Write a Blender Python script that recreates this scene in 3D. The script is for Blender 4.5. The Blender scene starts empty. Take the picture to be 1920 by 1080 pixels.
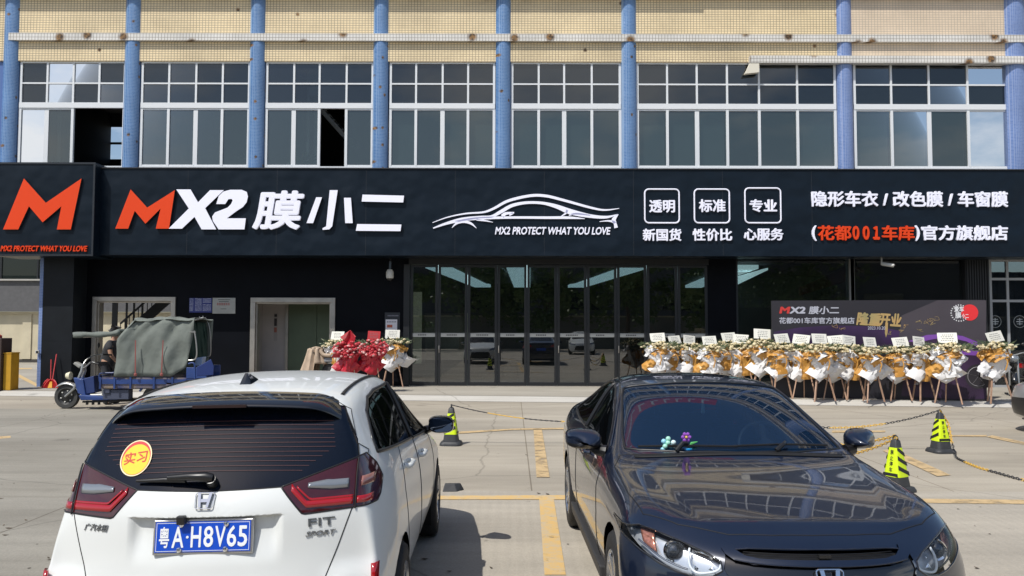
import bpy, bmesh, math, random
from mathutils import Vector, Matrix, Quaternion
random.seed(7)
SC = bpy.context.scene
COL = SC.collection
R = math.radians

# ------------------------------------------------------------------ camera
F_PX, CX, CY = 1500.0, 960.0, 540.0          # focal length in pixels of the 1920x1080 photograph
cam_d = bpy.data.cameras.new('camera'); cam = bpy.data.objects.new('camera', cam_d); COL.objects.link(cam)
cam_d.sensor_width = 36; cam_d.lens = 36 * F_PX / 1920; cam_d.clip_start = .1; cam_d.clip_end = 800
CAM = Vector((0, 0, 1.78))
cam.matrix_world = (Matrix.Translation(CAM) @ Matrix.Rotation(R(90 + 2.79), 4, 'X') @ Matrix.Rotation(R(.12), 4, 'Z'))
SC.camera = cam
_m3 = cam.matrix_world.to_3x3()
def at(px, py, Y):
    """point on the vertical plane y=Y that a photo pixel looks at (used to survey the facade)"""
    d = _m3 @ Vector(((px - CX) / F_PX, (CY - py) / F_PX, -1)); t = Y / d.y
    return CAM + d * t
def ground(px, py, z=0.0):
    d = _m3 @ Vector(((px - CX) / F_PX, (CY - py) / F_PX, -1)); t = (z - CAM.z) / d.z
    return CAM + d * t

# ------------------------------------------------------------------ light
SUN_DIR = Vector((.44, .50, -1.0)).normalized()   # way the light travels
elev = math.asin(-SUN_DIR.z)
w = bpy.data.worlds.new('World'); SC.world = w; w.use_nodes = True
nt = w.node_tree; bg = nt.nodes['Background']
sky = nt.nodes.new('ShaderNodeTexSky'); sky.sky_type = 'NISHITA'; sky.sun_disc = False
sky.sun_elevation = elev; sky.sun_rotation = math.atan2(-SUN_DIR.x, -SUN_DIR.y) % (2 * math.pi)
sky.air_density = 1.0; sky.dust_density = 1.2; sky.ozone_density = 1.0
tcw = nt.nodes.new('ShaderNodeTexCoord'); mpw = nt.nodes.new('ShaderNodeMapping'); mpw.inputs['Scale'].default_value = (1.6, 1.6, 4.2)
nzw = nt.nodes.new('ShaderNodeTexNoise'); nzw.inputs['Scale'].default_value = 1.25; nzw.inputs['Detail'].default_value = 9; nzw.inputs['Roughness'].default_value = .58
rpw = nt.nodes.new('ShaderNodeValToRGB'); rpw.color_ramp.elements[0].position = .50; rpw.color_ramp.elements[1].position = .64
mxw = nt.nodes.new('ShaderNodeMixRGB'); mxw.inputs[2].default_value = (7.5, 7.8, 8.2, 1)      # fair-weather cloud
nt.links.new(tcw.outputs['Generated'], mpw.inputs[0]); nt.links.new(mpw.outputs[0], nzw.inputs['Vector']); nt.links.new(nzw.outputs[0], rpw.inputs[0])
spw = nt.nodes.new('ShaderNodeSeparateXYZ'); nt.links.new(tcw.outputs['Generated'], spw.inputs[0])
mrw = nt.nodes.new('ShaderNodeMapRange'); mrw.inputs['From Min'].default_value = .30; mrw.inputs['From Max'].default_value = .62; mrw.inputs['To Min'].default_value = 1; mrw.inputs['To Max'].default_value = .06
nt.links.new(spw.outputs[2], mrw.inputs[0]); mlw = nt.nodes.new('ShaderNodeMath'); mlw.operation = 'MULTIPLY'; nt.links.new(rpw.outputs[0], mlw.inputs[0]); nt.links.new(mrw.outputs[0], mlw.inputs[1])
nt.links.new(mlw.outputs[0], mxw.inputs[0]); nt.links.new(sky.outputs[0], mxw.inputs[1]); nt.links.new(mxw.outputs[0], bg.inputs[0]); bg.inputs[1].default_value = .115
sl = bpy.data.lights.new('sun', 'SUN'); sl.energy = 3.9; sl.angle = R(.5); sl.color = (1, .965, .90)
sun = bpy.data.objects.new('sun', sl); COL.objects.link(sun); sun.location = (-10, -10, 30)
sun.rotation_euler = SUN_DIR.to_track_quat('-Z', 'Y').to_euler()
SC.view_settings.view_transform = 'Standard'; SC.view_settings.look = 'None'
SC.view_settings.exposure = 0.15; SC.view_settings.gamma = 1
SC.render.engine = 'CYCLES'
SC.cycles.use_denoising = True
SC.cycles.max_bounces = 8; SC.cycles.glossy_bounces = 4; SC.cycles.transparent_max_bounces = 12
SC.cycles.transmission_bounces = 6; SC.cycles.diffuse_bounces = 3; SC.cycles.caustics_reflective = False; SC.cycles.caustics_refractive = False

# ------------------------------------------------------------------ materials
def mat(name, col, rough=.6, metal=0, spec=.5, coat=0, var=0, vscale=6, bump=0, bscale=40, col2=None, aniso=None, emit=None, estr=0, coords='Object'):
    m = bpy.data.materials.new(name); m.use_nodes = True
    n = m.node_tree.nodes; l = m.node_tree.links; p = n['Principled BSDF']
    p.inputs['Base Color'].default_value = (*col, 1); p.inputs['Roughness'].default_value = rough
    p.inputs['Metallic'].default_value = metal; p.inputs['Specular IOR Level'].default_value = spec
    p.inputs['Coat Weight'].default_value = coat; p.inputs['Coat Roughness'].default_value = .02
    if emit: p.inputs['Emission Color'].default_value = (*emit, 1); p.inputs['Emission Strength'].default_value = estr
    if var or bump or col2:
        tc = n.new('ShaderNodeTexCoord')
    if var or col2:
        t = n.new('ShaderNodeTexNoise'); t.inputs['Scale'].default_value = vscale; t.inputs['Detail'].default_value = 6
        l.new(tc.outputs[coords], t.inputs['Vector'])
        rp = n.new('ShaderNodeValToRGB'); rp.color_ramp.elements[0].position = .3; rp.color_ramp.elements[1].position = .7
        c2 = col2 or tuple(min(1, c * (1 + var)) for c in col); c1 = col if col2 else tuple(c * (1 - var) for c in col)
        rp.color_ramp.elements[0].color = (*c1, 1); rp.color_ramp.elements[1].color = (*c2, 1)
        l.new(t.outputs[0], rp.inputs[0]); l.new(rp.outputs[0], p.inputs['Base Color'])
    if bump:
        t2 = n.new('ShaderNodeTexNoise'); t2.inputs['Scale'].default_value = bscale; t2.inputs['Detail'].default_value = 4
        l.new(tc.outputs[coords], t2.inputs['Vector'])
        b = n.new('ShaderNodeBump'); b.inputs['Strength'].default_value = bump; b.inputs['Distance'].default_value = .02
        l.new(t2.outputs[0], b.inputs['Height']); l.new(b.outputs[0], p.inputs['Normal'])
    return m

def glass(name, tint, opacity, rough=0.0, spec=.5, body=(.01, .012, .015), ior=1.5):
    """thin pane: see-through tint mixed with an opaque body, under a clear reflecting skin"""
    m = bpy.data.materials.new(name); m.use_nodes = True
    n = m.node_tree.nodes; l = m.node_tree.links; out = n['Material Output']; n.remove(n['Principled BSDF'])
    tr = n.new('ShaderNodeBsdfTransparent'); tr.inputs[0].default_value = (*tint, 1)
    df = n.new('ShaderNodeBsdfDiffuse'); df.inputs[0].default_value = (*body, 1)
    mx = n.new('ShaderNodeMixShader'); mx.inputs[0].default_value = opacity
    l.new(tr.outputs[0], mx.inputs[1]); l.new(df.outputs[0], mx.inputs[2])
    gl = n.new('ShaderNodeBsdfGlossy'); gl.inputs['Roughness'].default_value = rough
    fr = n.new('ShaderNodeFresnel'); fr.inputs[0].default_value = ior
    ml = n.new('ShaderNodeMath'); ml.operation = 'MULTIPLY'; ml.inputs[1].default_value = spec * 2; ml.use_clamp = True
    l.new(fr.outputs[0], ml.inputs[0])
    m2 = n.new('ShaderNodeMixShader'); l.new(ml.outputs[0], m2.inputs[0]); l.new(mx.outputs[0], m2.inputs[1]); l.new(gl.outputs[0], m2.inputs[2])
    l.new(m2.outputs[0], out.inputs[0])
    return m

def tile_mat(name, c1, c2, grout, tw, th, mortar=.006, rough=.35, stains=0.0, stain_scale=1.2, dirt=.0, spec=.5):
    m = bpy.data.materials.new(name); m.use_nodes = True
    n = m.node_tree.nodes; l = m.node_tree.links; p = n['Principled BSDF']
    p.inputs['Specular IOR Level'].default_value = spec
    tc = n.new('ShaderNodeTexCoord'); sp = n.new('ShaderNodeSeparateXYZ'); cb = n.new('ShaderNodeCombineXYZ')
    l.new(tc.outputs['Object'], sp.inputs[0])
    ad = n.new('ShaderNodeMath'); ad.operation = 'ADD'; l.new(sp.outputs[0], ad.inputs[0]); l.new(sp.outputs[1], ad.inputs[1])
    l.new(ad.outputs[0], cb.inputs[0]); l.new(sp.outputs[2], cb.inputs[1])
    br = n.new('ShaderNodeTexBrick'); br.offset = 0; br.squash = 1
    br.inputs['Scale'].default_value = 1; br.inputs['Brick Width'].default_value = tw; br.inputs['Row Height'].default_value = th
    br.inputs['Mortar Size'].default_value = mortar; br.inputs['Mortar Smooth'].default_value = .2
    br.inputs['Color1'].default_value = (*c1, 1); br.inputs['Color2'].default_value = (*c2, 1); br.inputs['Mortar'].default_value = (*grout, 1)
    l.new(cb.outputs[0], br.inputs['Vector'])
    src = br.outputs[0]
    # patchy ageing over many tiles
    nz = n.new('ShaderNodeTexNoise'); nz.inputs['Scale'].default_value = .9; nz.inputs['Detail'].default_value = 5; l.new(tc.outputs['Object'], nz.inputs['Vector'])
    mr = n.new('ShaderNodeMapRange'); mr.inputs['From Min'].default_value = .35; mr.inputs['From Max'].default_value = .7
    mr.inputs['To Min'].default_value = 1.06; mr.inputs['To Max'].default_value = .86; l.new(nz.outputs[0], mr.inputs[0])
    hs = n.new('ShaderNodeHueSaturation'); l.new(src, hs.inputs['Color']); l.new(mr.outputs[0], hs.inputs['Value']); src = hs.outputs[0]
    if stains:
        vo = n.new('ShaderNodeTexVoronoi'); vo.voronoi_dimensions = '2D'; vo.inputs['Scale'].default_value = stain_scale
        nz2 = n.new('ShaderNodeTexNoise'); nz2.inputs['Scale'].default_value = 14; nz2.inputs['Detail'].default_value = 4
        l.new(tc.outputs['Object'], nz2.inputs['Vector'])
        mxv = n.new('ShaderNodeMixRGB'); mxv.inputs[0].default_value = .05; l.new(cb.outputs[0], mxv.inputs[1]); l.new(nz2.outputs['Color'], mxv.inputs[2])
        l.new(mxv.outputs[0], vo.inputs['Vector'])
        m3 = n.new('ShaderNodeMapRange'); m3.inputs['From Min'].default_value = stains; m3.inputs['From Max'].default_value = stains * .45; m3.inputs['To Min'].default_value = 0; m3.inputs['To Max'].default_value = 1
        l.new(vo.outputs['Distance'], m3.inputs[0])
        rc = n.new('ShaderNodeValToRGB'); rc.color_ramp.elements[0].color = (.05, .03, .015, 1); rc.color_ramp.elements[1].color = (.28, .15, .05, 1)
        rc.color_ramp.elements[0].position = .4; rc.color_ramp.elements[1].position = .62; l.new(nz2.outputs[0], rc.inputs[0])
        ms = n.new('ShaderNodeMixRGB'); l.new(m3.outputs[0], ms.inputs[0]); l.new(src, ms.inputs[1]); l.new(rc.outputs[0], ms.inputs[2]); src = ms.outputs[0]
    l.new(src, p.inputs['Base Color'])
    p.inputs['Roughness'].default_value = rough
    bp = n.new('ShaderNodeBump'); bp.inputs['Strength'].default_value = .4; bp.inputs['Distance'].default_value = .004; bp.invert = True
    l.new(br.outputs['Fac'], bp.inputs['Height']); l.new(bp.outputs[0], p.inputs['Normal'])
    return m

# ------------------------------------------------------------------ mesh builder
class MB:
    def __init__(s): s.bm = bmesh.new(); s.mi = 0
    def _set(s, fs):
        for f in fs: f.material_index = s.mi
    def box(s, x0, x1, y0, y1, z0, z1):
        v = [s.bm.verts.new((x, y, z)) for z in (z0, z1) for y in (y0, y1) for x in (x0, x1)]
        fs = [s.bm.faces.new([v[i] for i in q]) for q in ((0, 2, 3, 1), (4, 5, 7, 6), (0, 1, 5, 4), (2, 6, 7, 3), (0, 4, 6, 2), (1, 3, 7, 5))]
        s._set(fs); return s
    def bar(s, a, b, wx, wy=None, up=(0, 0, 1)):
        """rectangular bar between two points"""
        a = Vector(a); b = Vector(b); wy = wy or wx; d = (b - a).normalized(); u = Vector(up)
        if abs(d.dot(u)) > .98: u = Vector((1, 0, 0))
        r = d.cross(u).normalized(); u = r.cross(d)
        v = [s.bm.verts.new(p + r * (sx * wx / 2) + u * (sy * wy / 2)) for p in (a, b) for sx, sy in ((-1, -1), (1, -1), (1, 1), (-1, 1))]
        fs = [s.bm.faces.new([v[i] for i in q]) for q in ((3, 2, 1, 0), (4, 5, 6, 7), (0, 1, 5, 4), (1, 2, 6, 5), (2, 3, 7, 6), (3, 0, 4, 7))]
        s._set(fs); return s
    def tube(s, pts, r, n=8, close=False, cap=True):
        pts = [Vector(p) for p in pts]; rs = r if isinstance(r, (list, tuple)) else [r] * len(pts)
        N = len(pts); rings = []; prev = None
        for i, p in enumerate(pts):
            if close: d = pts[(i + 1) % N] - pts[i - 1]
            else: d = pts[min(i + 1, N - 1)] - pts[max(i - 1, 0)]
            d.normalize()
            if prev is None:
                u = Vector((0, 0, 1)) if abs(d.z) < .9 else Vector((1, 0, 0)); u = (u - d * u.dot(d)).normalized()
            else: u = (prev - d * prev.dot(d)).normalized()
            prev = u; w2 = d.cross(u)
            rings.append([s.bm.verts.new(p + (u * math.cos(2 * math.pi * k / n) + w2 * math.sin(2 * math.pi * k / n)) * rs[i]) for k in range(n)])
        fs = []
        for i in range(N if close else N - 1):
            a, b = rings[i], rings[(i + 1) % N]
            for k in range(n): fs.append(s.bm.faces.new((a[k], a[(k + 1) % n], b[(k + 1) % n], b[k])))
        if cap and not close: fs += [s.bm.faces.new(rings[0][::-1]), s.bm.faces.new(rings[-1])]
        s._set(fs); return s
    def lathe(s, prof, c=(0, 0, 0), axis='z', n=24, cap=True):
        """profile of (radius, height)"""
        c = Vector(c); rings = []
        def P(r, h, a):
            x, y = r * math.cos(a), r * math.sin(a)
            return c + (Vector((x, y, h)) if axis == 'z' else Vector((h, x, y)) if axis == 'x' else Vector((y, h, x)))
        for r, h in prof: rings.append([s.bm.verts.new(P(max(r, 1e-5), h, 2 * math.pi * k / n)) for k in range(n)])
        fs = []
        for a, b in zip(rings, rings[1:]):
            for k in range(n): fs.append(s.bm.faces.new((a[k], a[(k + 1) % n], b[(k + 1) % n], b[k])))
        if cap: fs += [s.bm.faces.new(rings[0][::-1]), s.bm.faces.new(rings[-1])]
        s._set(fs); return s
    def prism(s, poly, y0, y1):
        """outline in (x,z), front at y0 (towards the street), back at y1"""
        a = [s.bm.verts.new((x, y0, z)) for x, z in poly]; b = [s.bm.verts.new((x, y1, z)) for x, z in poly]
        fs = [s.bm.faces.new(a), s.bm.faces.new(b[::-1])]
        for i in range(len(poly)):
            j = (i + 1) % len(poly); fs.append(s.bm.faces.new((a[j], a[i], b[i], b[j])))
        s._set(fs); return s
    def solid(s, bot, top):
        """two matching outlines of 3-D points joined"""
        a = [s.bm.verts.new(p) for p in bot]; b = [s.bm.verts.new(p) for p in top]; n = len(a)
        fs = [s.bm.faces.new(a[::-1]), s.bm.faces.new(b)]
        for i in range(n): fs.append(s.bm.faces.new((a[i], a[(i + 1) % n], b[(i + 1) % n], b[i])))
        s._set(fs); return s
    def quad(s, *ps):
        s._set([s.bm.faces.new([s.bm.verts.new(p) for p in ps])]); return s
    def ball(s, c, r, sc=(1, 1, 1), sub=2):
        res = bmesh.ops.create_icosphere(s.bm, subdivisions=sub, radius=r, matrix=Matrix.Translation(c) @ Matrix.Diagonal((*sc, 1)))
        s._set({f for v in res['verts'] for f in v.link_faces}); return s
    def grid(s, rows):
        """rows of points -> a sheet"""
        vs = [[s.bm.verts.new(p) for p in r] for r in rows]; fs = []
        for a, b in zip(vs, vs[1:]):
            for k in range(len(a) - 1): fs.append(s.bm.faces.new((a[k], a[k + 1], b[k + 1], b[k])))
        s._set(fs); return s
    def build(s, name, mats, parent=None, smooth=False, bevel=0, seg=2, angle=35, recalc=True, solidify=0, sub=0):
        if recalc: bmesh.ops.recalc_face_normals(s.bm, faces=s.bm.faces)
        me = bpy.data.meshes.new(name)
        s.bm.to_mesh(me); s.bm.free()
        for m in (mats if isinstance(mats, (list, tuple)) else [mats]): me.materials.append(m)
        o = bpy.data.objects.new(name, me); COL.objects.link(o)
        if parent:
            o.parent = parent
            if not parent.get('_local'):
                L = wloc(parent)
                if L.length > 0: me.transform(Matrix.Translation(-L))
        if solidify:
            md = o.modifiers.new('thick', 'SOLIDIFY'); md.thickness = solidify; md.offset = 0
        if sub:
            md = o.modifiers.new('sub', 'SUBSURF'); md.levels = md.render_levels = sub
        if bevel:
            md = o.modifiers.new('bev', 'BEVEL'); md.width = bevel; md.segments = seg; md.limit_method = 'ANGLE'; md.angle_limit = R(40)
        if smooth:
            me.polygons.foreach_set('use_smooth', [True] * len(me.polygons))
            try: me.set_sharp_from_angle(angle=R(angle))
            except Exception: pass
        me.update()
        return o

LOCS = {}
def wloc(o):
    v = Vector(o.location); q = o.parent
    while q: v = v + q.location; q = q.parent
    return v
def tag(o, label=None, cat=None, group=None, kind=None):
    if label: o['label'] = label
    if cat: o['category'] = cat
    if group: o['group'] = group
    if kind: o['kind'] = kind
    return o
def empty(name, loc, label=None, cat=None, group=None, rz=0, local=False):
    o = bpy.data.objects.new(name, None); COL.objects.link(o); o.location = loc; o.rotation_euler = (0, 0, rz)
    o.empty_display_size = .2
    if local: o['_local'] = 1
    return tag(o, label, cat, group)
def copy_tree(o, parent=None, depth=0):
    c = o.copy(); COL.objects.link(c)
    if parent: c.parent = parent
    for ch in list(o.children): copy_tree(ch, c, depth + 1)
    return c
def catmull(pts, n=8, close=False):
    pts = [Vector(p) for p in pts]; out = []; N = len(pts)
    for i in range(N if close else N - 1):
        if close: p0, p1, p2, p3 = pts[i - 1], pts[i], pts[(i + 1) % N], pts[(i + 2) % N]
        else: p0, p1, p2, p3 = pts[max(i - 1, 0)], pts[i], pts[i + 1], pts[min(i + 2, N - 1)]
        for k in range(n):
            t = k / n
            out.append(.5 * ((2 * p1) + (p2 - p0) * t + (2 * p0 - 5 * p1 + 4 * p2 - p3) * t * t + (3 * p1 - p0 - 3 * p2 + p3) * t ** 3))
    if not close: out.append(pts[-1])
    return out

# ------------------------------------------------------------------ lettering
def text_mesh(body, bold=0, depth=.02, shear=0, res=3):
    c = bpy.data.curves.new('lettering', 'FONT'); c.body = body; c.offset = bold; c.extrude = depth / 2; c.resolution_u = res; c.shear = shear
    o = bpy.data.objects.new('lettering', c); COL.objects.link(o)
    dg = bpy.context.evaluated_depsgraph_get(); me = bpy.data.meshes.new_from_object(o.evaluated_get(dg))
    bpy.data.objects.remove(o); bpy.data.curves.remove(c)
    return me
def lettering(body, box, y, m, parent, bold=.015, depth=.02, shear=0, name='lettering', keep=False, frame=None, stretch=True):
    """writing that fills box=(x0,z0,x1,z1) on the plane y (front), standing depth proud of it; frame = 4x4 placing matrix of a local x/z sheet.
    weight is added by overlapping shifted copies of the outline, each a hair deeper than the last"""
    x0, z0, x1, z1 = box
    me = text_mesh(body, 0, 1.0, shear)
    xs = [v.co.x for v in me.vertices]; ys = [v.co.y for v in me.vertices]
    a, b, c, d = min(xs), max(xs), min(ys), max(ys)
    h = bold * .9
    kx = (x1 - x0) / (b - a + 2 * h); ky = (z1 - z0) / (d - c + 2 * h)
    if not stretch: kx = ky = min(kx, ky)
    ox = x0 + ((x1 - x0) - (b - a) * kx) / 2; oz = z0 + ((z1 - z0) - (d - c) * ky) / 2
    bm = bmesh.new(); src = bmesh.new(); src.from_mesh(me)
    sh = [(0, 0)] if bold <= 0 else [(0, 0), (-h, 0), (h, 0), (0, -h), (0, h), (-h * .7, h * .7), (h * .7, h * .7), (-h * .7, -h * .7), (h * .7, -h * .7)]
    base = [v.co.copy() for v in src.verts]
    for i, (sx, sy) in enumerate(sh):
        dd = depth - i * min(.0006, depth * .03)
        for v, p in zip(src.verts, base): v.co = (ox + (p.x + sx - a) * kx, y - dd * (p.z + .5), oz + (p.y + sy - c) * ky)
        src.to_mesh(me); bm.from_mesh(me)
    bm.to_mesh(me); bm.free(); src.free()
    if frame: me.transform(frame)
    me.materials.clear(); me.materials.append(m)
    o = bpy.data.objects.new(name, me); COL.objects.link(o)
    if parent:
        o.parent = parent
        if not parent.get('_local'): me.transform(Matrix.Translation(-wloc(parent)))
    return o
def pbox(x0, y0, x1, y1, Y):
    """photo box -> (x0,z0,x1,z1) on plane Y"""
    a = at(x0, y1, Y); b = at(x1, y0, Y); return (a.x, a.z, b.x, b.z)
def ppoly(pts, Y, ox=0, oy=0, s=1):
    return [(p.x, p.z) for p in (at(ox + x / s, oy + y / s, Y) for x, y in pts)]
def stroke(pts, widths, n=8):
    c = catmull([(x, y, 0) for x, y in pts], n); ws = catmull([(wd, 0, 0) for wd in widths], n)
    L, Rr = [], []
    for i, p in enumerate(c):
        d = (c[min(i + 1, len(c) - 1)] - c[max(i - 1, 0)]).normalized(); nn = Vector((-d.y, d.x, 0)); h = max(ws[i].x, .3) / 2
        L.append((p.x + nn.x * h, p.y + nn.y * h)); Rr.append((p.x - nn.x * h, p.y - nn.y * h))
    return L + Rr[::-1]
def strip_mesh(mb, pts, widths, Y, depth, ox, oy, s, n=8):
    """tapered stroke as a raised strip on plane Y (drawn in photo-crop coordinates)"""
    pl = stroke(pts, widths, n); h = len(pl) // 2; Lp = pl[:h]; Rp = pl[h:][::-1]
    def W(q): p = at(ox + q[0] / s, oy + q[1] / s, Y); return p.x, p.z
    A = [W(q) for q in Lp]; B = [W(q) for q in Rp]
    f = Y - depth; bm = mb.bm
    va = [[bm.verts.new((x, yy, z)) for x, z in S] for S in (A, B) for yy in (f, Y)]
    af, ab, bf, bb = va
    for i in range(h - 1):
        for q in ((af[i], bf[i], bf[i + 1], af[i + 1]), (af[i], af[i + 1], ab[i + 1], ab[i]), (bf[i], bb[i], bb[i + 1], bf[i + 1])):
            try: bm.faces.new(q)
            except ValueError: pass
    for i in (0, h - 1):
        try: bm.faces.new((af[i], bf[i], bb[i], ab[i]))
        except ValueError: pass
# ================================================================== ground
def concrete_mat(name, base, dark, joints=True, groove=False):
    m = bpy.data.materials.new(name); m.use_nodes = True
    n = m.node_tree.nodes; l = m.node_tree.links; p = n['Principled BSDF']
    tc = n.new('ShaderNodeTexCoord')
    a = n.new('ShaderNodeTexNoise'); a.inputs['Scale'].default_value = .35; a.inputs['Detail'].default_value = 9; a.inputs['Roughness'].default_value = .62
    mp = n.new('ShaderNodeMapping'); mp.inputs['Scale'].default_value = (.5, 1.7, 1); l.new(tc.outputs['Object'], mp.inputs[0]); l.new(mp.outputs[0], a.inputs['Vector'])
    rp = n.new('ShaderNodeValToRGB'); rp.color_ramp.elements[0].position = .36; rp.color_ramp.elements[0].color = (*dark, 1)
    rp.color_ramp.elements[1].position = .62; rp.color_ramp.elements[1].color = (*base, 1); l.new(a.outputs[0], rp.inputs[0])
    # fine grain
    b = n.new('ShaderNodeTexNoise'); b.inputs['Scale'].default_value = 55; b.inputs['Detail'].default_value = 5; l.new(tc.outputs['Object'], b.inputs['Vector'])
    br = n.new('ShaderNodeMapRange'); br.inputs['To Min'].default_value = .8; br.inputs['To Max'].default_value = 1.2; l.new(b.outputs[0], br.inputs[0])
    mu = n.new('ShaderNodeMixRGB'); mu.blend_type = 'MULTIPLY'; mu.inputs[0].default_value = 1; l.new(rp.outputs[0], mu.inputs[1]); l.new(br.outputs[0], mu.inputs[2])
    src = mu.outputs[0]
    # trowel streaks
    c = n.new('ShaderNodeTexNoise'); c.inputs['Scale'].default_value = 1.0; c.inputs['Detail'].default_value = 6
    mc = n.new('ShaderNodeMapping'); mc.inputs['Scale'].default_value = (.55, 6, 1); mc.inputs['Rotation'].default_value = (0, 0, R(6))
    l.new(tc.outputs['Object'], mc.inputs[0]); l.new(mc.outputs[0], c.inputs['Vector'])
    cr = n.new('ShaderNodeMapRange'); cr.inputs['From Min'].default_value = .35; cr.inputs['From Max'].default_value = .65
    cr.inputs['To Min'].default_value = .94; cr.inputs['To Max'].default_value = 1.04; l.new(c.outputs[0], cr.inputs[0])
    m2 = n.new('ShaderNodeMixRGB'); m2.blend_type = 'MULTIPLY'; m2.inputs[0].default_value = 1; l.new(src, m2.inputs[1]); l.new(cr.outputs[0], m2.inputs[2]); src = m2.outputs[0]
    # oil spots
    v = n.new('ShaderNodeTexVoronoi'); v.inputs['Scale'].default_value = .7
    mv = n.new('ShaderNodeMixRGB'); mv.inputs[0].default_value = .12; l.new(tc.outputs['Object'], mv.inputs[1]); l.new(b.outputs['Color'], mv.inputs[2]); l.new(mv.outputs[0], v.inputs['Vector'])
    vr = n.new('ShaderNodeMapRange'); vr.inputs['From Min'].default_value = .0; vr.inputs['From Max'].default_value = .11; vr.inputs['To Min'].default_value = .62; vr.inputs['To Max'].default_value = 1
    l.new(v.outputs['Distance'], vr.inputs[0])
    m3 = n.new('ShaderNodeMixRGB'); m3.blend_type = 'MULTIPLY'; m3.inputs[0].default_value = 1; l.new(src, m3.inputs[1]); l.new(vr.outputs[0], m3.inputs[2]); src = m3.outputs[0]
    # hairline cracks
    vc = n.new('ShaderNodeTexVoronoi'); vc.feature = 'DISTANCE_TO_EDGE'; vc.inputs['Scale'].default_value = .21
    nc = n.new('ShaderNodeTexNoise'); nc.inputs['Scale'].default_value = 1.7; nc.inputs['Detail'].default_value = 7; l.new(tc.outputs['Object'], nc.inputs['Vector'])
    mc2 = n.new('ShaderNodeMixRGB'); mc2.inputs[0].default_value = .16; l.new(tc.outputs['Object'], mc2.inputs[1]); l.new(nc.outputs['Color'], mc2.inputs[2]); l.new(mc2.outputs[0], vc.inputs['Vector'])
    cr2 = n.new('ShaderNodeMapRange'); cr2.inputs['From Min'].default_value = 0; cr2.inputs['From Max'].default_value = .0035; cr2.inputs['To Min'].default_value = .62; cr2.inputs['To Max'].default_value = 1; l.new(vc.outputs['Distance'], cr2.inputs[0])
    m5 = n.new('ShaderNodeMixRGB'); m5.blend_type = 'MULTIPLY'; m5.inputs[0].default_value = .8; l.new(src, m5.inputs[1]); l.new(cr2.outputs[0], m5.inputs[2]); src = m5.outputs[0]
    # dark grease dots
    v2 = n.new('ShaderNodeTexVoronoi'); v2.inputs['Scale'].default_value = 2.3; l.new(mv.outputs[0], v2.inputs['Vector'])
    r2 = n.new('ShaderNodeMapRange'); r2.inputs['From Min'].default_value = .02; r2.inputs['From Max'].default_value = .06; r2.inputs['To Min'].default_value = .55; r2.inputs['To Max'].default_value = 1; l.new(v2.outputs['Distance'], r2.inputs[0])
    m6 = n.new('ShaderNodeMixRGB'); m6.blend_type = 'MULTIPLY'; m6.inputs[0].default_value = 1; l.new(src, m6.inputs[1]); l.new(r2.outputs[0], m6.inputs[2]); src = m6.outputs[0]
    hgt = b.outputs[0]
    if joints:
        k = n.new('ShaderNodeTexBrick'); k.offset = 0; k.inputs['Scale'].default_value = 1; k.inputs['Brick Width'].default_value = 4.6; k.inputs['Row Height'].default_value = 3.7
        k.inputs['Mortar Size'].default_value = .008; k.inputs['Color1'].default_value = (1, 1, 1, 1); k.inputs['Color2'].default_value = (.96, .95, .93, 1); k.inputs['Mortar'].default_value = (.55, .52, .48, 1)
        mk = n.new('ShaderNodeMapping'); mk.inputs['Location'].default_value = (-.22 + 4.6, -1.0, 0); l.new(tc.outputs['Object'], mk.inputs[0]); l.new(mk.outputs[0], k.inputs['Vector'])
        m4 = n.new('ShaderNodeMixRGB'); m4.blend_type = 'MULTIPLY'; m4.inputs[0].default_value = 1; l.new(src, m4.inputs[1]); l.new(k.outputs[0], m4.inputs[2]); src = m4.outputs[0]
    l.new(src, p.inputs['Base Color']); p.inputs['Roughness'].default_value = .85; p.inputs['Specular IOR Level'].default_value = .25
    bp = n.new('ShaderNodeBump'); bp.inputs['Strength'].default_value = .35; bp.inputs['Distance'].default_value = .01
    if groove:
        wv = n.new('ShaderNodeTexWave'); wv.bands_direction = 'X'; wv.inputs['Scale'].default_value = 3.2; wv.inputs['Distortion'].default_value = 1.2; wv.inputs['Detail'].default_value = 2
        l.new(tc.outputs['Object'], wv.inputs['Vector'])
        sm = n.new('ShaderNodeMath'); sm.operation = 'MULTIPLY_ADD'; sm.inputs[1].default_value = .5; l.new(wv.outputs['Fac'], sm.inputs[0]); l.new(b.outputs[0], sm.inputs[2]); hgt = sm.outputs[0]
    l.new(hgt, bp.inputs['Height']); l.new(bp.outputs[0], p.inputs['Normal'])
    return m
M_CONC = concrete_mat('concrete', (.41, .37, .305), (.30, .27, .222))
M_CONC2 = concrete_mat('concrete_grooved', (.425, .385, .32), (.325, .295, .248), joints=False, groove=True)
M_PAVE = concrete_mat('pavement', (.40, .37, .315), (.31, .285, .24), joints=False)
M_APRON = concrete_mat('pavement_edge', (.53, .51, .465), (.45, .43, .39), joints=False)

MB().quad((-40, 2.5, .008), (-2.6, 2.5, .008), (-2.6, 17.2, .008), (-40, 17.6, .008)).build('yard_slab', concrete_mat('concrete_older', (.300, .282, .242), (.225, .21, .178)))['kind'] = 'structure'
MB().quad((-220, -150, 0), (220, -150, 0), (220, 250, 0), (-220, 250, 0)).build('ground', M_CONC)['kind'] = 'structure'
b = MB(); Yb = ground(1000, 931).y
b.quad((-30, -20, .004), (30, -20, .004), (30, Yb + .35, .004), (-30, Yb + .2, .004)); b.build('parking_bay_slab', M_CONC2)['kind'] = 'structure'

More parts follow.
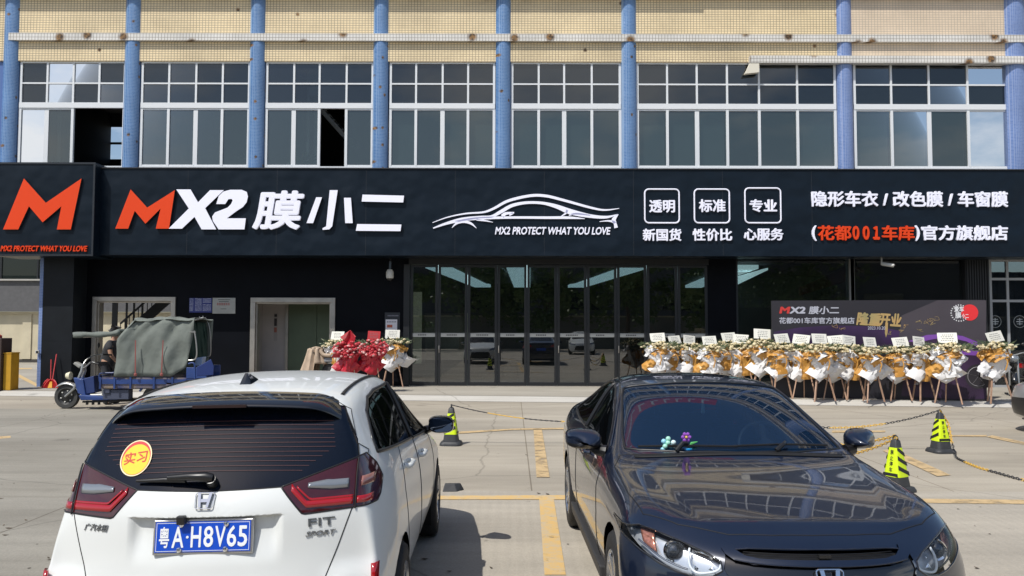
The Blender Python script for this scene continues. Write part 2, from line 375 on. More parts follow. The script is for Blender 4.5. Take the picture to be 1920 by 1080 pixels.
Z0 = .10                                     # pavement level along the building
pv = MB(); g1 = ground(100, 733, Z0); g2 = ground(1850, 752, Z0); dx = (g2 - g1) / (g2.x - g1.x)
L0 = g1 + dx * (-40 - g1.x); R0 = g1 + dx * (40 - g1.x)
pv.quad((L0.x, L0.y, Z0), (R0.x, R0.y, Z0), (40, 60, Z0), (-40, 60, Z0)); pv.build('pavement', M_PAVE)['kind'] = 'structure'
pv = MB(); pv.quad((L0.x, L0.y - .5, .006), (R0.x, R0.y - .5, .006), (R0.x, R0.y - .015, Z0 - .004), (L0.x, L0.y - .015, Z0 - .004)); pv.build('pavement_ramp', M_APRON)['kind'] = 'structure'

# painted lines
def paint_mat():
    m = mat('yellow_paint', (.62, .36, .07), .8); n = m.node_tree.nodes; l = m.node_tree.links; p = n['Principled BSDF']
    tc = n.new('ShaderNodeTexCoord'); a = n.new('ShaderNodeTexNoise'); a.inputs['Scale'].default_value = 9; a.inputs['Detail'].default_value = 8; a.inputs['Roughness'].default_value = .7
    l.new(tc.outputs['Object'], a.inputs['Vector']); rp = n.new('ShaderNodeValToRGB')
    rp.color_ramp.elements[0].position = .34; rp.color_ramp.elements[0].color = (.47, .40, .29, 1); rp.color_ramp.elements[1].position = .56; rp.color_ramp.elements[1].color = (.60, .40, .155, 1)
    l.new(a.outputs[0], rp.inputs[0]); l.new(rp.outputs[0], p.inputs['Base Color']); return m
def worn(m, lo, hi, sc=5):
    n = m.node_tree.nodes; l = m.node_tree.links; p = n['Principled BSDF']; out = n['Material Output']
    tc = n.new('ShaderNodeTexCoord'); a = n.new('ShaderNodeTexNoise'); a.inputs['Scale'].default_value = sc; a.inputs['Detail'].default_value = 9; a.inputs['Roughness'].default_value = .68
    l.new(tc.outputs['Object'], a.inputs['Vector']); mr = n.new('ShaderNodeMapRange'); mr.inputs['From Min'].default_value = lo; mr.inputs['From Max'].default_value = hi; l.new(a.outputs[0], mr.inputs[0])
    t = n.new('ShaderNodeBsdfTransparent'); mx = n.new('ShaderNodeMixShader'); l.new(mr.outputs[0], mx.inputs[0]); l.new(t.outputs[0], mx.inputs[1]); l.new(p.outputs[0], mx.inputs[2]); l.new(mx.outputs[0], out.inputs[0]); return m
M_PAINT = worn(paint_mat(), .24, .40); M_PAINT2 = worn(mat('faded_paint', (.50, .36, .19), .85, var=.12, vscale=10), .28, .50, 4)
def line(px4, m, name='painted_line', z=.009):
    b = MB(); q = [ground(x, y) for x, y in px4]; b.quad(*[(p.x, p.y, z) for p in q]); b.build(name, m)['kind'] = 'structure'
line([(1011, 938), (1021, 1080), (1061, 1080), (1038.5, 938)], M_PAINT)
p1 = ground(1021, 1080); 
line([(1000.4, 805), (1006, 896), (1030.5, 896), (1016, 805)], M_PAINT2)
line([(780, 938), (1300, 938), (1300, 929), (780, 931)], M_PAINT)
line([(1500, 942), (2050, 948), (2050, 940), (1500, 934)], M_PAINT2)
line([(845, 815), (960, 807), (960, 804.5), (845, 811)], M_PAINT2); line([(960, 807), (1100, 805), (1100, 802), (960, 804.5)], M_PAINT2)
line([(1755, 819), (1850, 819.5), (1850, 816.5), (1755, 816.5)], M_PAINT2)
line([(1850, 820), (1935, 838), (1960, 838), (1860, 817)], M_PAINT2)
line([(1655, 846), (1757, 894), (1783, 892), (1672, 842)], M_PAINT2)
line([(1560, 812), (1660, 811), (1660, 808), (1560, 808)], M_PAINT2)
line([(-30, 826), (20, 822), (20, 818), (-30, 821)], M_PAINT2)
for q in ([(20, 700), (72, 727), (82, 726), (30, 699)], [(-40, 694), (60, 692), (60, 690), (-40, 691)]):
    b = MB(); q = [ground(x, y, Z0) for x, y in q]; b.quad(*[(p.x, p.y, Z0 + .005) for p in q]); b.build('painted_line', M_PAINT)['kind'] = 'structure'

# ================================================================== the building
YU, YW, YF = 22.8, 22.8, 21.75
M_BEIGE = tile_mat('beige_tiles', (.84, .69, .43), (.79, .645, .40), (.33, .255, .17), .089, .070, .0085, .45, stains=.03, stain_scale=.45)
M_BEIGE2 = tile_mat('pale_beige_tiles', (.76, .62, .46), (.73, .595, .44), (.40, .33, .26), .089, .070, .006, .45)
M_BLUE = tile_mat('blue_mosaic', (.042, .145, .36), (.08, .195, .42), (.25, .36, .54), .042, .042, .005, .3, stains=.09, stain_scale=1.6)
M_BLUE2 = tile_mat('violet_blue_mosaic', (.095, .175, .41), (.14, .23, .48), (.30, .36, .55), .042, .042, .005, .3)
M_WHITE = tile_mat('white_tiles', (.74, .72, .68), (.70, .68, .63), (.26, .23, .2), .089, .1, .007, .4, stains=.17, stain_scale=1.05)
M_ALU = mat('white_aluminium', (.72, .74, .76), .4)
M_BLACKP = mat('black_panel', (.0028, .0036, .006), .6, spec=.1, var=.25, vscale=1.3)
M_BLACKM = mat('black_metal', (.016, .0175, .02), .4, spec=.4)
M_STEEL = mat('brushed_steel', (.42, .39, .35), .38, metal=.75, var=.15, vscale=3)
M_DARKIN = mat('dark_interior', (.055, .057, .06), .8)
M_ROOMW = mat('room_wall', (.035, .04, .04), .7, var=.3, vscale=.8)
M_GLASS_UP = glass('window_glass', (.36, .44, .48), .55, spec=.5, body=(.014, .022, .03), ior=1.85)
M_GLASS_LO = glass('sash_glass', (.42, .5, .5), .62, spec=.5, body=(.04, .06, .06), ior=2.0)
M_GLASS_DOOR = glass('door_glass', (.50, .54, .55), .15, spec=.5, body=(.012, .014, .016), ior=2.45)
M_GLASS_SHOP = glass('shop_glass', (.6, .63, .62), .2, spec=.5, body=(.02, .022, .022), ior=1.9)

bld = empty('commercial_building', (0, YU, 0), 'long tiled commercial building with blue round columns and a black ground-floor shopfront', 'building')
def P(px, py, Y=YU): return at(px, py, Y)
zt = lambda py, Y=YU, px=960: at(px, py, Y).z
xx = lambda px, Y=YU, py=300: at(px, py, Y).x
XL, XR = xx(-60), xx(2120)
COLS = [14, 243, 479, 712, 943, 1180, 1587, 1910]
zWT, zB1b, zB1t, zB0 = zt(116), zt(79.5), zt(66), zt(-3)
H_ST = 3.9; ROOF = zB1t + 2 * H_ST + 1.6

# wall above the windows, full height upwards (window openings of the upper storeys are set proud as dark bands)
b = MB(); b.box(XL, xx(1592), YU, YU + .3, zWT, zB1t + 1.2); b.build('spandrel_wall', M_BEIGE, bld)
b = MB(); b.box(xx(1592), XR, YU, YU + .3, zWT, zB1t + 1.2); b.build('spandrel_wall', M_BEIGE2, bld)
b = MB()
for k in range(2):
    z = zB1t + 1.2 + k * H_ST
    b.mi = 1; b.box(XL, XR, YU + .12, YU + .3, z, z + 2.3)
    b.mi = 2
    for i in range(36):
        x = XL + (XR - XL) * (i + .5) / 36; b.box(x - .03, x + .03, YU + .05, YU + .12, z, z + 2.3)
    for zz in (0, 1.5, 2.24): b.box(XL, XR, YU + .06, YU + .12, z + zz, z + zz + .06)
    b.mi = 0; b.box(XL, XR, YU, YU + .3, z + 2.3, z + H_ST)
    b.mi = 3; b.box(XL, XR, YU - .12, YU - .002, z + 2.65, z + 2.87); b.box(XL, XR, YU - .19, YU - .002, z + 3.6, z + 3.85)
b.build('upper_storey', [M_BEIGE, M_GLASS_UP, M_ALU, M_WHITE], bld)
b = MB(); b.box(XL, XR, YU + .3, YU + 3, ROOF - 1.2, ROOF - 1.0); b.box(XL, XR, YU + 2.8, YU + 3, zWT + .2, ROOF - 1.2); b.box(XL, XL + .2, YU + .3, YU + 2.8, zWT + .2, ROOF - 1.2); b.build('roof_slab', M_WHITE, bld)
b = MB(); b.box(xx(600), xx(1500), YU - .1, YU + .2, ROOF + .2, ROOF + 2.0); b.mi = 1
for i in range(9):
    x = xx(640) + i * 1.45; b.prism([(x, ROOF + .5), (x + .8, ROOF + .5), (x + .8, ROOF + .75), (x + .25, ROOF + .75), (x + .25, ROOF + 1.7), (x, ROOF + 1.7)], YU - .14, YU - .103)
b.mi = 2
for i in range(8): x = xx(620) + i * 1.8; b.box(x, x + .08, YU - .02, YU + .06, ROOF - 1.0, ROOF + .2)
o = b.build('rooftop_sign', [mat('sign_red', (.45, .03, .03), .5), M_WHITE, M_BLACKM]); tag(o, 'long red sign board standing on the roof above the windows', 'rooftop sign')

# columns: shallow round pilasters
for i, px in enumerate(COLS):
    x = xx(px); hw = .215 if i != 7 else .3; sag = .105; rr = (hw * hw + sag * sag) / (2 * sag); n = 14
    z0, z1 = zt(335), ROOF - 1.4
    a0 = math.asin(hw / rr); arc = [(x + rr * math.sin(-a0 + 2 * a0 * k / n), YU - (rr * math.cos(-a0 + 2 * a0 * k / n) - (rr - sag))) for k in range(n + 1)]
    b = MB(); bot = [(x - hw, YU + .2, z0)] + [(p, q, z0) for p, q in arc] + [(x + hw, YU + .2, z0)]; top = [(p, q, z1) for p, q, _ in bot]
    b.solid(bot, top); o = b.build('column', M_BLUE if i < 6 else M_BLUE2, bld, smooth=True, angle=50)
b = MB(); b.box(xx(-60), xx(1), YU + .06, YU + .3, 5, ROOF - 1.4); b.build('column', mat('blue_shade_tiles', (.09, .16, .38), .4), bld)
# ledges
b = MB(); b.box(xx(13), XR, YU - .118, YU - .003, zB1b, zB1t); b.build('ledge', M_WHITE, bld)
b = MB(); b.box(XL, xx(1310), YU - .21, YU - .003, zB0, zB0 + .25); b.box(xx(1310), XR, YU - .16, YU - .003, zB0 + .001, zB0 + .251); b.build('ledge', M_WHITE, bld)
b = MB(); Yq = YU - .17; b.box(xx(1409, Yq), XR, Yq, YU - .004, zt(116.5, Yq), zt(103, Yq)); b.build('ledge', M_WHITE, bld)
b = MB(); b.prism([(xx(1399, Yq), zt(137, Yq)), (xx(1426, Yq), zt(134, Yq)), (xx(1426, Yq), zt(117, Yq)), (xx(1409, Yq), zt(117, Yq)), (xx(1404, Yq), zt(128, Yq))], Yq + .01, YU - .004); b.build('ledge_bracket', mat('plaster', (.7, .66, .56), .8), bld)

# windows of the first floor
def window(vs, meet, open_cells=(), blind=False, label=None):
    """vs: photo x of the vertical bars (outer, inner...), meet: index of the wide meeting stile"""
    f = MB(); Yf = YU + .05; t = .028
    zT, zM, zR0, zR1, zBt, zb = zt(117), zt(156.5), zt(203), zt(193), zt(316), zt(312)
    X = [xx(v, Yf) for v in vs]
    f.box(X[0] - t, X[-1] + t, Yf, Yf + .08, zT - .03, zT + .025)
    f.box(X[0] - t, X[-1] + t, Yf + .006, Yf + .07, zM - .022, zM + .022)
    f.box(X[0] - t, X[-1] + t, Yf - .012, Yf + .08, zR0, zR1)
    f.box(X[0] - t, X[-1] + t, Yf - .004, Yf + .08, zBt - .08, zb)
    for i, x in enumerate(X):
        w = t * (1.2 if i in (0, len(X) - 1) else 1)
        f.box(x - w, x + w, Yf + .003, Yf + .075, zR1, zT - .03)
        if (i - 1) in open_cells and i in open_cells: continue
        w2 = .062 if i == meet else .038
        f.box(x - w2, x + w2, Yf + .002 + (.02 if i == meet else 0), Yf + .078, zb, zR0)
    for i in range(len(X) - 1):                       # sash rails
        if i in open_cells: continue
        f.box(X[i] + .038, X[i + 1] - .038, Yf + .012, Yf + .06, zb, zb + .045); f.box(X[i] + .038, X[i + 1] - .038, Yf + .012, Yf + .06, zR0 - .05, zR0)
    w = f.build('window', M_ALU, bld)
    rw = random.Random(int(vs[0]) * 3 + 1); g = MB()
    def tilted(xa, xb, za, zb_):
        tx, tz = rw.gauss(0, .0022), rw.gauss(0, .0028); cxm, czm = (xa + xb) / 2, (za + zb_) / 2
        g.quad(*[(x, Yf + .038 + (x - cxm) * tx + (z - czm) * tz, z) for x, z in ((xa, za), (xb, za), (xb, zb_), (xa, zb_))])
    for i in range(len(X) - 1):
        tilted(X[i], X[i + 1], zM, zT); tilted(X[i], X[i + 1], zR1, zM)
    o = g.build('pane', M_GLASS_UP, bld); o.parent = w
    g = MB()
    for i in range(len(X) - 1):
        if i in open_cells: continue
        tilted(X[i] + .03, X[i + 1] - .03, zb, zR0)
    o = g.build('pane', M_GLASS_LO, bld); o.parent = w
    if blind:
        g = MB()
        for i in range(len(X) - 1): g.box(X[i] + .05, X[i + 1] - .05, Yf + .2, Yf + .22, zb, zR0 + .03)
        o = g.build('blind', M_BLIND, bld); o.parent = w
    for c in w.children:            # the pane sits in building space already
        pass
    return w
M_BLIND = mat('grey_blind', (.42, .50, .48), .9, var=.08, vscale=.8)
window([34.5, 84, 133, 182, 230], 1, open_cells=(2, 3))
window([263, 313.5, 364.5, 414.5, 464.5], 2)
window([498, 549, 597, 648, 697], 1, open_cells=(2,))
window([731, 779, 829, 877, 926], 2, blind=True)
window([960, 1010, 1058, 1110, 1163], 2, blind=True)
window([1196, 1252, 1308, 1365, 1425, 1497, 1568], 2, blind=True)
window([1605, 1674, 1745, 1818, 1893], 2, blind=True)
window([1932, 1990, 2050], 1, blind=True)
# dark rooms behind them
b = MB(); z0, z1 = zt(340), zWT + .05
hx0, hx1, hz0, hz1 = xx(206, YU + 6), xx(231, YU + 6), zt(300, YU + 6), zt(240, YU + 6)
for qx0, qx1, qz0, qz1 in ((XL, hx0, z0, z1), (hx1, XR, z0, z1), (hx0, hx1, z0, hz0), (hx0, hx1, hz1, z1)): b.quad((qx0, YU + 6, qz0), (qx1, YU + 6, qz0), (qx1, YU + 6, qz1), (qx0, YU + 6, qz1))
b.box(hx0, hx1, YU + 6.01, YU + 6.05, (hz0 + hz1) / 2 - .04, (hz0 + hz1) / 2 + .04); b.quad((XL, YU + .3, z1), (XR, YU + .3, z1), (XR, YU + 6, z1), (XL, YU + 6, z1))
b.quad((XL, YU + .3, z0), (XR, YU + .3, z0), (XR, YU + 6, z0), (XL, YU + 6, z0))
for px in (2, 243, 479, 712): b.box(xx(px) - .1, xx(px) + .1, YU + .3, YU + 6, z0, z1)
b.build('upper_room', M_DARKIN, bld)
b = MB(); s0 = at(597, 200, YU + 1.6); s1 = at(652, 262, YU + 1.6)       # staircase seen through the open sash
b.bar(s0, s1, .06, .12); b.bar(s0 + Vector((0, .9, 0)), s1 + Vector((0, .9, 0)), .06, .12)
for i in range(8): p = s0.lerp(s1, i / 7); b.box(p.x - .12, p.x + .12, p.y, p.y + .9, p.z + .02, p.z + .05)
b.build('inner_staircase', mat('pale_steel', (.5, .5, .5), .5), bld)
b = MB()                                              # pipes and beams glimpsed behind the left windows
for px, yy in ((578, 1.1), (592, 1.3), (112, 1.6), (300, 2.2)): p = at(px, 215, YU + yy); b.tube([(p.x, p.y, z0), (p.x, p.y, z1)], .05, n=8)
for px0, px1, py, yy in ((548, 660, 140, 1.5), (40, 225, 148, 2.5), (270, 460, 142, 3.0), (735, 920, 138, 3.2)): p, q = at(px0, py, YU + yy), at(px1, py + 6, YU + yy + .6); b.bar(p, q, .16, .2)
p = at(591, 167, YU + .9); b.box(p.x - .16, p.x + .16, p.y, p.y + .2, p.z - .2, p.z + .2); b.build('inner_pipe', mat('pale_pipe', (.62, .64, .64), .5), bld)

# ---------------------------------------------------------------- ground floor
zS = zt(480, YF)                                     # underside of the fascia
zTop = zS + .35
def wall(px0, px1, py0=None, py1=None, Y=YW, d=.25, m=None, name='shopfront_wall'):
    b = MB(); z1 = zTop if py0 is None else zt(py0, Y); z0 = Z0 if py1 is None else zt(py1, Y)
    b.box(xx(px0, Y, 600), xx(px1, Y, 600), Y, Y + d, z0, z1); return b.build(name, m or M_BLACKP, bld)
b = MB()
def wb(px0, px1, py0=None, py1=None, Y=YW, d=.25):
    z1 = zTop if py0 is None else zt(py0, Y); z0 = Z0 if py1 is None else zt(py1, Y); b.box(xx(px0, Y, 600), xx(px1, Y, 600), Y, Y + d, z0, z1)
wb(130, 177); wb(177, 323, None, 562); wb(323, 474); wb(474, 623, None, 563); wb(623, 766)
b.build('shopfront_wall', M_BLACKP, bld)
b = MB(); wb(1327, 1381); b.build('shopfront_wall', M_BLACKP, bld)
b = MB(); Yp = YU - .7; b.box(xx(79, Yp, 600), xx(136, Yp, 600), Yp, YW + .2, Z0, zTop)
for py in (556, 641): b.box(xx(79, Yp, 600) - .004, xx(136, Yp, 600) + .004, Yp - .004, Yp, zt(py, Yp), zt(py, Yp) + .008)
b.build('pillar', mat('black_pillar', (.010, .012, .015), .5, spec=.2, var=.2, vscale=2), bld)
b = MB(); b.box(xx(71.5, Yp, 600), xx(79, Yp, 600) - .005, Yp + .02, YW + .3, Z0, 6.1); b.build('blue_corner', M_BLUE2, bld)
b = MB(); b.box(xx(71.5, Yp, 600), xx(2100), YF + .1, YU + .3, zTop, zTop + .12); b.build('soffit', M_BLACKP, bld)

def doorframe(px0, px1, pyt, wpx, name='door_frame'):
    f = MB(); Y = YW - .05; x0, x1, zt_ = xx(px0, Y, 600), xx(px1, Y, 600), zt(pyt, Y); t = wpx / 65.7
    f.box(x0, x0 + t, Y, YW + .3, Z0, zt_ - t); f.box(x1 - t, x1, Y, YW + .3, Z0, zt_ - t); f.box(x0, x1, Y, YW + .3, zt_ - t, zt_)
    f.box(x0 + t, x0 + t + .04, Y + .08, YW + .29, Z0, zt_ - t - .04); f.box(x1 - t - .04, x1 - t, Y + .08, YW + .29, Z0, zt_ - t - .04); f.box(x0 + t, x1 - t, Y + .08, YW + .29, zt_ - t - .04, zt_ - t)
    return f.build(name, M_STEEL, bld, bevel=.008)
doorframe(172, 328, 558, 8); doorframe(469, 628, 559, 9)
# lift lobby
b = MB(); Yl = YW + 1.5; x0, x1 = xx(478, YW, 600), xx(620, YW, 600)
b.box(x0 - .3, x1 + .3, Yl, Yl + .1, Z0, 3.1); b.box(x0 - .35, x0 - .25, YW + .25, Yl, Z0, 3.1); b.box(x1 + .25, x1 + .35, YW + .25, Yl, Z0, 3.1); b.box(x0 - .3, x1 + .3, YW + .25, Yl, 3.0, 3.1)
b.build('lift_lobby', mat('lobby_wall', (.42, .39, .38), .8, var=.06, vscale=2), bld)
Yd = Yl - .06; xa, xm, xb = xx(541, Yd, 600), xx(594, Yd, 600), xx(650, Yd, 600)
b = MB(); b.box(xa, xm - .006, Yd, Yl - .004, Z0, zt(571, Yd)); b.box(xm + .006, xb, Yd, Yl - .004, Z0, zt(571, Yd)); o = b.build('lift_door', mat('green_lift_door', (.10, .135, .085), .45, metal=.2, var=.1, vscale=2), bld)
b = MB(); b.box(xa - .09, xa - .004, Yd - .03, Yl - .003, Z0, zt(568, Yd)); b.box(xa - .004, xb, Yd - .03, Yl - .003, zt(571, Yd), zt(566, Yd)); b.build('lift_frame', M_STEEL, bld)
b = MB(); xn = xx(517, Yl, 600); b.box(xn - .05, xn + .05, Yl - .012, Yl - .003, zt(640, Yl), zt(588, Yl)); b.mi = 1
for k, (pa, pb) in enumerate(((590, 595), (598, 612), (615, 624))): b.box(xn - .04, xn + .04, Yl - .018, Yl - .012, zt(pb, Yl), zt(pa, Yl)); b.mi = 2 if k == 1 else 1
o = b.build('notice', [mat('notice_grey', (.35, .33, .32), .6), mat('ink', (.04, .035, .04), .6), mat('notice_red', (.35, .12, .09), .6)]); tag(o, 'narrow upright notice on the grey wall beside the green lift doors', 'notice')
# stair hall: open through to the yard
b = MB(); x0, x1 = xx(168, YW, 600), xx(334, YW, 600); b.box(x1 + .3, x1 + .4, YW + .25, YW + 6, Z0, 3.6); b.box(x0 - .1, x1 + .3, YW + .25, YW + 6, 3.5, 3.6)
b.build('stair_hall', mat('hall_wall', (.22, .21, .2), .85), bld)
b = MB(); Ys = YW + 2.2; s0 = at(225, 640, Ys); s1 = at(300, 572, Ys); s2 = at(360, 520, Ys)
b.bar(s0, s2, .07, .3); b.bar(s0 + Vector((0, 0, .55)), s2 + Vector((0, 0, .55)), .05, .05)
for i in range(17): p = s0.lerp(s2, i / 16); b.bar(p, p + Vector((0, 0, .55)), .02)
for px in (203, 222, 236, 252): b.box(xx(px, Ys, 600) - .025, xx(px, Ys, 600) + .025, Ys + .5, Ys + .55, Z0, 3.5)
b.box(xx(196, Ys, 600), xx(206, Ys, 600), Ys + .45, Ys + .5, 1.0, 2.9)
b.build('stair_railing', M_BLACKM, bld)

# folding glass doors
FX = [768.5, 821, 876.5, 932.5, 988, 1044.5, 1100.5, 1157, 1213, 1271, 1327.5]
zD1, zD0 = zt(496, YW), Z0 + .015
M_STRIP = mat('push_rail', (.30, .31, .31), .35, metal=.5); M_INK = mat('dark_ink', (.03, .03, .035), .6)
b = MB(); b.box(xx(766, YW, 600), xx(1329, YW, 600), YW - .06, YW + .2, zD1, zTop); b.build('door_header', M_BLACKM, bld)
b = MB(); b.box(xx(766, YW, 600), xx(1329, YW, 600), YW - .02, YW + .2, Z0 + .001, Z0 + .014); b.build('door_threshold', M_STEEL, bld)
b = MB(); b.box(xx(757, YW, 600), xx(768, YW, 600), YW - .08, YW - .002, Z0, zD1 - .002); b.build('door_jamb', M_BLACKM, bld)
for i in range(10):
    x0, x1 = xx(FX[i], YW, 600) + .006, xx(FX[i + 1], YW, 600) - .006
    d = MB(); Y = YW + .0; s = .072
    d.box(x0, x0 + s, Y, Y + .07, zD0, zD1 - .01); d.box(x1 - s, x1, Y, Y + .07, zD0, zD1 - .01)
    d.box(x0 + s, x1 - s, Y + .002, Y + .068, zD0, zD0 + .1); d.box(x0 + s, x1 - s, Y + .002, Y + .068, zD1 - .08, zD1 - .01)
    o = d.build('folding_door', M_BLACKM, bld, bevel=.004)
    g = MB(); g.box(x0 + s - .01, x1 - s + .01, Y + .03, Y + .038, zD0 + .09, zD1 - .07); q = g.build('pane', M_GLASS_DOOR, bld); q.parent = o
    g = MB(); g.box(x0 + s, x1 - s, Y + .022, Y + .029, zt(632, YW), zt(624.5, YW)); q = g.build('push_strip', M_STRIP, bld); q.parent = o
    g = MB(); c = (x0 + x1) / 2
    for k in range(5 + i % 3): g.box(c - .17 + k * .05, c - .135 + k * .05, Y + .0195, Y + .0215, zt(629.5, YW), zt(627, YW))
    q = g.build('strip_marking', M_INK, bld); q.parent = o
    if i % 2: g = MB(); g.tube([(x0 + .035, Y - .035, 1.05), (x0 + .035, Y - .05, 1.15), (x0 + .035, Y - .035, 1.25)], .012); q = g.build('handle', M_STEEL, bld); q.parent = o
for px in (930, 1167):
    b = MB(); p = at(px, 487, YF + .5); b.lathe([(.16, -.03), (.17, 0)], (p.x, YF + .55, zTop - .003), n=20); b.mi = 1; b.lathe([(.13, -.035), (.13, -.0305)], (p.x, YF + .55, zTop - .003), n=20)
    o = b.build('downlight', [M_WHITE, mat('lamp_on', (1, .95, .85), .5, emit=(1, .93, .8), estr=2.5)]); tag(o, f'round recessed ceiling lamp under the black fascia, {"left" if px < 1000 else "right"} of the pair above the folding doors', 'ceiling lamp', 'lamps above the folding doors')

# showroom behind the glass
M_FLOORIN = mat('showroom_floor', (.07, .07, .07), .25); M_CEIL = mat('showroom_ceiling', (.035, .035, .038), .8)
xa, xb = xx(700), xx(1850); Yb2 = YW + 17
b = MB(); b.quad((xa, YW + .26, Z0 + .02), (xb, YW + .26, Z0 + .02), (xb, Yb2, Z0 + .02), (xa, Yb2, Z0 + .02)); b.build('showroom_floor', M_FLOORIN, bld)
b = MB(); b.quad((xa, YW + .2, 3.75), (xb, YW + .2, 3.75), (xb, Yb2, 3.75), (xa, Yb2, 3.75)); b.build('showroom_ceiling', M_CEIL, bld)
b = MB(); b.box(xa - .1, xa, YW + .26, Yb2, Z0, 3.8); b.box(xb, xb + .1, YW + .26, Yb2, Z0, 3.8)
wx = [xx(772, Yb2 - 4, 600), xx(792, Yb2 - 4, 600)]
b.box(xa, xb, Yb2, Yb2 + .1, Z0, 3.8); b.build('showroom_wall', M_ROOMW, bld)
M_LIT = mat('light_panel', (.8, .9, .92), .5, emit=(.55, .80, .86), estr=1.5)
for k, (pa, pb) in enumerate((((820, 506), (905, 556)), ((972, 506), (979, 556)), ((1192, 508), (1080, 557)), ((1400, 512), (1300, 545)))):
    Ya, Yb_ = YU + 1.3, YU + 13.0; zc = 3.55; a = at(pa[0], pa[1], Ya); c = at(pb[0], pb[1], Yb_)
    b = MB(); w = .36; b.solid([(a.x - w, Ya, zc), (a.x + w, Ya, zc), (c.x + w, Yb_, zc), (c.x - w, Yb_, zc)], [(a.x - w, Ya, zc + .12), (a.x + w, Ya, zc + .12), (c.x + w, Yb_, zc + .12), (c.x - w, Yb_, zc + .12)])
    o = b.build('ceiling_light_panel', M_LIT); tag(o, 'long lit ceiling panel inside the showroom, ' + ('leftmost behind the folding doors', 'running straight back behind the middle doors', 'slanting behind the right-hand folding doors', 'behind the big pane beside the black pillar')[k], 'ceiling light', 'lit panels in the showroom ceiling')
b = MB()                                              # dropped ceiling boards
for pa, pb in (((885, 508), (945, 552)), ((1145, 508), (1040, 552)), ((1030, 514), (1030, 520))):
    a = at(pa[0], pa[1], 24.3); c = at(pb[0], pb[1], 34); w = .8
    b.solid([(a.x - w, 24.3, 3.62), (a.x + w, 24.3, 3.62), (c.x + w, 34, 3.62), (c.x - w, 34, 3.62)], [(a.x - w, 24.3, 3.7), (a.x + w, 24.3, 3.7), (c.x + w, 34, 3.7), (c.x - w, 34, 3.7)])
b.build('dropped_ceiling', mat('pale_board', (.25, .25, .25), .8), bld)
b = MB(); a = at(775, 553, 28); c = at(790, 690, 28); b.box(a.x, c.x, 28, 28.05, .5, 3.0); b.build('sunlit_glow_panel', mat('cream_wall', (.7, .68, .5), .8, emit=(.8, .78, .55), estr=.25), bld)  # glowing panel added in place of a sunlit wall beyond an opening

# solid shapes added indoors to imitate reflections in the right-hand shop window
b = MB(); p, q = at(1500, 545, 26), at(1612, 500, 26); b.solid([(p.x, 26, p.z - .16), (q.x, 26, q.z - .35), (q.x, 26.1, q.z - .35), (p.x, 26.1, p.z - .16)], [(p.x, 26, p.z + .1), (q.x, 26, q.z + .2), (q.x, 26.1, q.z + .2), (p.x, 26.1, p.z + .1)])
tag(b.build('red_reflection_shape', mat('reflection_red', (.22, .02, .02), .7)), 'slanting dark red shape added inside the right-hand shop window to imitate a reflection', 'reflection shape')  # added for a red shape mirrored in the pane
b = MB(); p, q = at(1378, 527, 25), at(1440, 505, 25); b.solid([(p.x, 25, p.z - .15), (q.x, 25, q.z - .02), (q.x, 25.3, q.z - .02), (p.x, 25.3, p.z - .15)], [(p.x, 25, p.z + .12), (q.x, 25, q.z + .05), (q.x, 25.3, q.z + .05), (p.x, 25.3, p.z + .12)])
tag(b.build('ceiling_light_panel', M_LIT), 'short slanting glowing strip added to imitate a pale reflection at the left of the right-hand shop window', 'ceiling light', 'lit panels in the showroom ceiling')  # glowing strip added for a pale diagonal mirrored in the pane, no lamp
b = MB(); p, q = at(1385, 640, 29), at(1590, 520, 29); b.box(p.x, q.x, 29, 29.1, Z0 + .03, q.z); b.build('reflection_board', mat('reflection_grey', (.16, .17, .155), .8, var=.3, vscale=1), bld)  # board added behind the pane for the pale shapes it mirrors
# big shop windows on the right
def shopwin(px0, px1, py0=484, py1=716, m=M_GLASS_SHOP, bars=()):
    f = MB(); x0, x1, z1, z0 = xx(px0, YW, 600), xx(px1, YW, 600), zt(py0, YW), Z0; t = .05
    f.box(x0, x0 + t, YW, YW + .1, z0, z1); f.box(x1 - t, x1, YW, YW + .1, z0, z1); f.box(x0 + t, x1 - t, YW, YW + .1, z0, z0 + .12); f.box(x0 + t, x1 - t, YW, YW + .1, z1, zTop)
    for px in bars: x = xx(px, YW, 600); f.box(x - .08, x + .08, YW - .003, YW + .1, z0 + .12, z1)
    w = f.build('shop_window', M_BLACKM, bld); g = MB(); g.box(x0 + t, x1 - t, YW + .05, YW + .06, z0 + .12, z1); q = g.build('pane', m, bld); q.parent = w
    return w
shopwin(1381, 1600); shopwin(1600, 1812)
b = MB(); wb(1594, 1604); b.build('window_post', mat('grey_post', (.20, .2, .19), .5), bld)
b = MB(); Y = YW - .1; b.box(xx(1812, Y, 600), xx(1856, Y, 600), Y, YW + .25, Z0, zTop); b.mi = 1
for i in range(9): x = xx(1814.5 + i * 4.8, Y, 600); b.box(x, x + .035, Y - .03, Y - .002, Z0, zTop)
b.build('ribbed_column', [mat('ribbed_dark', (.006, .006, .008), .6), M_BLACKM], bld)
f = MB(); Y = YW; x0, x1 = xx(1857, Y, 600), xx(2100, Y, 600)
for px in (1857, 1889, 1935, 1990): x = xx(px, Y, 600); f.box(x, x + .07, Y, Y + .07, Z0, zt(484))
for py in (484, 519, 560, 720): f.box(x0, x1, Y - .003, Y + .073, zt(py) - .07, zt(py))
w_ = f.build('grid_window', mat('grey_alu', (.34, .35, .36), .45), bld); g = MB(); g.box(x0, x1, Y + .03, Y + .036, Z0, zt(484)); q = g.build('pane', glass('curtain_glass', (.6, .65, .68), .2, ior=1.6), bld); q.parent = w_
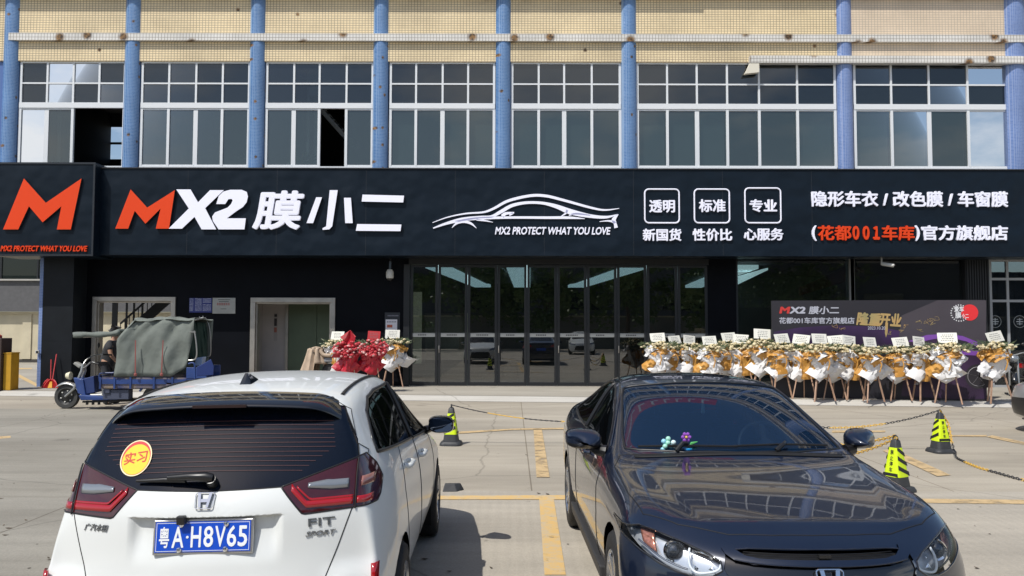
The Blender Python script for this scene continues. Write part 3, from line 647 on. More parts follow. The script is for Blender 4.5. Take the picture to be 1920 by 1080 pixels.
g = MB(); rows = [[(x0 + i * .05, Y + .35 + .04 * math.sin(i * 1.1) + .015 * math.sin(i * 2.7), z) for i in range(80)] for z in (Z0 + .05, 3.4)]; g.grid(rows); q = g.build('curtain', mat('grey_curtain', (.28, .30, .33), .9), bld, smooth=True); q.parent = w_
for px in (1866, 1912): g = MB(); p = at(px, 603, Y + .02); g.tube([(p.x + .17 * math.cos(k * .39), Y + .02, p.z + .17 * math.sin(k * .39)) for k in range(16)], .008, n=4, close=True); g.box(p.x - .1, p.x + .1, Y + .016, Y + .024, p.z - .015, p.z + .015); g.box(p.x - .012, p.x + .012, Y + .014, Y + .026, p.z - .1, p.z + .1); g.box(p.x - .08, p.x + .08, Y + .015, Y + .025, p.z - .075, p.z - .055); g.box(p.x - .08, p.x + .08, Y + .015, Y + .025, p.z + .055, p.z + .075); q = g.build('round_emblem', bpy.data.materials.get('frosted_mark') or mat('frosted_mark', (.32, .35, .36), .6), bld); q.parent = w_

# ================================================================== neighbouring yard building (left, behind)
nb = empty('yard_building', (-22, 37, 0), 'long low building at the back of the yard, cream panels under a dark grey band', 'building')
Yn = 37; M_CREAM = mat('cream_panel', (.56, .50, .36), .7, var=.12, vscale=1.5)
b = MB(); b.box(-40, -2, Yn, Yn + .3, .25, zt(585, Yn, 30)); b.build('cream_wall', M_CREAM, nb)
b = MB(); b.box(-40, -2, Yn - .02, Yn + .3, .1, .25); b.build('base_course', mat('dark_base', (.06, .055, .05), .9), nb)
b = MB()
for i in range(12): x = xx(-300 + i * 88, Yn, 600) ; b.box(x - .2, x + .2, Yn - .05, Yn - .002, .26, zt(588, Yn, 30)); 
b.box(-40, -2, Yn - .07, Yn - .055, zt(589, Yn, 30), zt(585, Yn, 30)); b.build('wall_rib', M_CREAM, nb)
b = MB(); b.box(-40, -2, Yn - .3, Yn + .3, zt(584, Yn, 30), zt(527, Yn, 30)); b.build('grey_band', mat('grey_band', (.105, .105, .11), .8, var=.1), nb)
b = MB(); b.box(-40, -2, Yn - .42, Yn + .2, zt(527, Yn, 30), zt(524, Yn, 30)); b.build('band_coping', mat('coping', (.4, .39, .36), .8), nb)
b = MB(); b.box(-40, -2, Yn, Yn + .1, zt(524, Yn, 30), 8); b.build('dark_glazing', glass('yard_glass', (.2, .25, .25), .8, body=(.02, .026, .024), ior=1.45), nb)
b = MB()
for i in range(22): b.box(-39 + i * 1.7, -38.93 + i * 1.7, Yn - .04, Yn - .003, zt(524, Yn, 30), 8)
b.build('mullion', M_BLACKM, nb)
# ================================================================== signboards
def fascia_mat():
    m = mat('fascia_panel', (.005, .0105, .0185), .38, spec=.2); n = m.node_tree.nodes; l = m.node_tree.links; p = n['Principled BSDF']
    tc = n.new('ShaderNodeTexCoord'); t = n.new('ShaderNodeTexNoise'); t.inputs['Scale'].default_value = 1.0; t.inputs['Detail'].default_value = 2
    l.new(tc.outputs['Object'], t.inputs['Vector'])
    b = n.new('ShaderNodeBump'); b.inputs['Strength'].default_value = .8; b.inputs['Distance'].default_value = .13; l.new(t.outputs[0], b.inputs['Height']); l.new(b.outputs[0], p.inputs['Normal'])
    return m
M_FASC = fascia_mat()
M_LETW = mat('white_letter', (.80, .80, .90), .45, emit=(.80, .82, 1), estr=.12); M_LETO = mat('orange_letter', (.76, .058, .008), .45, spec=.3)
M_EDGE = mat('sign_edge', (.03, .03, .034), .4)
sg = empty('fascia_signboard', (xx(1040, YF), YF, zS), 'long black shop fascia with white and orange raised lettering over the glass doors', 'signboard')
xf0, xf1, zf0, zf1 = xx(184, YF, 400), xx(2100, YF, 400), zS, zt(317.5, YF)
b = MB(); b.box(xf0, xf1, YF, YF + .85, zf0, zf1); b.build('backing_panel', M_FASC, sg, bevel=.012)
b = MB()
for i in range(1, 9): x = xf0 + i * 2.44; b.box(x - .003, x + .003, YF - .002, YF, zf0 + .03, zf1 - .03)
b.build('panel_seam', M_EDGE, sg)
b = MB(); b.box(xf0 - .02, xf1, YF - .03, YF + .9, zf1 + .002, zf1 + .03); b.build('top_flashing', M_EDGE, sg)
D = .075
def letter(poly, m, name='letter', ox=0, oy=300, s=3, depth=D, Y=None, parent=None):
    b = MB(); Y = Y or YF; b.mi = 0; pl = ppoly(poly, Y, ox, oy, s); b.prism(pl, Y - depth, Y - .004)
    o = b.build(name, [m, M_EDGE], parent or sg)
    for f in o.data.polygons:
        if abs(f.normal.y) < .5: f.material_index = 1
    return o
M_POLY = [(656, 388), (742, 168), (835, 270), (990, 172), (957, 388), (883, 388), (910, 275), (825, 360), (765, 288), (728, 388)]
letter(M_POLY, M_LETO)
letter([(998, 168), (1078, 168), (1120, 240), (1187, 172), (1265, 172), (1160, 273), (1222, 392), (1140, 392), (1100, 322), (1030, 388), (955, 388), (1068, 275)], M_LETW)
letter([(1222, 250), (1236, 205), (1262, 180), (1300, 170), (1365, 170), (1393, 182), (1400, 208), (1392, 240), (1372, 266), (1335, 290), (1282, 330), (1388, 330), (1380, 392), (1235, 392), (1203, 345), (1199, 320), (1215, 297), (1285, 270), (1305, 250), (1314, 230), (1308, 221), (1290, 223), (1272, 250)], M_LETW)
o = lettering('膜', pbox(474, 358, 572, 431, YF), YF - .004, M_LETW, sg, bold=.03, depth=D, shear=.12, name='letter')
letter([(1782, 212), (1815, 212), (1765, 357), (1728, 357)], M_LETW)
letter([(1858, 172), (1903, 172), (1872, 375), (1855, 392), (1818, 395), (1818, 385), (1838, 375)], M_LETW)
letter([(18, 215), (57, 215), (67, 357), (25, 357)], M_LETW, ox=640)
letter([(122, 197), (355, 203), (350, 241), (117, 236)], M_LETW, ox=640); letter([(92, 362), (340, 365), (335, 402), (84, 400)], M_LETW, ox=640)
# car line drawing
b = MB()
def S(pts, w, n=8): strip_mesh(b, pts, w, YF - .003, .03, 640, 300, 3, n)
S([(513, 353), (600, 322), (700, 302), (800, 294), (860, 272), (940, 230), (1060, 202), (1150, 203), (1250, 227), (1400, 268), (1480, 282), (1562, 273)], [3, 6, 8, 10, 13, 15, 15, 15, 14, 12, 9, 3])
S([(517, 384), (590, 358), (680, 335), (780, 322), (845, 318), (900, 290), (960, 257), (1040, 241), (1130, 243), (1210, 262), (1290, 292), (1400, 316), (1490, 322), (1555, 306)], [6, 14, 20, 14, 14, 19, 18, 15, 15, 22, 30, 20, 14, 3])
S([(640, 345), (740, 332), (850, 326), (1000, 324), (1150, 325), (1280, 325), (1368, 331)], [4, 14, 14, 13, 14, 14, 3])
S([(622, 382), (650, 356), (690, 347), (730, 358), (760, 384)], [2, 12, 15, 12, 2]); S([(760, 336), (810, 342), (853, 351)], [10, 8, 2])
S([(905, 318), (925, 302), (972, 297)], [22, 16, 8]); S([(945, 312), (965, 300)], [8, 10]); S([(1270, 282), (1262, 300), (1235, 318)], [12, 10, 4])
S([(1452, 347), (1500, 343), (1535, 352), (1545, 382)], [3, 8, 14, 20]); S([(1556, 306), (1532, 335), (1540, 355)], [6, 22, 16]); S([(1280, 312), (1320, 303), (1400, 312)], [5, 10, 5])
b.build('car_drawing', M_LETW, sg)
def txt(s, box, m=M_LETW, bold=.03, depth=.045, shear=0, Y=None, parent=None):
    Y = Y or YF; return lettering(s, pbox(*box, Y), Y - .004, m, parent or sg, bold=bold, depth=depth, shear=shear)
txt('MX2 PROTECT WHAT YOU LOVE', (928, 426, 1145, 440), bold=.03, shear=.22, depth=.03)
for (bx, t1, t2) in (((1209, 355, 1273, 418), ('透明', (1217, 375, 1265, 399)), ('新国货', (1205, 429, 1277, 452))), ((1302, 355, 1367, 418), ('标准', (1310, 374, 1360, 398)), ('性价比', (1298, 429, 1372, 452))), ((1397, 353, 1463, 418), ('专业', (1405, 374, 1456, 398)), ('心服务', (1394, 428, 1468, 451)))):
    x0, z0, x1, z1 = pbox(*bx, YF); rr = .11; pts = []
    for cx_, cz_, a0 in ((x1 - rr, z1 - rr, 0), (x0 + rr, z1 - rr, 90), (x0 + rr, z0 + rr, 180), (x1 - rr, z0 + rr, 270)):
        for k in range(6): a = R(a0 + 18 * k); pts.append((cx_ + rr * math.cos(a), YF - .02, cz_ + rr * math.sin(a)))
    b = MB(); b.tube(pts, .021, n=6, close=True); b.build('round_frame', M_LETW, sg)
    txt(t1[0], t1[1]); txt(t2[0], t2[1])
txt('隐形车衣 / 改色膜 / 车窗膜', (1521, 359, 1888, 388)); txt('(', (1521.5, 423, 1530, 452)); txt('花都', (1533, 423, 1595, 451), M_LETO); txt('００１', (1598, 424, 1648, 450), M_LETO, bold=.055); txt('车库', (1653, 423, 1713, 451), M_LETO); txt(')', (1715, 423, 1723, 452)); txt('官方旗舰店', (1727, 423, 1888, 451))

YS = YF - .3
sq = empty('square_signboard', (xx(88, YS), YS, zt(480, YS, 88)), 'square black box sign with a big orange letter at the left end of the fascia', 'signboard')
b = MB(); b.box(xx(-8, YS, 400), xx(177, YS, 400), YS, YF + .8, zt(480, YS, 88), zt(304.5, YS, 88)); b.build('sign_box', M_FASC, sq, bevel=.015)
x0, x1 = xx(-8, YS, 400), xx(177, YS, 400); z0, z1 = zt(480, YS, 88), zt(304.5, YS, 88)
b = MB(); t = .05; b.box(x0, x1, YS - .02, YS - .002, z1 - t, z1); b.box(x0, x1, YS - .02, YS - .002, z0, z0 + t); b.box(x1 - t, x1, YS - .02, YS - .002, z0 + t, z1 - t); b.box(x0, x0 + t, YS - .02, YS - .002, z0 + t, z1 - t); b.build('sign_rim', mat('sign_rim', (.016, .019, .025), .35), sq)
letter([(25, 392), (142, 106), (265, 243), (465, 106), (405, 392), (327, 392), (352, 262), (247, 352), (170, 262), (110, 392)], M_LETO, Y=YS, parent=sq, depth=.06)
txt('MX2 PROTECT WHAT YOU LOVE', (2, 461, 165, 471.5), M_LETO, shear=.22, Y=YS, parent=sq, depth=.03)

# plaques and notices on the black wall
def plaque(name, box, Y, m, label, cat, d=.02):
    x0, z0, x1, z1 = pbox(*box, Y); e = empty(name, ((x0 + x1) / 2, Y, z0), label, cat); b = MB(); b.box(x0, x1, Y - d, Y - .003, z0, z1); b.build('plate', m, e, bevel=.004); return e, x0, z0, x1, z1
Y = YW
e, x0, z0, x1, z1 = plaque('street_plaque', (355, 559, 398, 586), Y, mat('enamel_blue', (.012, .022, .16), .4), 'dark blue plaque with small white print on the black wall left of the steel plaque', 'plaque')
b = MB(); rnd = random.Random(3); W = x1 - x0; H = z1 - z0; f = Y - .024
for c0, c1 in ((.02, .18), (.26, .55), (.6, .97)):
    for r in range(11):
        zz = z1 - H * (.07 + .082 * r)
        if c0 > .5 and r == 4: continue
        xq = x0 + W * c0
        while xq < x0 + W * c1: ww = W * rnd.uniform(.03, .07); b.box(xq, min(xq + ww, x0 + W * c1), f, f + .003, zz, zz + H * rnd.uniform(.03, .055)); xq += ww + W * .012
b.build('fine_print', mat('plaque_white', (.3, .32, .45), .6), e)
e, x0, z0, x1, z1 = plaque('steel_plaque', (398.5, 558.5, 442, 588), Y, mat('plaque_steel', (.33, .33, .31), .4, metal=.4, var=.1, vscale=5), 'brushed steel plaque with red characters on the black wall left of the lift doorway', 'plaque')
W = x1 - x0; H = z1 - z0
for nm, rows, col in (('fine_print', ((.86, .05, 12, .25, .78), (.74, .05, 10, .28, .72), (.28, .04, 6, .36, .62)), (.06, .07, .07)), ('red_characters', ((.52, .17, 6, .2, .78),), (.30, .05, .04))):
    b = MB()
    for fz, fh, k, a0, a1 in rows:
        for i in range(k):
            xa = x0 + W * (a0 + (a1 - a0) * i / k); ww = W * (a1 - a0) / k * .7
            if fh > .1:
                b.box(xa, xa + ww * .2, Y - .024, Y - .0205, z0 + H * fz, z0 + H * (fz + fh)); b.box(xa + ww * .3, xa + ww, Y - .024, Y - .0205, z0 + H * (fz + fh * .1), z0 + H * (fz + fh * .3)); b.box(xa + ww * .3, xa + ww, Y - .024, Y - .0205, z0 + H * (fz + fh * .7), z0 + H * (fz + fh * .88)); b.box(xa + ww * .55, xa + ww * .75, Y - .0235, Y - .0205, z0 + H * (fz + fh * .3), z0 + H * (fz + fh * .7))
            else: b.box(xa, xa + ww, Y - .024, Y - .0205, z0 + H * fz, z0 + H * (fz + fh))
    b.build(nm, mat(nm, col, .6), e)
e, x0, z0, x1, z1 = plaque('notice_board', (721, 586, 750, 660), Y, mat('notice_panel', (.02, .024, .032), .4), 'slim dark notice board with a white sheet on the wall left of the glass doors', 'notice board')
b = MB(); q = pbox(723, 599, 745, 640, Y); b.box(q[0], q[2], Y - .028, Y - .0215, q[1], q[3]); b.build('paper_sheet', mat('paper', (.72, .70, .74), .7), e)
b = MB(); b.box(*(lambda q: (q[0], q[2], Y - .032, Y - .0285, q[1], q[3]))(pbox(726, 609, 736, 614, Y))); b.build('red_print', mat('print_red', (.5, .12, .06), .6), e)
b = MB()
for r in range(2):
    for k in range(6): q = pbox(726 + k * 3.0, 602.5 + r * 30, 728 + k * 3.0, 604.5 + r * 30, Y); b.box(q[0], q[2], Y - .032, Y - .0285, q[1], q[3])
for k in range(8): q = pbox(727 + k * 2.6, 591, 729 + k * 2.6, 593, Y); b.box(q[0], q[2], Y - .024, Y - .0205, q[1], q[3])
b.build('fine_print', mat('print_grey', (.2, .2, .24), .6), e)
# security cameras
M_CAMW = mat('camera_housing', (.55, .54, .5), .4); M_CAMB = mat('camera_glass', (.01, .01, .012), .15)
p = at(733, 484, (YF + .75)); e = empty('security_camera', (p.x, (YF + .75), zTop), 'stubby pan-tilt security camera hanging under the fascia left of the glass doors', 'security camera')
b = MB(); b.lathe([(.1, 0), (.1, -.16), (.085, -.19)], (p.x, (YF + .75), zTop), n=18); b.build('mount', M_CAMW, e, smooth=True)
b = MB(); q = at(731, 510, (YF + .7)); b.lathe([(.07, .19), (.105, .12), (.11, -.02), (.09, -.06)], (q.x, (YF + .7), q.z - .12), n=18); b.build('camera_body', M_CAMW, e, smooth=True)
b = MB(); b.lathe([(.088, 0), (.08, -.05), (.045, -.08), (.01, -.09)], (q.x, (YF + .7), q.z - .185), n=18); b.build('lens_dome', M_CAMB, e, smooth=True)
b = MB(); b.bar((q.x, (YF + .74), q.z + .02), (p.x, (YF + .76), zTop - .16), .09, .06); b.build('arm', M_CAMB, e)
p = at(1653, 481, (YF + .3)); e = empty('security_camera', (p.x, (YF + .3), zTop), 'small white bullet security camera on a short pole above the purple backdrop', 'security camera')
q = at(1653, 493, (YF + .3)); b = MB(); b.tube([(p.x, (YF + .3), zTop), (q.x, (YF + .3), q.z)], .022); b.build('pole', M_CAMW, e)
b = MB(); a = Vector((q.x + .02, (YF + .28), q.z - .03)); d = Vector((.24, -.16, -.06)); b.tube([a - d * .15, a, a + d * .95, a + d], [.035, .05, .055, .04], n=14); b.build('camera_body', M_CAMW, e, smooth=True)
b = MB(); b.tube([a + d * 1.01, a + d * 1.06], .038, n=14); b.build('lens', M_CAMB, e)
# ================================================================== car kit
from mathutils.bvhtree import BVHTree
def cage_mesh(rings, creases=(), ring_creases=(), levels=3):
    """rings: list of half sections [(x,y,z)...] bottom centre -> top centre, mirrored; first and last are closed with a cap"""
    bm = bmesh.new(); K = len(rings[0]); cl = bm.edges.layers.float.new('crease_edge'); V = []
    for r in rings:
        row = [bm.verts.new(p) for p in r]
        row += [bm.verts.new((-r[k][0], r[k][1], r[k][2])) for k in range(K - 2, 0, -1)]
        V.append(row)
    n = len(V[0])
    for a, b in zip(V, V[1:]):
        for k in range(n): bm.faces.new((a[k], a[(k + 1) % n], b[(k + 1) % n], b[k]))
    bm.faces.new(V[0][::-1]); bm.faces.new(V[-1])
    bmesh.ops.recalc_face_normals(bm, faces=bm.faces)
    bm.edges.ensure_lookup_table()
    for k, i0, i1, wgt in creases:
        for kk in {k, (n - k) % n}:
            for i in range(i0, i1):
                e = bm.edges.get((V[i][kk], V[i + 1][kk]))
                if e: e[cl] = wgt
    for i, k0, k1, wgt in ring_creases:
        for k in range(k0, k1):
            for a, b in ((k, k + 1), ((n - k) % n, (n - k - 1) % n)):
                e = bm.edges.get((V[i][a], V[i][b]))
                if e: e[cl] = wgt
    me = bpy.data.meshes.new('cage'); bm.to_mesh(me); bm.free()
    o = bpy.data.objects.new('cage', me); COL.objects.link(o)
    md = o.modifiers.new('s', 'SUBSURF'); md.levels = md.render_levels = levels; md.use_limit_surface = True
    dg = bpy.context.evaluated_depsgraph_get(); out = bpy.data.meshes.new_from_object(o.evaluated_get(dg))
    bpy.data.objects.remove(o); bpy.data.meshes.remove(me)
    return out
def inpoly(p, poly):
    x, y = p; c = False; n = len(poly); j = n - 1
    for i in range(n):
        xi, yi = poly[i]; xj, yj = poly[j]
        if (yi > y) != (yj > y) and x < (xj - xi) * (y - yi) / (yj - yi) + xi: c = not c
        j = i
    return c
class Body:
    PROJ = {'side': (1, 2), 'face': (0, 2), 'top': (0, 1)}
    def __init__(s, me):
        s.src = me; s.bm = bmesh.new(); s.bm.from_mesh(me); s.reg = s.bm.faces.layers.int.new('reg'); s.names = {0: 'body'}
        s.bvh0 = BVHTree.FromBMesh(s.bm)
        s.bm.verts.ensure_lookup_table(); s.bm.faces.ensure_lookup_table(); s.bm.normal_update()
        s.n0 = [v.normal.copy() for v in s.bm.verts]; s.f0 = [[v.index for v in f.verts] for f in s.bm.faces]; s.c0 = [v.co.copy() for v in s.bm.verts]
        s.moved = None
    def ids(s, name):
        for k, v in s.names.items():
            if v == name: return k
        k = len(s.names); s.names[k] = name; return k
    def slice(s, co, no, pred):
        fs = [f for f in s.bm.faces if pred(f.calc_center_median())]
        g = set(fs)
        for f in fs: g.update(f.edges); g.update(f.verts)
        bmesh.ops.bisect_plane(s.bm, geom=list(g), dist=1e-5, plane_co=co, plane_no=no)
    def cut(s, name, poly, proj, pred, also=None, both=True, over=(0,)):
        """mark the faces whose projection lies in poly (and in the optional second outline) as region name, on both flanks"""
        a, b = s.PROJ[proj]; rid = {}
        for sg in ((1, -1) if both else (1,)):
            for pl, pj in ([(poly, proj)] + ([also] if also else [])):
                a, b = s.PROJ[pj]
                pts = [((sg * p[0], p[1]) if a == 0 else p) for p in pl]
                lo = (min(p[0] for p in pts) - .06, min(p[1] for p in pts) - .06); hi = (max(p[0] for p in pts) + .06, max(p[1] for p in pts) + .06)
                pr = lambda c: pred(Vector((sg * c.x, c.y, c.z))) and lo[0] < c[a] < hi[0] and lo[1] < c[b] < hi[1]
                for i in range(len(pts)):
                    p, q = pts[i], pts[(i + 1) % len(pts)]; d = (q[0] - p[0], q[1] - p[1])
                    if abs(d[0]) + abs(d[1]) < 1e-6: continue
                    # only near this edge
                    e0 = (min(p[0], q[0]) - .05, min(p[1], q[1]) - .05); e1 = (max(p[0], q[0]) + .05, max(p[1], q[1]) + .05)
                    pr2 = lambda c: pr(c) and e0[0] < c[a] < e1[0] and e0[1] < c[b] < e1[1]
                    co = [0, 0, 0]; no = [0, 0, 0]; co[a], co[b] = p; no[a], no[b] = -d[1], d[0]
                    s.slice(co, no, pr2)
            a, b = s.PROJ[proj]; k = s.ids(name + ('' if not both else ('|R' if sg > 0 else '|L')))
            pts = [((sg * p[0], p[1]) if a == 0 else p) for p in poly]
            if also:
                a2, b2 = s.PROJ[also[1]]; pts2 = [((sg * p[0], p[1]) if a2 == 0 else p) for p in also[0]]
            for f in s.bm.faces:
                c = f.calc_center_median()
                if over is not None and f[s.reg] not in over: continue
                if not pred(Vector((sg * c.x, c.y, c.z))): continue
                if inpoly((c[a], c[b]), pts) and (not also or inpoly((c[a2], c[b2]), pts2)): f[s.reg] = k
            rid[sg] = k
        return rid
    def seams(s, pairs=None, names=None):
        """boundary polylines of the named regions"""
        ed = []
        for e in s.bm.edges:
            if len(e.link_faces) == 2:
                a, b = (f[s.reg] for f in e.link_faces)
                na, nb_ = s.names[a].split('|')[0], s.names[b].split('|')[0]
                if na != nb_:
                    if names is None or na in names or nb_ in names: ed.append(e)
        adj = {}
        for e in ed:
            for v in e.verts: adj.setdefault(v, []).append(e)
        used = set(); out = []
        for start in [v for v in adj if len(adj[v]) != 2] + list(adj):
            for e in adj[start]:
                if e in used: continue
                pl = [start.co.copy()]; v = start; cur = e
                while cur and cur not in used:
                    used.add(cur); v = cur.other_vert(v); pl.append(v.co.copy())
                    nx = [q for q in adj[v] if q not in used]; cur = nx[0] if len(adj[v]) == 2 and nx else None
                out.append(pl)
        return out
    def surf(s, o, d):
        h = s.bvh0.ray_cast(Vector(o), Vector(d)); return h[0], h[1]
    def normal_at(s, p):
        loc, n, fi, dist = s.bvh0.find_nearest(p)
        if fi is None: return Vector((0, 0, 1))
        acc = Vector()
        for vi in s.f0[fi]: acc += s.n0[vi] / ((s.c0[vi] - loc).length_squared + 1e-7)
        return acc.normalized()
    def extract(s, match, name, m, parent, inset=0, normals=True, T=None, solid=0):
        ids = [k for k, v in s.names.items() if v in match]
        fs = [f for f in s.bm.faces if f[s.reg] in ids]
        if not fs: print('EMPTY region', match); return None
        vm = {}; bm = bmesh.new()
        for f in fs:
            for v in f.verts:
                if v not in vm: vm[v] = bm.verts.new(v.co)
            try: bm.faces.new([vm[v] for v in f.verts])
            except ValueError: pass
        bm.verts.index_update()
        nrm = [s.normal_at(v.co) for v in bm.verts] if normals else None
        if inset:
            for v, nn in zip(bm.verts, nrm): v.co -= nn * inset
        me = bpy.data.meshes.new(name); bm.to_mesh(me); bm.free(); me.materials.append(m)
        me.polygons.foreach_set('use_smooth', [True] * len(me.polygons))
        if T: me.transform(T)
        if nrm:
            if T: t3 = T.to_3x3(); nrm = [(t3 @ q).normalized() for q in nrm]
            me.normals_split_custom_set_from_vertices(nrm)
        o = bpy.data.objects.new(name, me); COL.objects.link(o)
        if parent: o.parent = parent
        return o
def tubes(name, lines, r, m, parent, n=5, T=None, split=None):
    if split is not None:
        for s_ in (1, -1):
            sel = [pl for pl in lines if sum(p[split] for p in pl) * s_ > 0]
            if sel: tubes(name, sel, r, m, parent, n, T)
        return
    b = MB()
    for pl in lines:
        cl = len(pl) > 3 and (pl[0] - pl[-1]).length < 1e-6
        q = [pl[0]]
        for p in pl[1:]:
            if (p - q[-1]).length > .004: q.append(p)
        if len(q) < 2: continue
        b.tube(q if not cl else q[:-1], r, n=n, close=cl and len(q) > 4)
    if T: bmesh.ops.transform(b.bm, matrix=T, verts=b.bm.verts)
    return b.build(name, m, parent, smooth=True, angle=80)

M_TYRE = mat('tyre_rubber', (.018, .018, .019), .75, bump=.3, bscale=60); M_RIM = mat('alloy', (.45, .46, .48), .25, metal=.9); M_RIMD = mat('dark_alloy', (.05, .05, .055), .35, metal=.6)
M_WELL = mat('wheel_well', (.004, .004, .004), .9); M_SEAM = mat('shut_line', (.006, .006, .007), .7); M_TRIMB = mat('black_trim', (.012, .012, .013), .35)
M_CHROME = mat('chrome', (.75, .76, .78), .08, metal=1); M_PLASTIC = mat('grey_plastic', (.035, .035, .037), .6)
def wheel(parent, x, y, r, w, sgn, T=None, spokes=5):
    """wheel with its outer face towards sgn*x"""
    c = Vector((x, y, r)); t = MB(); rr = r - .012
    t.lathe([(r * .64, -w / 2 + .01), (r * .72, -w / 2), (r * .93, -w / 2 + .008), (r * .985, -w / 2 + .03), (r, -w / 2 + .06), (r, w / 2 - .06), (r * .985, w / 2 - .03), (r * .93, w / 2 - .008), (r * .72, w / 2), (r * .64, w / 2 - .01)], c, axis='x', n=48, cap=False)
    o = t.build('wheel', M_TYRE, parent, smooth=True, angle=60)
    q = MB(); f = sgn * (w / 2 - .012)
    q.lathe([(r * .66, f), (r * .64, f + sgn * .008), (r * .60, f - sgn * .005), (r * .57, f - sgn * .10)], c, axis='x', n=40, cap=False)
    for k in range(spokes * 2):
        a = 2 * math.pi * (k // 2) / spokes + (.16 if k % 2 else -.16); a2 = 2 * math.pi * (k // 2) / spokes + (.07 if k % 2 else -.07)
        p0 = c + Vector((f - sgn * .018, math.cos(a2) * r * .14, math.sin(a2) * r * .14)); p1 = c + Vector((f - sgn * .008, math.cos(a) * r * .62, math.sin(a) * r * .62))
        q.bar(p0, p1, .03, .022, up=(1, 0, 0))
    q.lathe([(r * .2, f - sgn * .03), (r * .2, f - sgn * .005), (r * .1, f), (.001, f + sgn * .002)], c, axis='x', n=20)
    ri = q.build('rim', M_RIM, parent, smooth=True, angle=35); ri.parent = o
    q = MB(); q.lathe([(r * .57, f - sgn * .09), (.001, f - sgn * .085)], c, axis='x', n=24, cap=False); d = q.build('brake_disc', M_RIMD, parent); d.parent = o
    return o
def arch(body, y, z, r, n=22):
    return [(y + r * math.cos(2 * math.pi * k / n), z + r * math.sin(2 * math.pi * k / n)) for k in range(n)]
def wellbox(parent, y, r, x0, x1, sgn, T=None):
    """dark inner fender with an arch lip"""
    b = MB(); rows = []
    for k in range(19):
        a = math.pi * (k / 18) * 1.3 - .15 * math.pi; rows.append([(sgn * x, y + r * math.cos(a), .31 + r * math.sin(a)) for x in (x0, x1)])
    b.grid(rows); b.bm.faces.ensure_lookup_table()
    b.box(min(sgn * x0, sgn * (x0 - .01)), max(sgn * x0, sgn * (x0 - .01)), y - r, y + r, .15, .31 + r * .98)
    return b.build('wheel_well', M_WELL, parent)
def H_emblem(parent, frame, w, h, m, name='emblem'):
    """rounded frame with a letter H on a local x/z sheet"""
    b = MB(); pts = []
    for cx, cz, a0 in ((.36, .34, 0), (-.36, .34, 90), (-.31, -.36, 180), (.31, -.36, 270)):
        for k in range(5): a = R(a0 + 22.5 * k); pts.append((w * (cx + .14 * math.cos(a)), -.006, h * (cz + .14 * math.sin(a))))
    b.tube(pts, w * .030, n=6, close=True)
    for s in (-1, 1): b.solid([(s * w * x, -.003, h * z) for x, z in ((.38, .44), (.22, .44), (.13, -.44), (.25, -.44))], [(s * w * x, -.012, h * z) for x, z in ((.38, .44), (.22, .44), (.13, -.44), (.25, -.44))])
    b.box(-w * .17, w * .17, -.011, -.0035, -h * .12, h * .08)
    bmesh.ops.transform(b.bm, matrix=frame, verts=b.bm.verts)
    return b.build(name, m, parent, smooth=True, angle=30)
def frame_on(p, n, up=(0, 0, 1)):
    """sheet whose local -y looks along the surface normal"""
    n = Vector(n).normalized(); u = Vector(up); u = (u - n * u.dot(n)).normalized(); x = u.cross(n)
    x = u.cross(n); x = -n.cross(u) * -1 if False else (u.cross(n))
    m = Matrix((( x.x, -n.x, u.x, p[0]), (x.y, -n.y, u.y, p[1]), (x.z, -n.z, u.z, p[2]), (0, 0, 0, 1)))
    return m

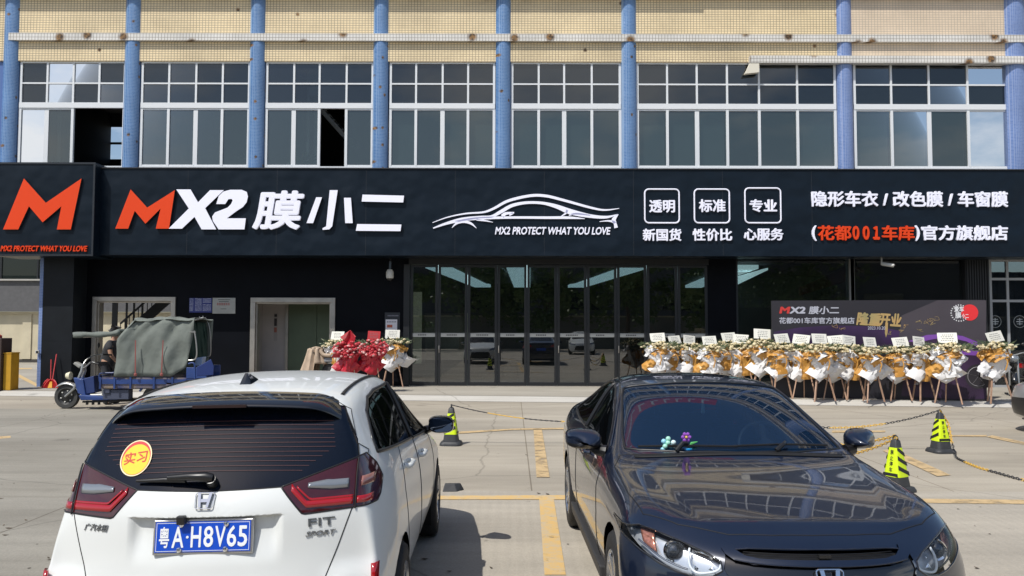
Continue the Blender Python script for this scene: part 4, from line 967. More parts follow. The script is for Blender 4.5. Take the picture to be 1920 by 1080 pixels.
# ------------------------------------------------------------------ white hatchback (seen from behind)
FX, FY = -1.44, 5.71
M_WPAINT = mat('white_paint', (.68, .70, .69), .32, coat=.6, spec=.2); M_FGLASS = glass('hatch_glass', (.12, .14, .16), .75, body=(.004, .0075, .017), ior=1.5)
M_FSIDE = glass('side_glass', (.35, .4, .4), .35, body=(.006, .007, .008), ior=1.5)
M_BGLOSS = mat('gloss_black', (.006, .006, .007), .06, coat=1)
M_LRED = mat('lamp_red_clear', (.32, .006, .010), .12, coat=1, emit=(.6, .01, .015), estr=.03); M_LDARK = mat('lamp_smoked', (.05, .004, .006), .08, coat=1); M_LCLR = mat('lamp_clear', (.25, .27, .29), .15, coat=1, metal=.4)
def build_hatchback():
    yr_z = [(.20, -1.95), (.30, -2.03), (.42, -2.06), (.55, -2.06), (.62, -2.035), (.70, -2.012), (.85, -2.005), (.93, -2.0), (1.0, -1.975), (1.035, -1.945), (1.15, -1.855), (1.30, -1.74), (1.41, -1.655), (1.5, -1.58)]
    def yr(x, z):
        for (a, ya), (b, yb) in zip(yr_z, yr_z[1:]):
            if z <= b: t = max(0, (z - a) / (b - a)); y0 = ya + (yb - ya) * t; break
        else: y0 = yr_z[-1][1]
        cv = .14 + .16 * min(1, max(0, (1.3 - z) / .3))
        return y0 + cv * x * x + .18 * max(0, abs(x) - .5) ** 2
    low = lambda w, zz=.22: [(0, zz), (.62, zz), (w - .06, zz + .03), (w - .008, .42)]
    def ring(y, top, w=.842, dys=None, k5z=.84, lowz=.22):
        pts = low(w, lowz) + [(w, .62), (w - .006, k5z)] + top
        return [(p[0], (p[2] if len(p) > 2 else y), p[1]) for p in pts]
    rear_c = [(0, .24), (.55, .24), (.74, .28), (.79, .42), (.788, .65), (.728, .92), (.686, 1.10), (.632, 1.25), (.565, 1.372), (.33, 1.428), (0, 1.44)]
    rear_y = [-1.92, -1.92, -1.88, -1.89, -1.87, -1.82, -1.76, -1.70, -1.635, -1.62, -1.62]
    rings = []
    nose = [(0, .3), (.3, .3), (.5, .32), (.6, .42), (.62, .52), (.6, .6), (.55, .65), (.45, .68), (.3, .70), (.15, .71), (0, .71)]
    rings.append([(x * .3, 2.05, .5 + (z - .5) * .3) for x, z in nose])
    rings.append([(x * .8, 2.03 - .1 * x * x, .5 + (z - .5) * .8) for x, z in nose])
    rings.append([(0, 1.97, .22), (.6, 1.85, .22), (.74, 1.72, .26), (.79, 1.68, .42), (.80, 1.66, .6), (.77, 1.66, .7), (.72, 1.72, .76), (.6, 1.82, .79), (.45, 1.9, .80), (.22, 1.95, .81), (0, 1.97, .81)])
    rings.append(ring(1.62, [(.80, .76), (.70, .83), (.52, .865), (.27, .885), (0, .89)], .83, k5z=.68))
    rings.append(ring(1.23, [(.80, .84, 1.23), (.71, .895, 1.23), (.56, .925, 1.25), (.30, .955, 1.28), (0, .96, 1.29)], k5z=.72))
    rings.append(ring(.93, [(.805, .90), (.755, .955), (.675, .99, .93), (.35, 1.01, 1.03), (0, 1.02, 1.06)], k5z=.76))
    rings.append(ring(.5, [(.80, .94), (.735, 1.06), (.635, 1.19), (.33, 1.25, .60), (0, 1.265, .63)], k5z=.78))
    rings.append(ring(.05, [(.80, .965), (.712, 1.17), (.612, 1.40), (.36, 1.452, .12), (0, 1.463, .15)], k5z=.80))
    rings.append(ring(-.4, [(.80, 1.0), (.703, 1.22), (.606, 1.452), (.37, 1.508), (0, 1.518)], k5z=.82))
    rings.append(ring(-.9, [(.80, 1.04), (.70, 1.24), (.606, 1.456), (.37, 1.508), (0, 1.518)], k5z=.84))
    rings.append(ring(-1.3, [(.792, 1.085), (.688, 1.255), (.603, 1.436), (.36, 1.488), (0, 1.498)], k5z=.87))
    rings.append(ring(-1.54, [(.757, 1.10, -1.56), (.668, 1.25, -1.55), (.596, 1.405, -1.53), (.35, 1.456, -1.53), (0, 1.467, -1.53)], .836, k5z=.90))
    rings.append([(x, y, z) for (x, z), y in zip(rear_c, rear_y)])
    cz = .86
    for s_ in (.93, .80, .64, .47, .30, .13):
        rr_ = []
        for x, z in rear_c:
            X, Z = x * s_, cz + (z - cz) * s_; rr_.append((X, yr(X, Z), Z))
        rings.append(rr_)
    me = cage_mesh(rings, creases=[(8, 5, 12, .25), (6, 5, 11, .15)], ring_creases=[(12, 2, 8, .35)], levels=3)
    B = Body(me); back = lambda c: c.y < -1.5 and c.x > -.02; rearp = lambda c: c.y < -1.45
    side = lambda c: c.x > .45 and c.y > -1.9
    root = empty('white_hatchback', (FX, FY, 0), 'white hatchback parked with its black rear window, red lamps and blue plate towards us', 'car', rz=R(1.2), local=True)
    roll = Matrix.Translation((.84, 0, 0)) @ Matrix.Rotation(R(-1.1), 4, 'Y') @ Matrix.Translation((-.84, 0, 0))
    T = roll
    # --- regions
    zl = lambda x: 1.035 + (1.145 - 1.035) * (x - .335) / (.672 - .335)
    lamp = [(.335, 1.035), (.50, zl(.50)), (.672, 1.145), (.76, 1.16), (.90, 1.13), (.90, 1.0), (.86, .955), (.78, .925), (.66, .922), (.45, .912), (.435, .917)]
    B.cut('tail_lamp', lamp, 'face', lambda c: c.y < -1.35 and c.x > .25, also=([(-2.2, .85), (-1.76, .90), (-1.66, .95), (-1.58, 1.02), (-1.59, 1.09), (-1.66, 1.16), (-1.75, 1.18), (-2.2, 1.18)], 'side'))
    B.cut('rear_glass', [(0, 1.028), (.335, 1.035), (.672, 1.145), (.655, 1.22), (.60, 1.33), (.575, 1.375), (.45, 1.41), (0, 1.425)], 'face', lambda c: c.y < -1.45 and c.x > -.004 and c.z > .98)
    win_r = [(-1.53, 1.135), (-1.50, 1.20), (-1.36, 1.325), (-1.17, 1.385), (-.9, 1.405), (-.30, 1.403), (-.30, 1.035), (-.8, 1.075)]
    win_f = [(-.24, 1.402), (.0, 1.385), (.2, 1.325), (.45, 1.18), (.70, 1.03), (.78, .965), (.70, .955), (.4, .975), (-.24, 1.028)]
    B.cut('rear_side_glass', win_r, 'side', lambda c: c.x > .5)
    B.cut('front_side_glass', win_f, 'side', lambda c: c.x > .5)
    B.cut('windscreen', [(0, 1.02), (.34, 1.0), (.61, .88), (.585, .55), (.535, .10), (.30, .17), (0, .2)], 'top', lambda c: c.z > .95 and c.x > -.004)
    B.cut('arch', arch(B, -1.30, .31, .345), 'side', lambda c: c.x > .5 and c.z < .75); B.cut('arch', arch(B, 1.23, .31, .345), 'side', lambda c: c.x > .5 and c.z < .75)
    B.cut('front_lamp', [(.42, .66), (.86, .72), (.86, .82), (.6, .80), (.42, .72)], 'face', lambda c: c.y > 1.4 and c.x > .3)
    B.cut('grille', [(0, .30), (.5, .32), (.42, .60), (0, .62)], 'face', lambda c: c.y > 1.6 and c.x > -.004)
    B.cut('rear_door', [(-1.02, .35), (-1.05, .60), (-1.12, .85), (-1.06, 1.03), (-1.0, 1.09), (-.5, 1.06), (-.27, 1.045), (-.26, .3), (-.95, .3)], 'side', lambda c: c.x > .55)
    B.cut('front_door', [(-.25, .3), (-.255, 1.03), (.4, .97), (.80, .93), (.84, .7), (.80, .3)], 'side', lambda c: c.x > .55)
    B.cut('hatch', [(0, .62), (.545, .62), (.60, .76), (.655, .915), (.70, .95), (.70, 1.16), (.66, 1.2), (.60, 1.36), (.5, 1.42), (0, 1.45)], 'face', lambda c: c.y < -1.5 and c.x > -.004)
    B.cut('rear_bumper', [(0, .1), (.9, .1), (.9, .86), (.70, .90), (.655, .915), (.60, .76), (.545, .62), (0, .62)], 'face', lambda c: c.y < -1.55 and c.x > -.004, also=([(-2.3, .1), (-1.66, .1), (-1.70, .62), (-1.64, .80), (-1.72, .92), (-2.3, .92)], 'side'))
    # plate recess
    for z in (.917, .926): B.slice((0, 0, z), (0, 0, 1), lambda c: c.y < -1.8 and abs(c.x) < .5 and .85 < c.z < .96)
    for x in (-.36, -.33, .33, .36): B.slice((x, 0, 0), (1, 0, 0), lambda c: c.y < -1.8 and .66 < c.z < .96)
    sm = lambda a, b, t: (lambda u: u * u * (3 - 2 * u))(min(1, max(0, (t - a) / (b - a))))
    for v in B.bm.verts:
        c = v.co
        if c.y < -1.85 and .66 < c.z < .9185 and abs(c.x) < .38: c.y += .038 * sm(.36, .30, abs(c.x)) * sm(.69, .88, c.z)
        if c.y < -1.7 and c.z < .70 and abs(c.x) > .5: c.y -= .03 * sm(.70, .60, c.z) * sm(.5, .66, abs(c.x))
    P_ = lambda mt, nm, m, **k: B.extract(mt, nm, m, root, T=T, **k)
    P_(['body'], 'body', M_WPAINT); 
    P_(['hatch', 'hatch|R', 'hatch|L'], 'hatch_door', M_WPAINT, normals=False); P_(['rear_bumper|R', 'rear_bumper|L'], 'rear_bumper', M_WPAINT, normals=False)
    g = P_(['rear_glass|R', 'rear_glass|L'], 'rear_window', M_FGLASS, inset=.002)
    for sd in 'RL':
        P_(['rear_side_glass|' + sd], 'side_window', M_FSIDE, inset=.004); P_(['front_side_glass|' + sd], 'side_window', M_FSIDE, inset=.004)
        P_(['rear_door|' + sd], 'door', M_WPAINT); P_(['front_door|' + sd], 'door', M_WPAINT); P_(['front_lamp|' + sd], 'headlight', M_LCLR)
    P_(['windscreen|R', 'windscreen|L'], 'windscreen', M_FSIDE); P_(['grille|R', 'grille|L'], 'grille', M_TRIMB)
    tubes('shut_line', B.seams(names=['hatch', 'rear_door', 'front_door']), .0028, M_SEAM, root, T=T)
    for nm in ('rear_side_glass', 'front_side_glass'): tubes('window_trim', B.seams(names=[nm]), .011, M_TRIMB, root, T=T, split=0)
    tubes('screen_trim', B.seams(names=['windscreen']), .011, M_TRIMB, root, T=T)
    # tail lamps: red light guide low down, smoked top, clear reversing lamp
    for sd, sg in (('R', 1), ('L', -1)):
        L_ = P_(['tail_lamp|' + sd], 'tail_lamp', M_LDARK)
        def on(x, z, yy=None, lift=.004):
            p, n = B.surf((sg * x, -3.5, z), (0, 1, 0)); 
            return (p + n * lift) if p and p.y < -1.3 else None
        def band(name, path, hgt, m, lift=.004):
            b = MB(); rows = []
            for x, z, h in path:
                a, c = on(x, z, lift=lift), on(x, z + h * hgt, lift=lift)
                if a and c: rows.append([a, a.lerp(c, .5) + Vector((0, -.001, 0)), c])
            b.grid(rows); bmesh.ops.transform(b.bm, matrix=T, verts=b.bm.verts); o = b.build(name, m, root, smooth=True, solidify=.003); o.parent = L_; return o
        xs = [(.37 + i * .012) for i in range(36)]
        lowp = [(x, (.935 if x > .455 else .935 + (.455 - x) * 1.05) + .003, 1.0) for x in xs if x < .665]
        band('light_guide', [(x, z, 1) for x, z, h in lowp if z < 1.02], .030, M_LRED)
        band('light_guide', [(x, .938 + max(0, x - .735) * .55, 1) for x in [.675 + i * .009 for i in range(8)]], .031, M_LRED)
        band('light_guide', [(x, .968 + max(0, .47 - x) * .9, 1) for x in xs if .40 < x < .665], .010, M_LRED)
        band('reversing_lamp', [(x, 1.012 + max(0, .56 - x) * .12, 1 - max(0, .54 - x) * 6) for x in [.455 + i * .01 for i in range(19)]], .040, M_LCLR)
        band('indicator', [(x, 1.012, 1) for x in [.69 + i * .008 for i in range(7)]], .042, mat('indicator_lens', (.30, .13, .11), .15, coat=1))
        pl = [on(.668, .915 + i * .02, lift=.006) for i in range(12)]; o = tubes('lamp_joint', [[p for p in pl if p]], .004, M_SEAM, root, T=T); o.parent = L_
    tubes('lamp_surround', B.seams(names=['tail_lamp']), .004, M_TRIMB, root, T=T, split=0)
    # spoiler
    b = MB(); rows = []
    for i in range(25):
        x = -.60 + 1.20 * i / 24; t = abs(x) / .60; e = max(0, t - .72) / .28; dz = -.034 * t ** 2 - .075 * e * e; dy = .05 * t ** 2; ln = 1 - .45 * e * e
        y0 = -1.575 + dy * .9; z0 = 1.462 + dz
        rows.append([(x, y0, z0), (x, y0 - .05 * ln, z0 - .008), (x, y0 - .13 * ln, z0 - .028), (x, y0 - .185 * ln, z0 - .050), (x, y0 - .19 * ln, z0 - .060), (x, y0 - .175 * ln, z0 - .070), (x, y0 - .06, z0 - .066), (x, y0 + .03, z0 - .04)])
    b.grid(rows); b.bm.verts.ensure_lookup_table()
    bmesh.ops.transform(b.bm, matrix=T, verts=b.bm.verts); b.build('spoiler', M_BGLOSS, root, smooth=True, angle=50, sub=1)
    b = MB(); b.box(-.13, .13, -1.778, -1.7655, 1.398, 1.412); bmesh.ops.transform(b.bm, matrix=T, verts=b.bm.verts); b.build('brake_light', mat('brake_lens', (.02, .008, .008), .4), root)
    # roof: ditch strips and shark-fin aerial
    lines = []
    for s_ in (1, -1):
        pl = []
        for i in range(24): y = -1.44 + i * .07; p, n = B.surf((s_ * (.535 - .01 * (i / 24)), y, 3), (0, 0, -1)); pl.append(p + n * .001)
        lines.append(pl)
    tubes('roof_strip', lines, .011, M_TRIMB, root, T=T, split=0)
    p, n = B.surf((0, -1.3, 3), (0, 0, -1)); z = p.z
    b = MB(); secs = []
    for y, hw, h in ((-1.37, .03, .002), (-1.365, .034, .03), (-1.35, .03, .062), (-1.30, .03, .05), (-1.24, .028, .03), (-1.18, .02, .01), (-1.15, .004, .001)):
        zz = B.surf((0, y, 3), (0, 0, -1))[0].z - .004
        secs.append([(-hw, y, zz), (-hw * .75, y, zz + h * .5), (-.006, y, zz + h), (.006, y, zz + h), (hw * .75, y, zz + h * .5), (hw, y, zz)])
    b.grid(secs); b.bm.faces.new([b.bm.verts.new(q) for q in secs[0]]); bmesh.ops.transform(b.bm, matrix=T, verts=b.bm.verts); b.build('roof_aerial', M_BGLOSS, root, smooth=True, angle=40)
    # wiper
    def gl(x, z, lift): p, n = B.surf((x, -3.5, z), (0, 1, 0)); return p + n * lift
    b = MB(); b.tube([gl(.02, 1.062, .0), gl(.02, 1.062, .045)], [.028, .024], n=14); b.tube([gl(.03, 1.066, .042), gl(.0, 1.068, .05), gl(-.08, 1.072, .045), gl(-.18, 1.072, .035)], [.02, .024, .018, .013], n=10); b.tube([gl(-.10, 1.066, .022), gl(-.2, 1.070, .02), gl(-.34, 1.066, .018)], [.012, .013, .006], n=8)
    bmesh.ops.transform(b.bm, matrix=T, verts=b.bm.verts); b.build('rear_wiper', M_TRIMB, root, smooth=True, angle=50)
    # heater lines
    lines = []
    for i in range(12):
        z = 1.10 + i * .0195; w_ = .42 + .16 * min(1, i / 5) - .004 * i; lines.append([gl(-w_ + 2 * w_ * k / 20, z + .012 * (1 - (2 * k / 20 - 1) ** 2), .0015) for k in range(21)])
    o = tubes('heater_line', lines, .0008, mat('heater_copper', (.16, .06, .05), .6), root, n=4, T=T); o.parent = g
    # round learner sticker
    p, n = B.surf((-.385, -3.5, 1.168), (0, 1, 0)); fr = T @ frame_on(p + n * .003, n) @ Matrix.Rotation(R(-18), 4, 'Y')
    def disc(rx, rz, y, cx=0, cz_=0, clip=None): 
        return [(cx + rx * math.cos(2 * math.pi * k / 40), y, cz_ + rz * math.sin(2 * math.pi * k / 40)) for k in range(40)]
    b = MB(); b.mi = 0; b.quad(*disc(.078, .096, 0)); b.mi = 1; b.quad(*disc(.072, .090, -.0006)); b.mi = 2; b.quad(*disc(.068, .080, -.0012, 0, -.008))
    bmesh.ops.transform(b.bm, matrix=fr, verts=b.bm.verts)
    st = b.build('round_sticker', [mat('sticker_cream', (.8, .68, .42), .6), mat('sticker_red', (.55, .02, .02), .6), mat('sticker_yellow', (.85, .52, .01), .6)], root, recalc=False)
    o = lettering('实习', (-.056, -.03, .056, .034), -.0018, mat('sticker_ink', (.5, .03, .01), .6), root, bold=.02, depth=.0006, frame=fr @ Matrix.Rotation(R(8), 4, 'Y')); o.parent = st
    # number plate
    p = Vector((.0, -1.985, .832)); n = Vector((0, -1, .14)); fr = T @ frame_on(p, n)
    b = MB(); x, z = .2285, .0785
    b.box(-x, x, -.006, .022, -z, z); bmesh.ops.transform(b.bm, matrix=fr, verts=b.bm.verts); pl = b.build('number_plate', mat('plate_frame', (.5, .5, .5), .3, metal=.8), root, bevel=.006)
    b = MB(); b.box(-.217, .217, -.0085, -.0063, -.066, .068); bmesh.ops.transform(b.bm, matrix=fr, verts=b.bm.verts); o = b.build('plate_face', mat('plate_blue', (.006, .07, .52), .35), root); o.parent = pl
    MWH = mat('plate_white', (.82, .84, .86), .5)
    b = MB(); 
    for q in ((-.212, .212, .0615, .0635), (-.212, .212, -.0615, -.0595), (-.212, -.210, -.0594, .0614), (.210, .212, -.0594, .0614)): b.box(q[0], q[1], -.0095, -.0087, q[2], q[3])
    bmesh.ops.transform(b.bm, matrix=fr, verts=b.bm.verts); o = b.build('plate_border', MWH, root); o.parent = pl
    xs = [(-.196, -.144, '粤'), (-.132, -.078, 'A'), (-.05, .002, 'H'), (.014, .062, '8'), (.072, .124, 'V'), (.132, .162 + .018, '6'), (.188, .2 + .036 - .03, '5')]
    xs = [(-.198, -.152, '粤'), (-.140, -.086, 'A'), (-.054, -.008, 'H'), (.004, .048, '8'), (.056, .104, 'V'), (.110, .153, '6'), (.160, .203, '5')]
    for a, c, ch in xs: o = lettering(ch, (a, -.046, c, .047), -.0088, MWH, root, bold=.018, depth=.0016, frame=fr, name='plate_character'); o.parent = pl
    b = MB(); b.lathe([(.006, 0), (.006, -.0016)], (-.070, -.0088, 0), axis='y', n=12); bmesh.ops.transform(b.bm, matrix=fr, verts=b.bm.verts); o = b.build('plate_dot', MWH, root); o.parent = pl
    for bx, bz in ((-.10, .055), (.105, .055), (-.105, -.056), (.105, -.056)):
        b = MB(); b.lathe([(.011, 0), (.012, -.005), (.007, -.010), (.001, -.011)], (bx, -.0088, bz), axis='y', n=14); bmesh.ops.transform(b.bm, matrix=fr, verts=b.bm.verts); o = b.build('plate_bolt', M_CHROME, root, smooth=True); o.parent = pl
    b = MB(); b.box(-.02, .02, -.03, .02, -.02, .02); bmesh.ops.transform(b.bm, matrix=T @ Matrix.Translation((-.095, -1.985, .912)), verts=b.bm.verts); b.build('reversing_camera', M_TRIMB, root, bevel=.006)
    # emblem and badges
    def at_(x, z, lift=.001): p, n = B.surf((x, -3.5, z), (0, 1, 0)); return T @ frame_on(p + n * lift, n)
    H_emblem(root, at_(0, .990), .088, .076, M_CHROME)
    MB_ = mat('badge', (.35, .36, .37), .25, metal=.9)
    f1 = at_(.525, .872); lettering('FIT', (-.062, -.018, .062, .018), 0, MB_, root, bold=.012, depth=.004, frame=f1, name='badge')
    f1 = at_(.522, .822); lettering('SPORT', (-.07, -.011, .07, .011), 0, MB_, root, bold=.008, depth=.004, frame=f1, shear=.3, name='badge')
    f1 = at_(-.52, .868); lettering('广汽本田', (-.068, -.016, .068, .016), 0, MB_, root, bold=.008, depth=.004, frame=f1, shear=.25, name='badge')
    # bumper reflectors
    for sg in (1, -1):
        b = MB(); rows = []
        for z in (.50, .56, .62, .67):
            r_ = []
            for x in (.752, .768, .782):
                p, n = B.surf((sg * x, -3.5, z), (0, 1, 0)); r_.append(p + Vector((0, -.038, 0)))
            rows.append(r_)
        b.grid(rows); bmesh.ops.transform(b.bm, matrix=T, verts=b.bm.verts); b.build('reflector', M_LRED, root, smooth=True, solidify=.012)
    # side: handles, mirror, pillar strips
    for y, z in ((-.88, .965), (.12 - .18, .90)):
        for sg in (1, -1):
            p, n = B.surf((sg * 3, y, z), (-sg, 0, 0)); b = MB()
            pts = [p + Vector((sg * d, dy, 0)) for d, dy in ((.0, -.10), (.03, -.085), (.036, 0), (.034, .06), (.0, .085))]
            b.tube(catmull(pts, 4), .016, n=10); bmesh.ops.transform(b.bm, matrix=T, verts=b.bm.verts); b.build('door_handle', M_WPAINT, root, smooth=True, angle=60)
    for sg in (1, -1):
        b = MB(); c = Vector((sg * .915, .68, 1.01))
        secs = []
        for dy, sx, sz in ((-.075, .098, .062), (-.05, .104, .070), (0, .10, .066), (.05, .075, .05), (.085, .035, .022)):
            secs.append([c + Vector((sx * math.copysign(abs(math.cos(a)) ** .7, math.cos(a)), dy - .03 * sg * math.cos(a) * sg, sz * math.copysign(abs(math.sin(a)) ** .7, math.sin(a)))) for a in [2 * math.pi * k / 20 for k in range(21)]])
        b.grid(secs); b.bm.faces.new([b.bm.verts.new(q) for q in secs[-1][:-1]]); bmesh.ops.remove_doubles(b.bm, verts=b.bm.verts, dist=1e-5)
        b.tube([c + Vector((-sg * .07, .02, -.03)), Vector((sg * .79, .66, .965))], [.03, .035], n=10)
        bmesh.ops.transform(b.bm, matrix=T, verts=b.bm.verts); mo = b.build('wing_mirror', M_BGLOSS, root, smooth=True, angle=60)
        b = MB(); b.quad(*[c + Vector((.092 * math.copysign(abs(math.cos(a)) ** .7, math.cos(a)), -.0765 - .03 * math.cos(a), .057 * math.copysign(abs(math.sin(a)) ** .7, math.sin(a)))) for a in [2 * math.pi * k / 24 for k in range(24)]])
        bmesh.ops.transform(b.bm, matrix=T, verts=b.bm.verts); o = b.build('mirror_glass', mat('mirror', (.35, .42, .55), .02, metal=1), root); o.parent = mo
    # cabin
    b = MB(); b.box(-.70, .70, -1.5, .9, .3, .62); b.build('cabin_floor', M_WELL, root)
    for x, y in ((-.36, .0), (.36, .0), (-.36, -.85), (.36, -.85)):
        b = MB(); b.box(x - .25, x + .25, y - .05, y + .10, .6, 1.12); b.box(x - .12, x + .12, y - .05, y + .06, 1.14, 1.3); b.build('seat', mat('seat_cloth', (.02, .02, .022), .8), root, bevel=.05)
    for sg in (1, -1):
        for y in (-1.30, 1.23):
            wheel(root, sg * .745, y, .305, .19, sg); wellbox(root, y, .345, .45, .80, sg)
    return root
fit = build_hatchback()
# ------------------------------------------------------------------ dark blue sedan (facing us)
M_NAVY = mat('navy_paint', (.006, .0115, .029), .28, coat=1.0, spec=.4, metal=.2)
M_SGLASS = glass('windscreen_glass', (.40, .52, .62), .5, body=(.006, .024, .062), ior=1.68); M_SSIDE = glass('sedan_side_glass', (.3, .33, .33), .45, body=(.004, .005, .006), ior=1.6)
M_LENS = glass('headlamp_lens', (.93, .95, .97), .0, ior=1.35)
def build_sedan():
    X0, Y0 = 1.415, 6.02
    def yf(x, z):
        pr = [(.15, .16), (.25, .06), (.38, 0), (.48, 0), (.60, .02), (.68, .055), (.74, .11), (.80, .22)]
        for (a, ya), (b, yb) in zip(pr, pr[1:]):
            if z <= b: t = max(0, (z - a) / (b - a)); d = ya + (yb - ya) * t; break
        else: d = .22
        return 2.31 - d - .52 * abs(x) ** 2.3
    fc = [(0, .20), (.56, .20), (.79, .24), (.87, .38), (.885, .53), (.855, .645), (.80, .715), (.69, .744), (.50, .742), (.25, .752), (0, .756)]
    rings = []
    for s_ in (.12, .32, .55, .78):
        rings.append([(x * s_, yf(x * s_, .50 + (z - .50) * s_), .50 + (z - .50) * s_) for x, z in fc])
    rings.append([(x, yf(x, z) - (.03 if k > 7 else 0), z) for k, (x, z) in enumerate(fc)])
    def ring(y, top, w=.893, k5=.72, lowz=.2):
        pts = [(0, lowz), (.65, lowz), (w - .055, lowz + .03), (w - .012, .40), (w, .575), (w - .008, k5)] + top
        return [(p[0], (p[2] if len(p) > 2 else y), p[1]) for p in pts]
    rings.append([(0, 1.8, .2), (.62, 1.8, .2), (.80, 1.80, .24), (.895, 1.76, .40), (.902, 1.74, .55), (.882, 1.72, .67), (.832, 1.79, .775), (.71, 1.86, .815), (.505, 1.955, .803), (.26, 1.985, .8155), (0, 1.99, .8165)])
    rings.append(ring(1.66, [(.842, .822, 1.66), (.745, .868, 1.68), (.555, .850, 1.70), (.28, .865, 1.72), (0, .866, 1.73)], .883, .69))
    rings.append(ring(1.42, [(.842, .845, 1.42), (.765, .890, 1.42), (.605, .889, 1.44), (.30, .905, 1.46), (0, .906, 1.47)], .888, .70))
    rings.append(ring(1.08, [(.848, .878, 1.10), (.782, .922, 1.08), (.665, .927, 1.07), (.33, .942, 1.11), (0, .944, 1.13)], .892, .74))
    rings.append(ring(.86, [(.845, .895, .88), (.80, .942, .86), (.735, .970, .84), (.37, .995, .96), (0, 1.002, 1.00)], .895, .76))
    rings.append(ring(.50, [(.838, .925), (.765, 1.02), (.685, 1.112, .50), (.34, 1.155, .60), (0, 1.165, .63)], .897, .78))
    rings.append(ring(.10, [(.832, .94), (.738, 1.11), (.638, 1.262, .13), (.33, 1.315, .22), (0, 1.328, .25)], .897, .79))
    rings.append(ring(-.15, [(.828, .948), (.72, 1.15), (.60, 1.347, -.10), (.31, 1.378, -.03), (0, 1.388, -.01)], .897, .80))
    rings.append(ring(-.5, [(.826, .957), (.71, 1.16), (.588, 1.370), (.31, 1.408), (0, 1.416)], .897, .805))
    rings.append(ring(-.95, [(.828, .967), (.705, 1.15), (.58, 1.346), (.30, 1.392), (0, 1.40)], .897, .81))
    rings.append(ring(-1.32, [(.832, .98), (.69, 1.12), (.535, 1.27), (.30, 1.318), (0, 1.326)], .895, .82))
    rings.append(ring(-1.72, [(.825, .99), (.70, 1.07), (.545, 1.14), (.30, 1.168), (0, 1.176)], .885, .83))
    rings.append(ring(-2.05, [(.79, .97), (.72, 1.03), (.56, 1.06), (.30, 1.072), (0, 1.076)], .86, .83))
    rc = [(0, .25), (.55, .25), (.74, .28), (.79, .42), (.80, .62), (.785, .82), (.755, .94), (.66, 1.02), (.5, 1.045), (.25, 1.055), (0, 1.058)]
    yb = lambda x, z: -2.31 + .25 * x * x + (.10 * max(0, (z - .75) / .3)) 
    for s_ in (1, .8, .5, .2): rings.append([(x * s_, yb(x * s_, .65 + (z - .65) * s_), .65 + (z - .65) * s_) for x, z in rc])
    me = cage_mesh(rings, creases=[(8, 5, 8, 1.0), (8, 8, 9, .7), (8, 9, 13, .3), (5, 5, 18, .5)], ring_creases=[(4, 6, 10, .35), (5, 7, 10, .8)], levels=3)
    B = Body(me)
    root = empty('dark_blue_sedan', (X0, Y0, 0), 'glossy dark blue sedan parked facing us with flower toys behind its windscreen', 'car', rz=math.pi + R(1.3), local=True)
    fr = lambda c: c.y > 1.2 and c.x > -.004
    # head lamps
    lamp = [(.872, .735), (.80, .764), (.735, .758), (.64, .734), (.52, .697), (.470, .670), (.468, .632), (.515, .603), (.59, .592), (.66, .601), (.73, .622), (.81, .660), (.872, .70)]
    B.cut('headlamp', lamp, 'face', lambda c: c.y > 1.45 and c.x > .3)
    B.cut('grille_slot', [(0, .692), (.30, .692), (.36, .699), (.395, .718), (.33, .724), (0, .728)], 'face', fr)
    B.cut('grille_bar', [(0, .668), (.33, .668), (.41, .680), (.445, .700), (.455, .72), (.40, .735), (.395, .718), (.36, .699), (.30, .692), (0, .692)], 'face', fr)
    B.cut('grille', [(0, .47), (.42, .47), (.40, .55), (.44, .60), (.462, .64), (.445, .700), (.41, .680), (.33, .668), (0, .668)], 'face', fr)
    B.cut('lower_grille', [(0, .24), (.52, .24), (.60, .36), (.50, .42), (0, .42)], 'face', fr)
    B.cut('fog_recess', [(.60, .34), (.80, .36), (.82, .50), (.70, .49), (.62, .44)], 'face', lambda c: c.y > 1.4 and c.x > .3)
    B.cut('bonnet', [(0, .99), (.30, .975), (.62, .90), (.745, .86), (.80, 1.0), (.80, 1.5), (.77, 1.78), (.62, 1.93), (.40, 2.045), (.2, 2.08), (0, 2.09)], 'top', lambda c: c.z > .62 and c.x > -.004)
    B.cut('windscreen', [(0, .99), (.35, .95), (.62, .84), (.70, .79), (.69, .62), (.648, .36), (.605, .08), (.572, -.06), (.30, .0), (0, .02)], 'top', lambda c: c.z > .9 and c.x > -.004)
    B.cut('rear_screen', [(0, -1.15), (.46, -1.13), (.50, -1.5), (.50, -1.78), (0, -1.84)], 'top', lambda c: c.z > .9 and c.x > -.004)
    win_f = [(.66, .965), (.60, .985), (.32, 1.125), (.06, 1.245), (-.18, 1.31), (-.40, 1.335), (-.44, .985)]
    win_r = [(-.50, .985), (-.48, 1.335), (-.8, 1.328), (-1.10, 1.27), (-1.38, 1.155), (-1.52, 1.05), (-1.48, 1.025), (-1.0, .998)]
    B.cut('front_side_glass', win_f, 'side', lambda c: c.x > .45); B.cut('rear_side_glass', win_r, 'side', lambda c: c.x > .45)
    B.cut('arch', arch(B, 1.42, .32, .355), 'side', lambda c: c.x > .5 and c.z < .8); B.cut('arch', arch(B, -1.28, .32, .355), 'side', lambda c: c.x > .5 and c.z < .8)
    B.cut('front_door', [(.74, .30), (.80, .60), (.74, .90), (.66, .955), (-.46, .975), (-.47, .28)], 'side', lambda c: c.x > .55)
    B.cut('rear_door', [(-.475, .28), (-.465, .975), (-1.40, 1.005), (-1.36, .85), (-1.02, .62), (-.90, .45), (-.88, .28)], 'side', lambda c: c.x > .55)
    B.cut('tail_lamp', [(.45, .86), (.9, .80), (.9, .98), (.6, .97), (.45, .92)], 'face', lambda c: c.y < -1.9 and c.x > .3)
    B.cut('rear_plate', [(0, .68), (.22, .68), (.22, .80), (0, .80)], 'face', lambda c: c.y < -1.9 and c.x > -.004)
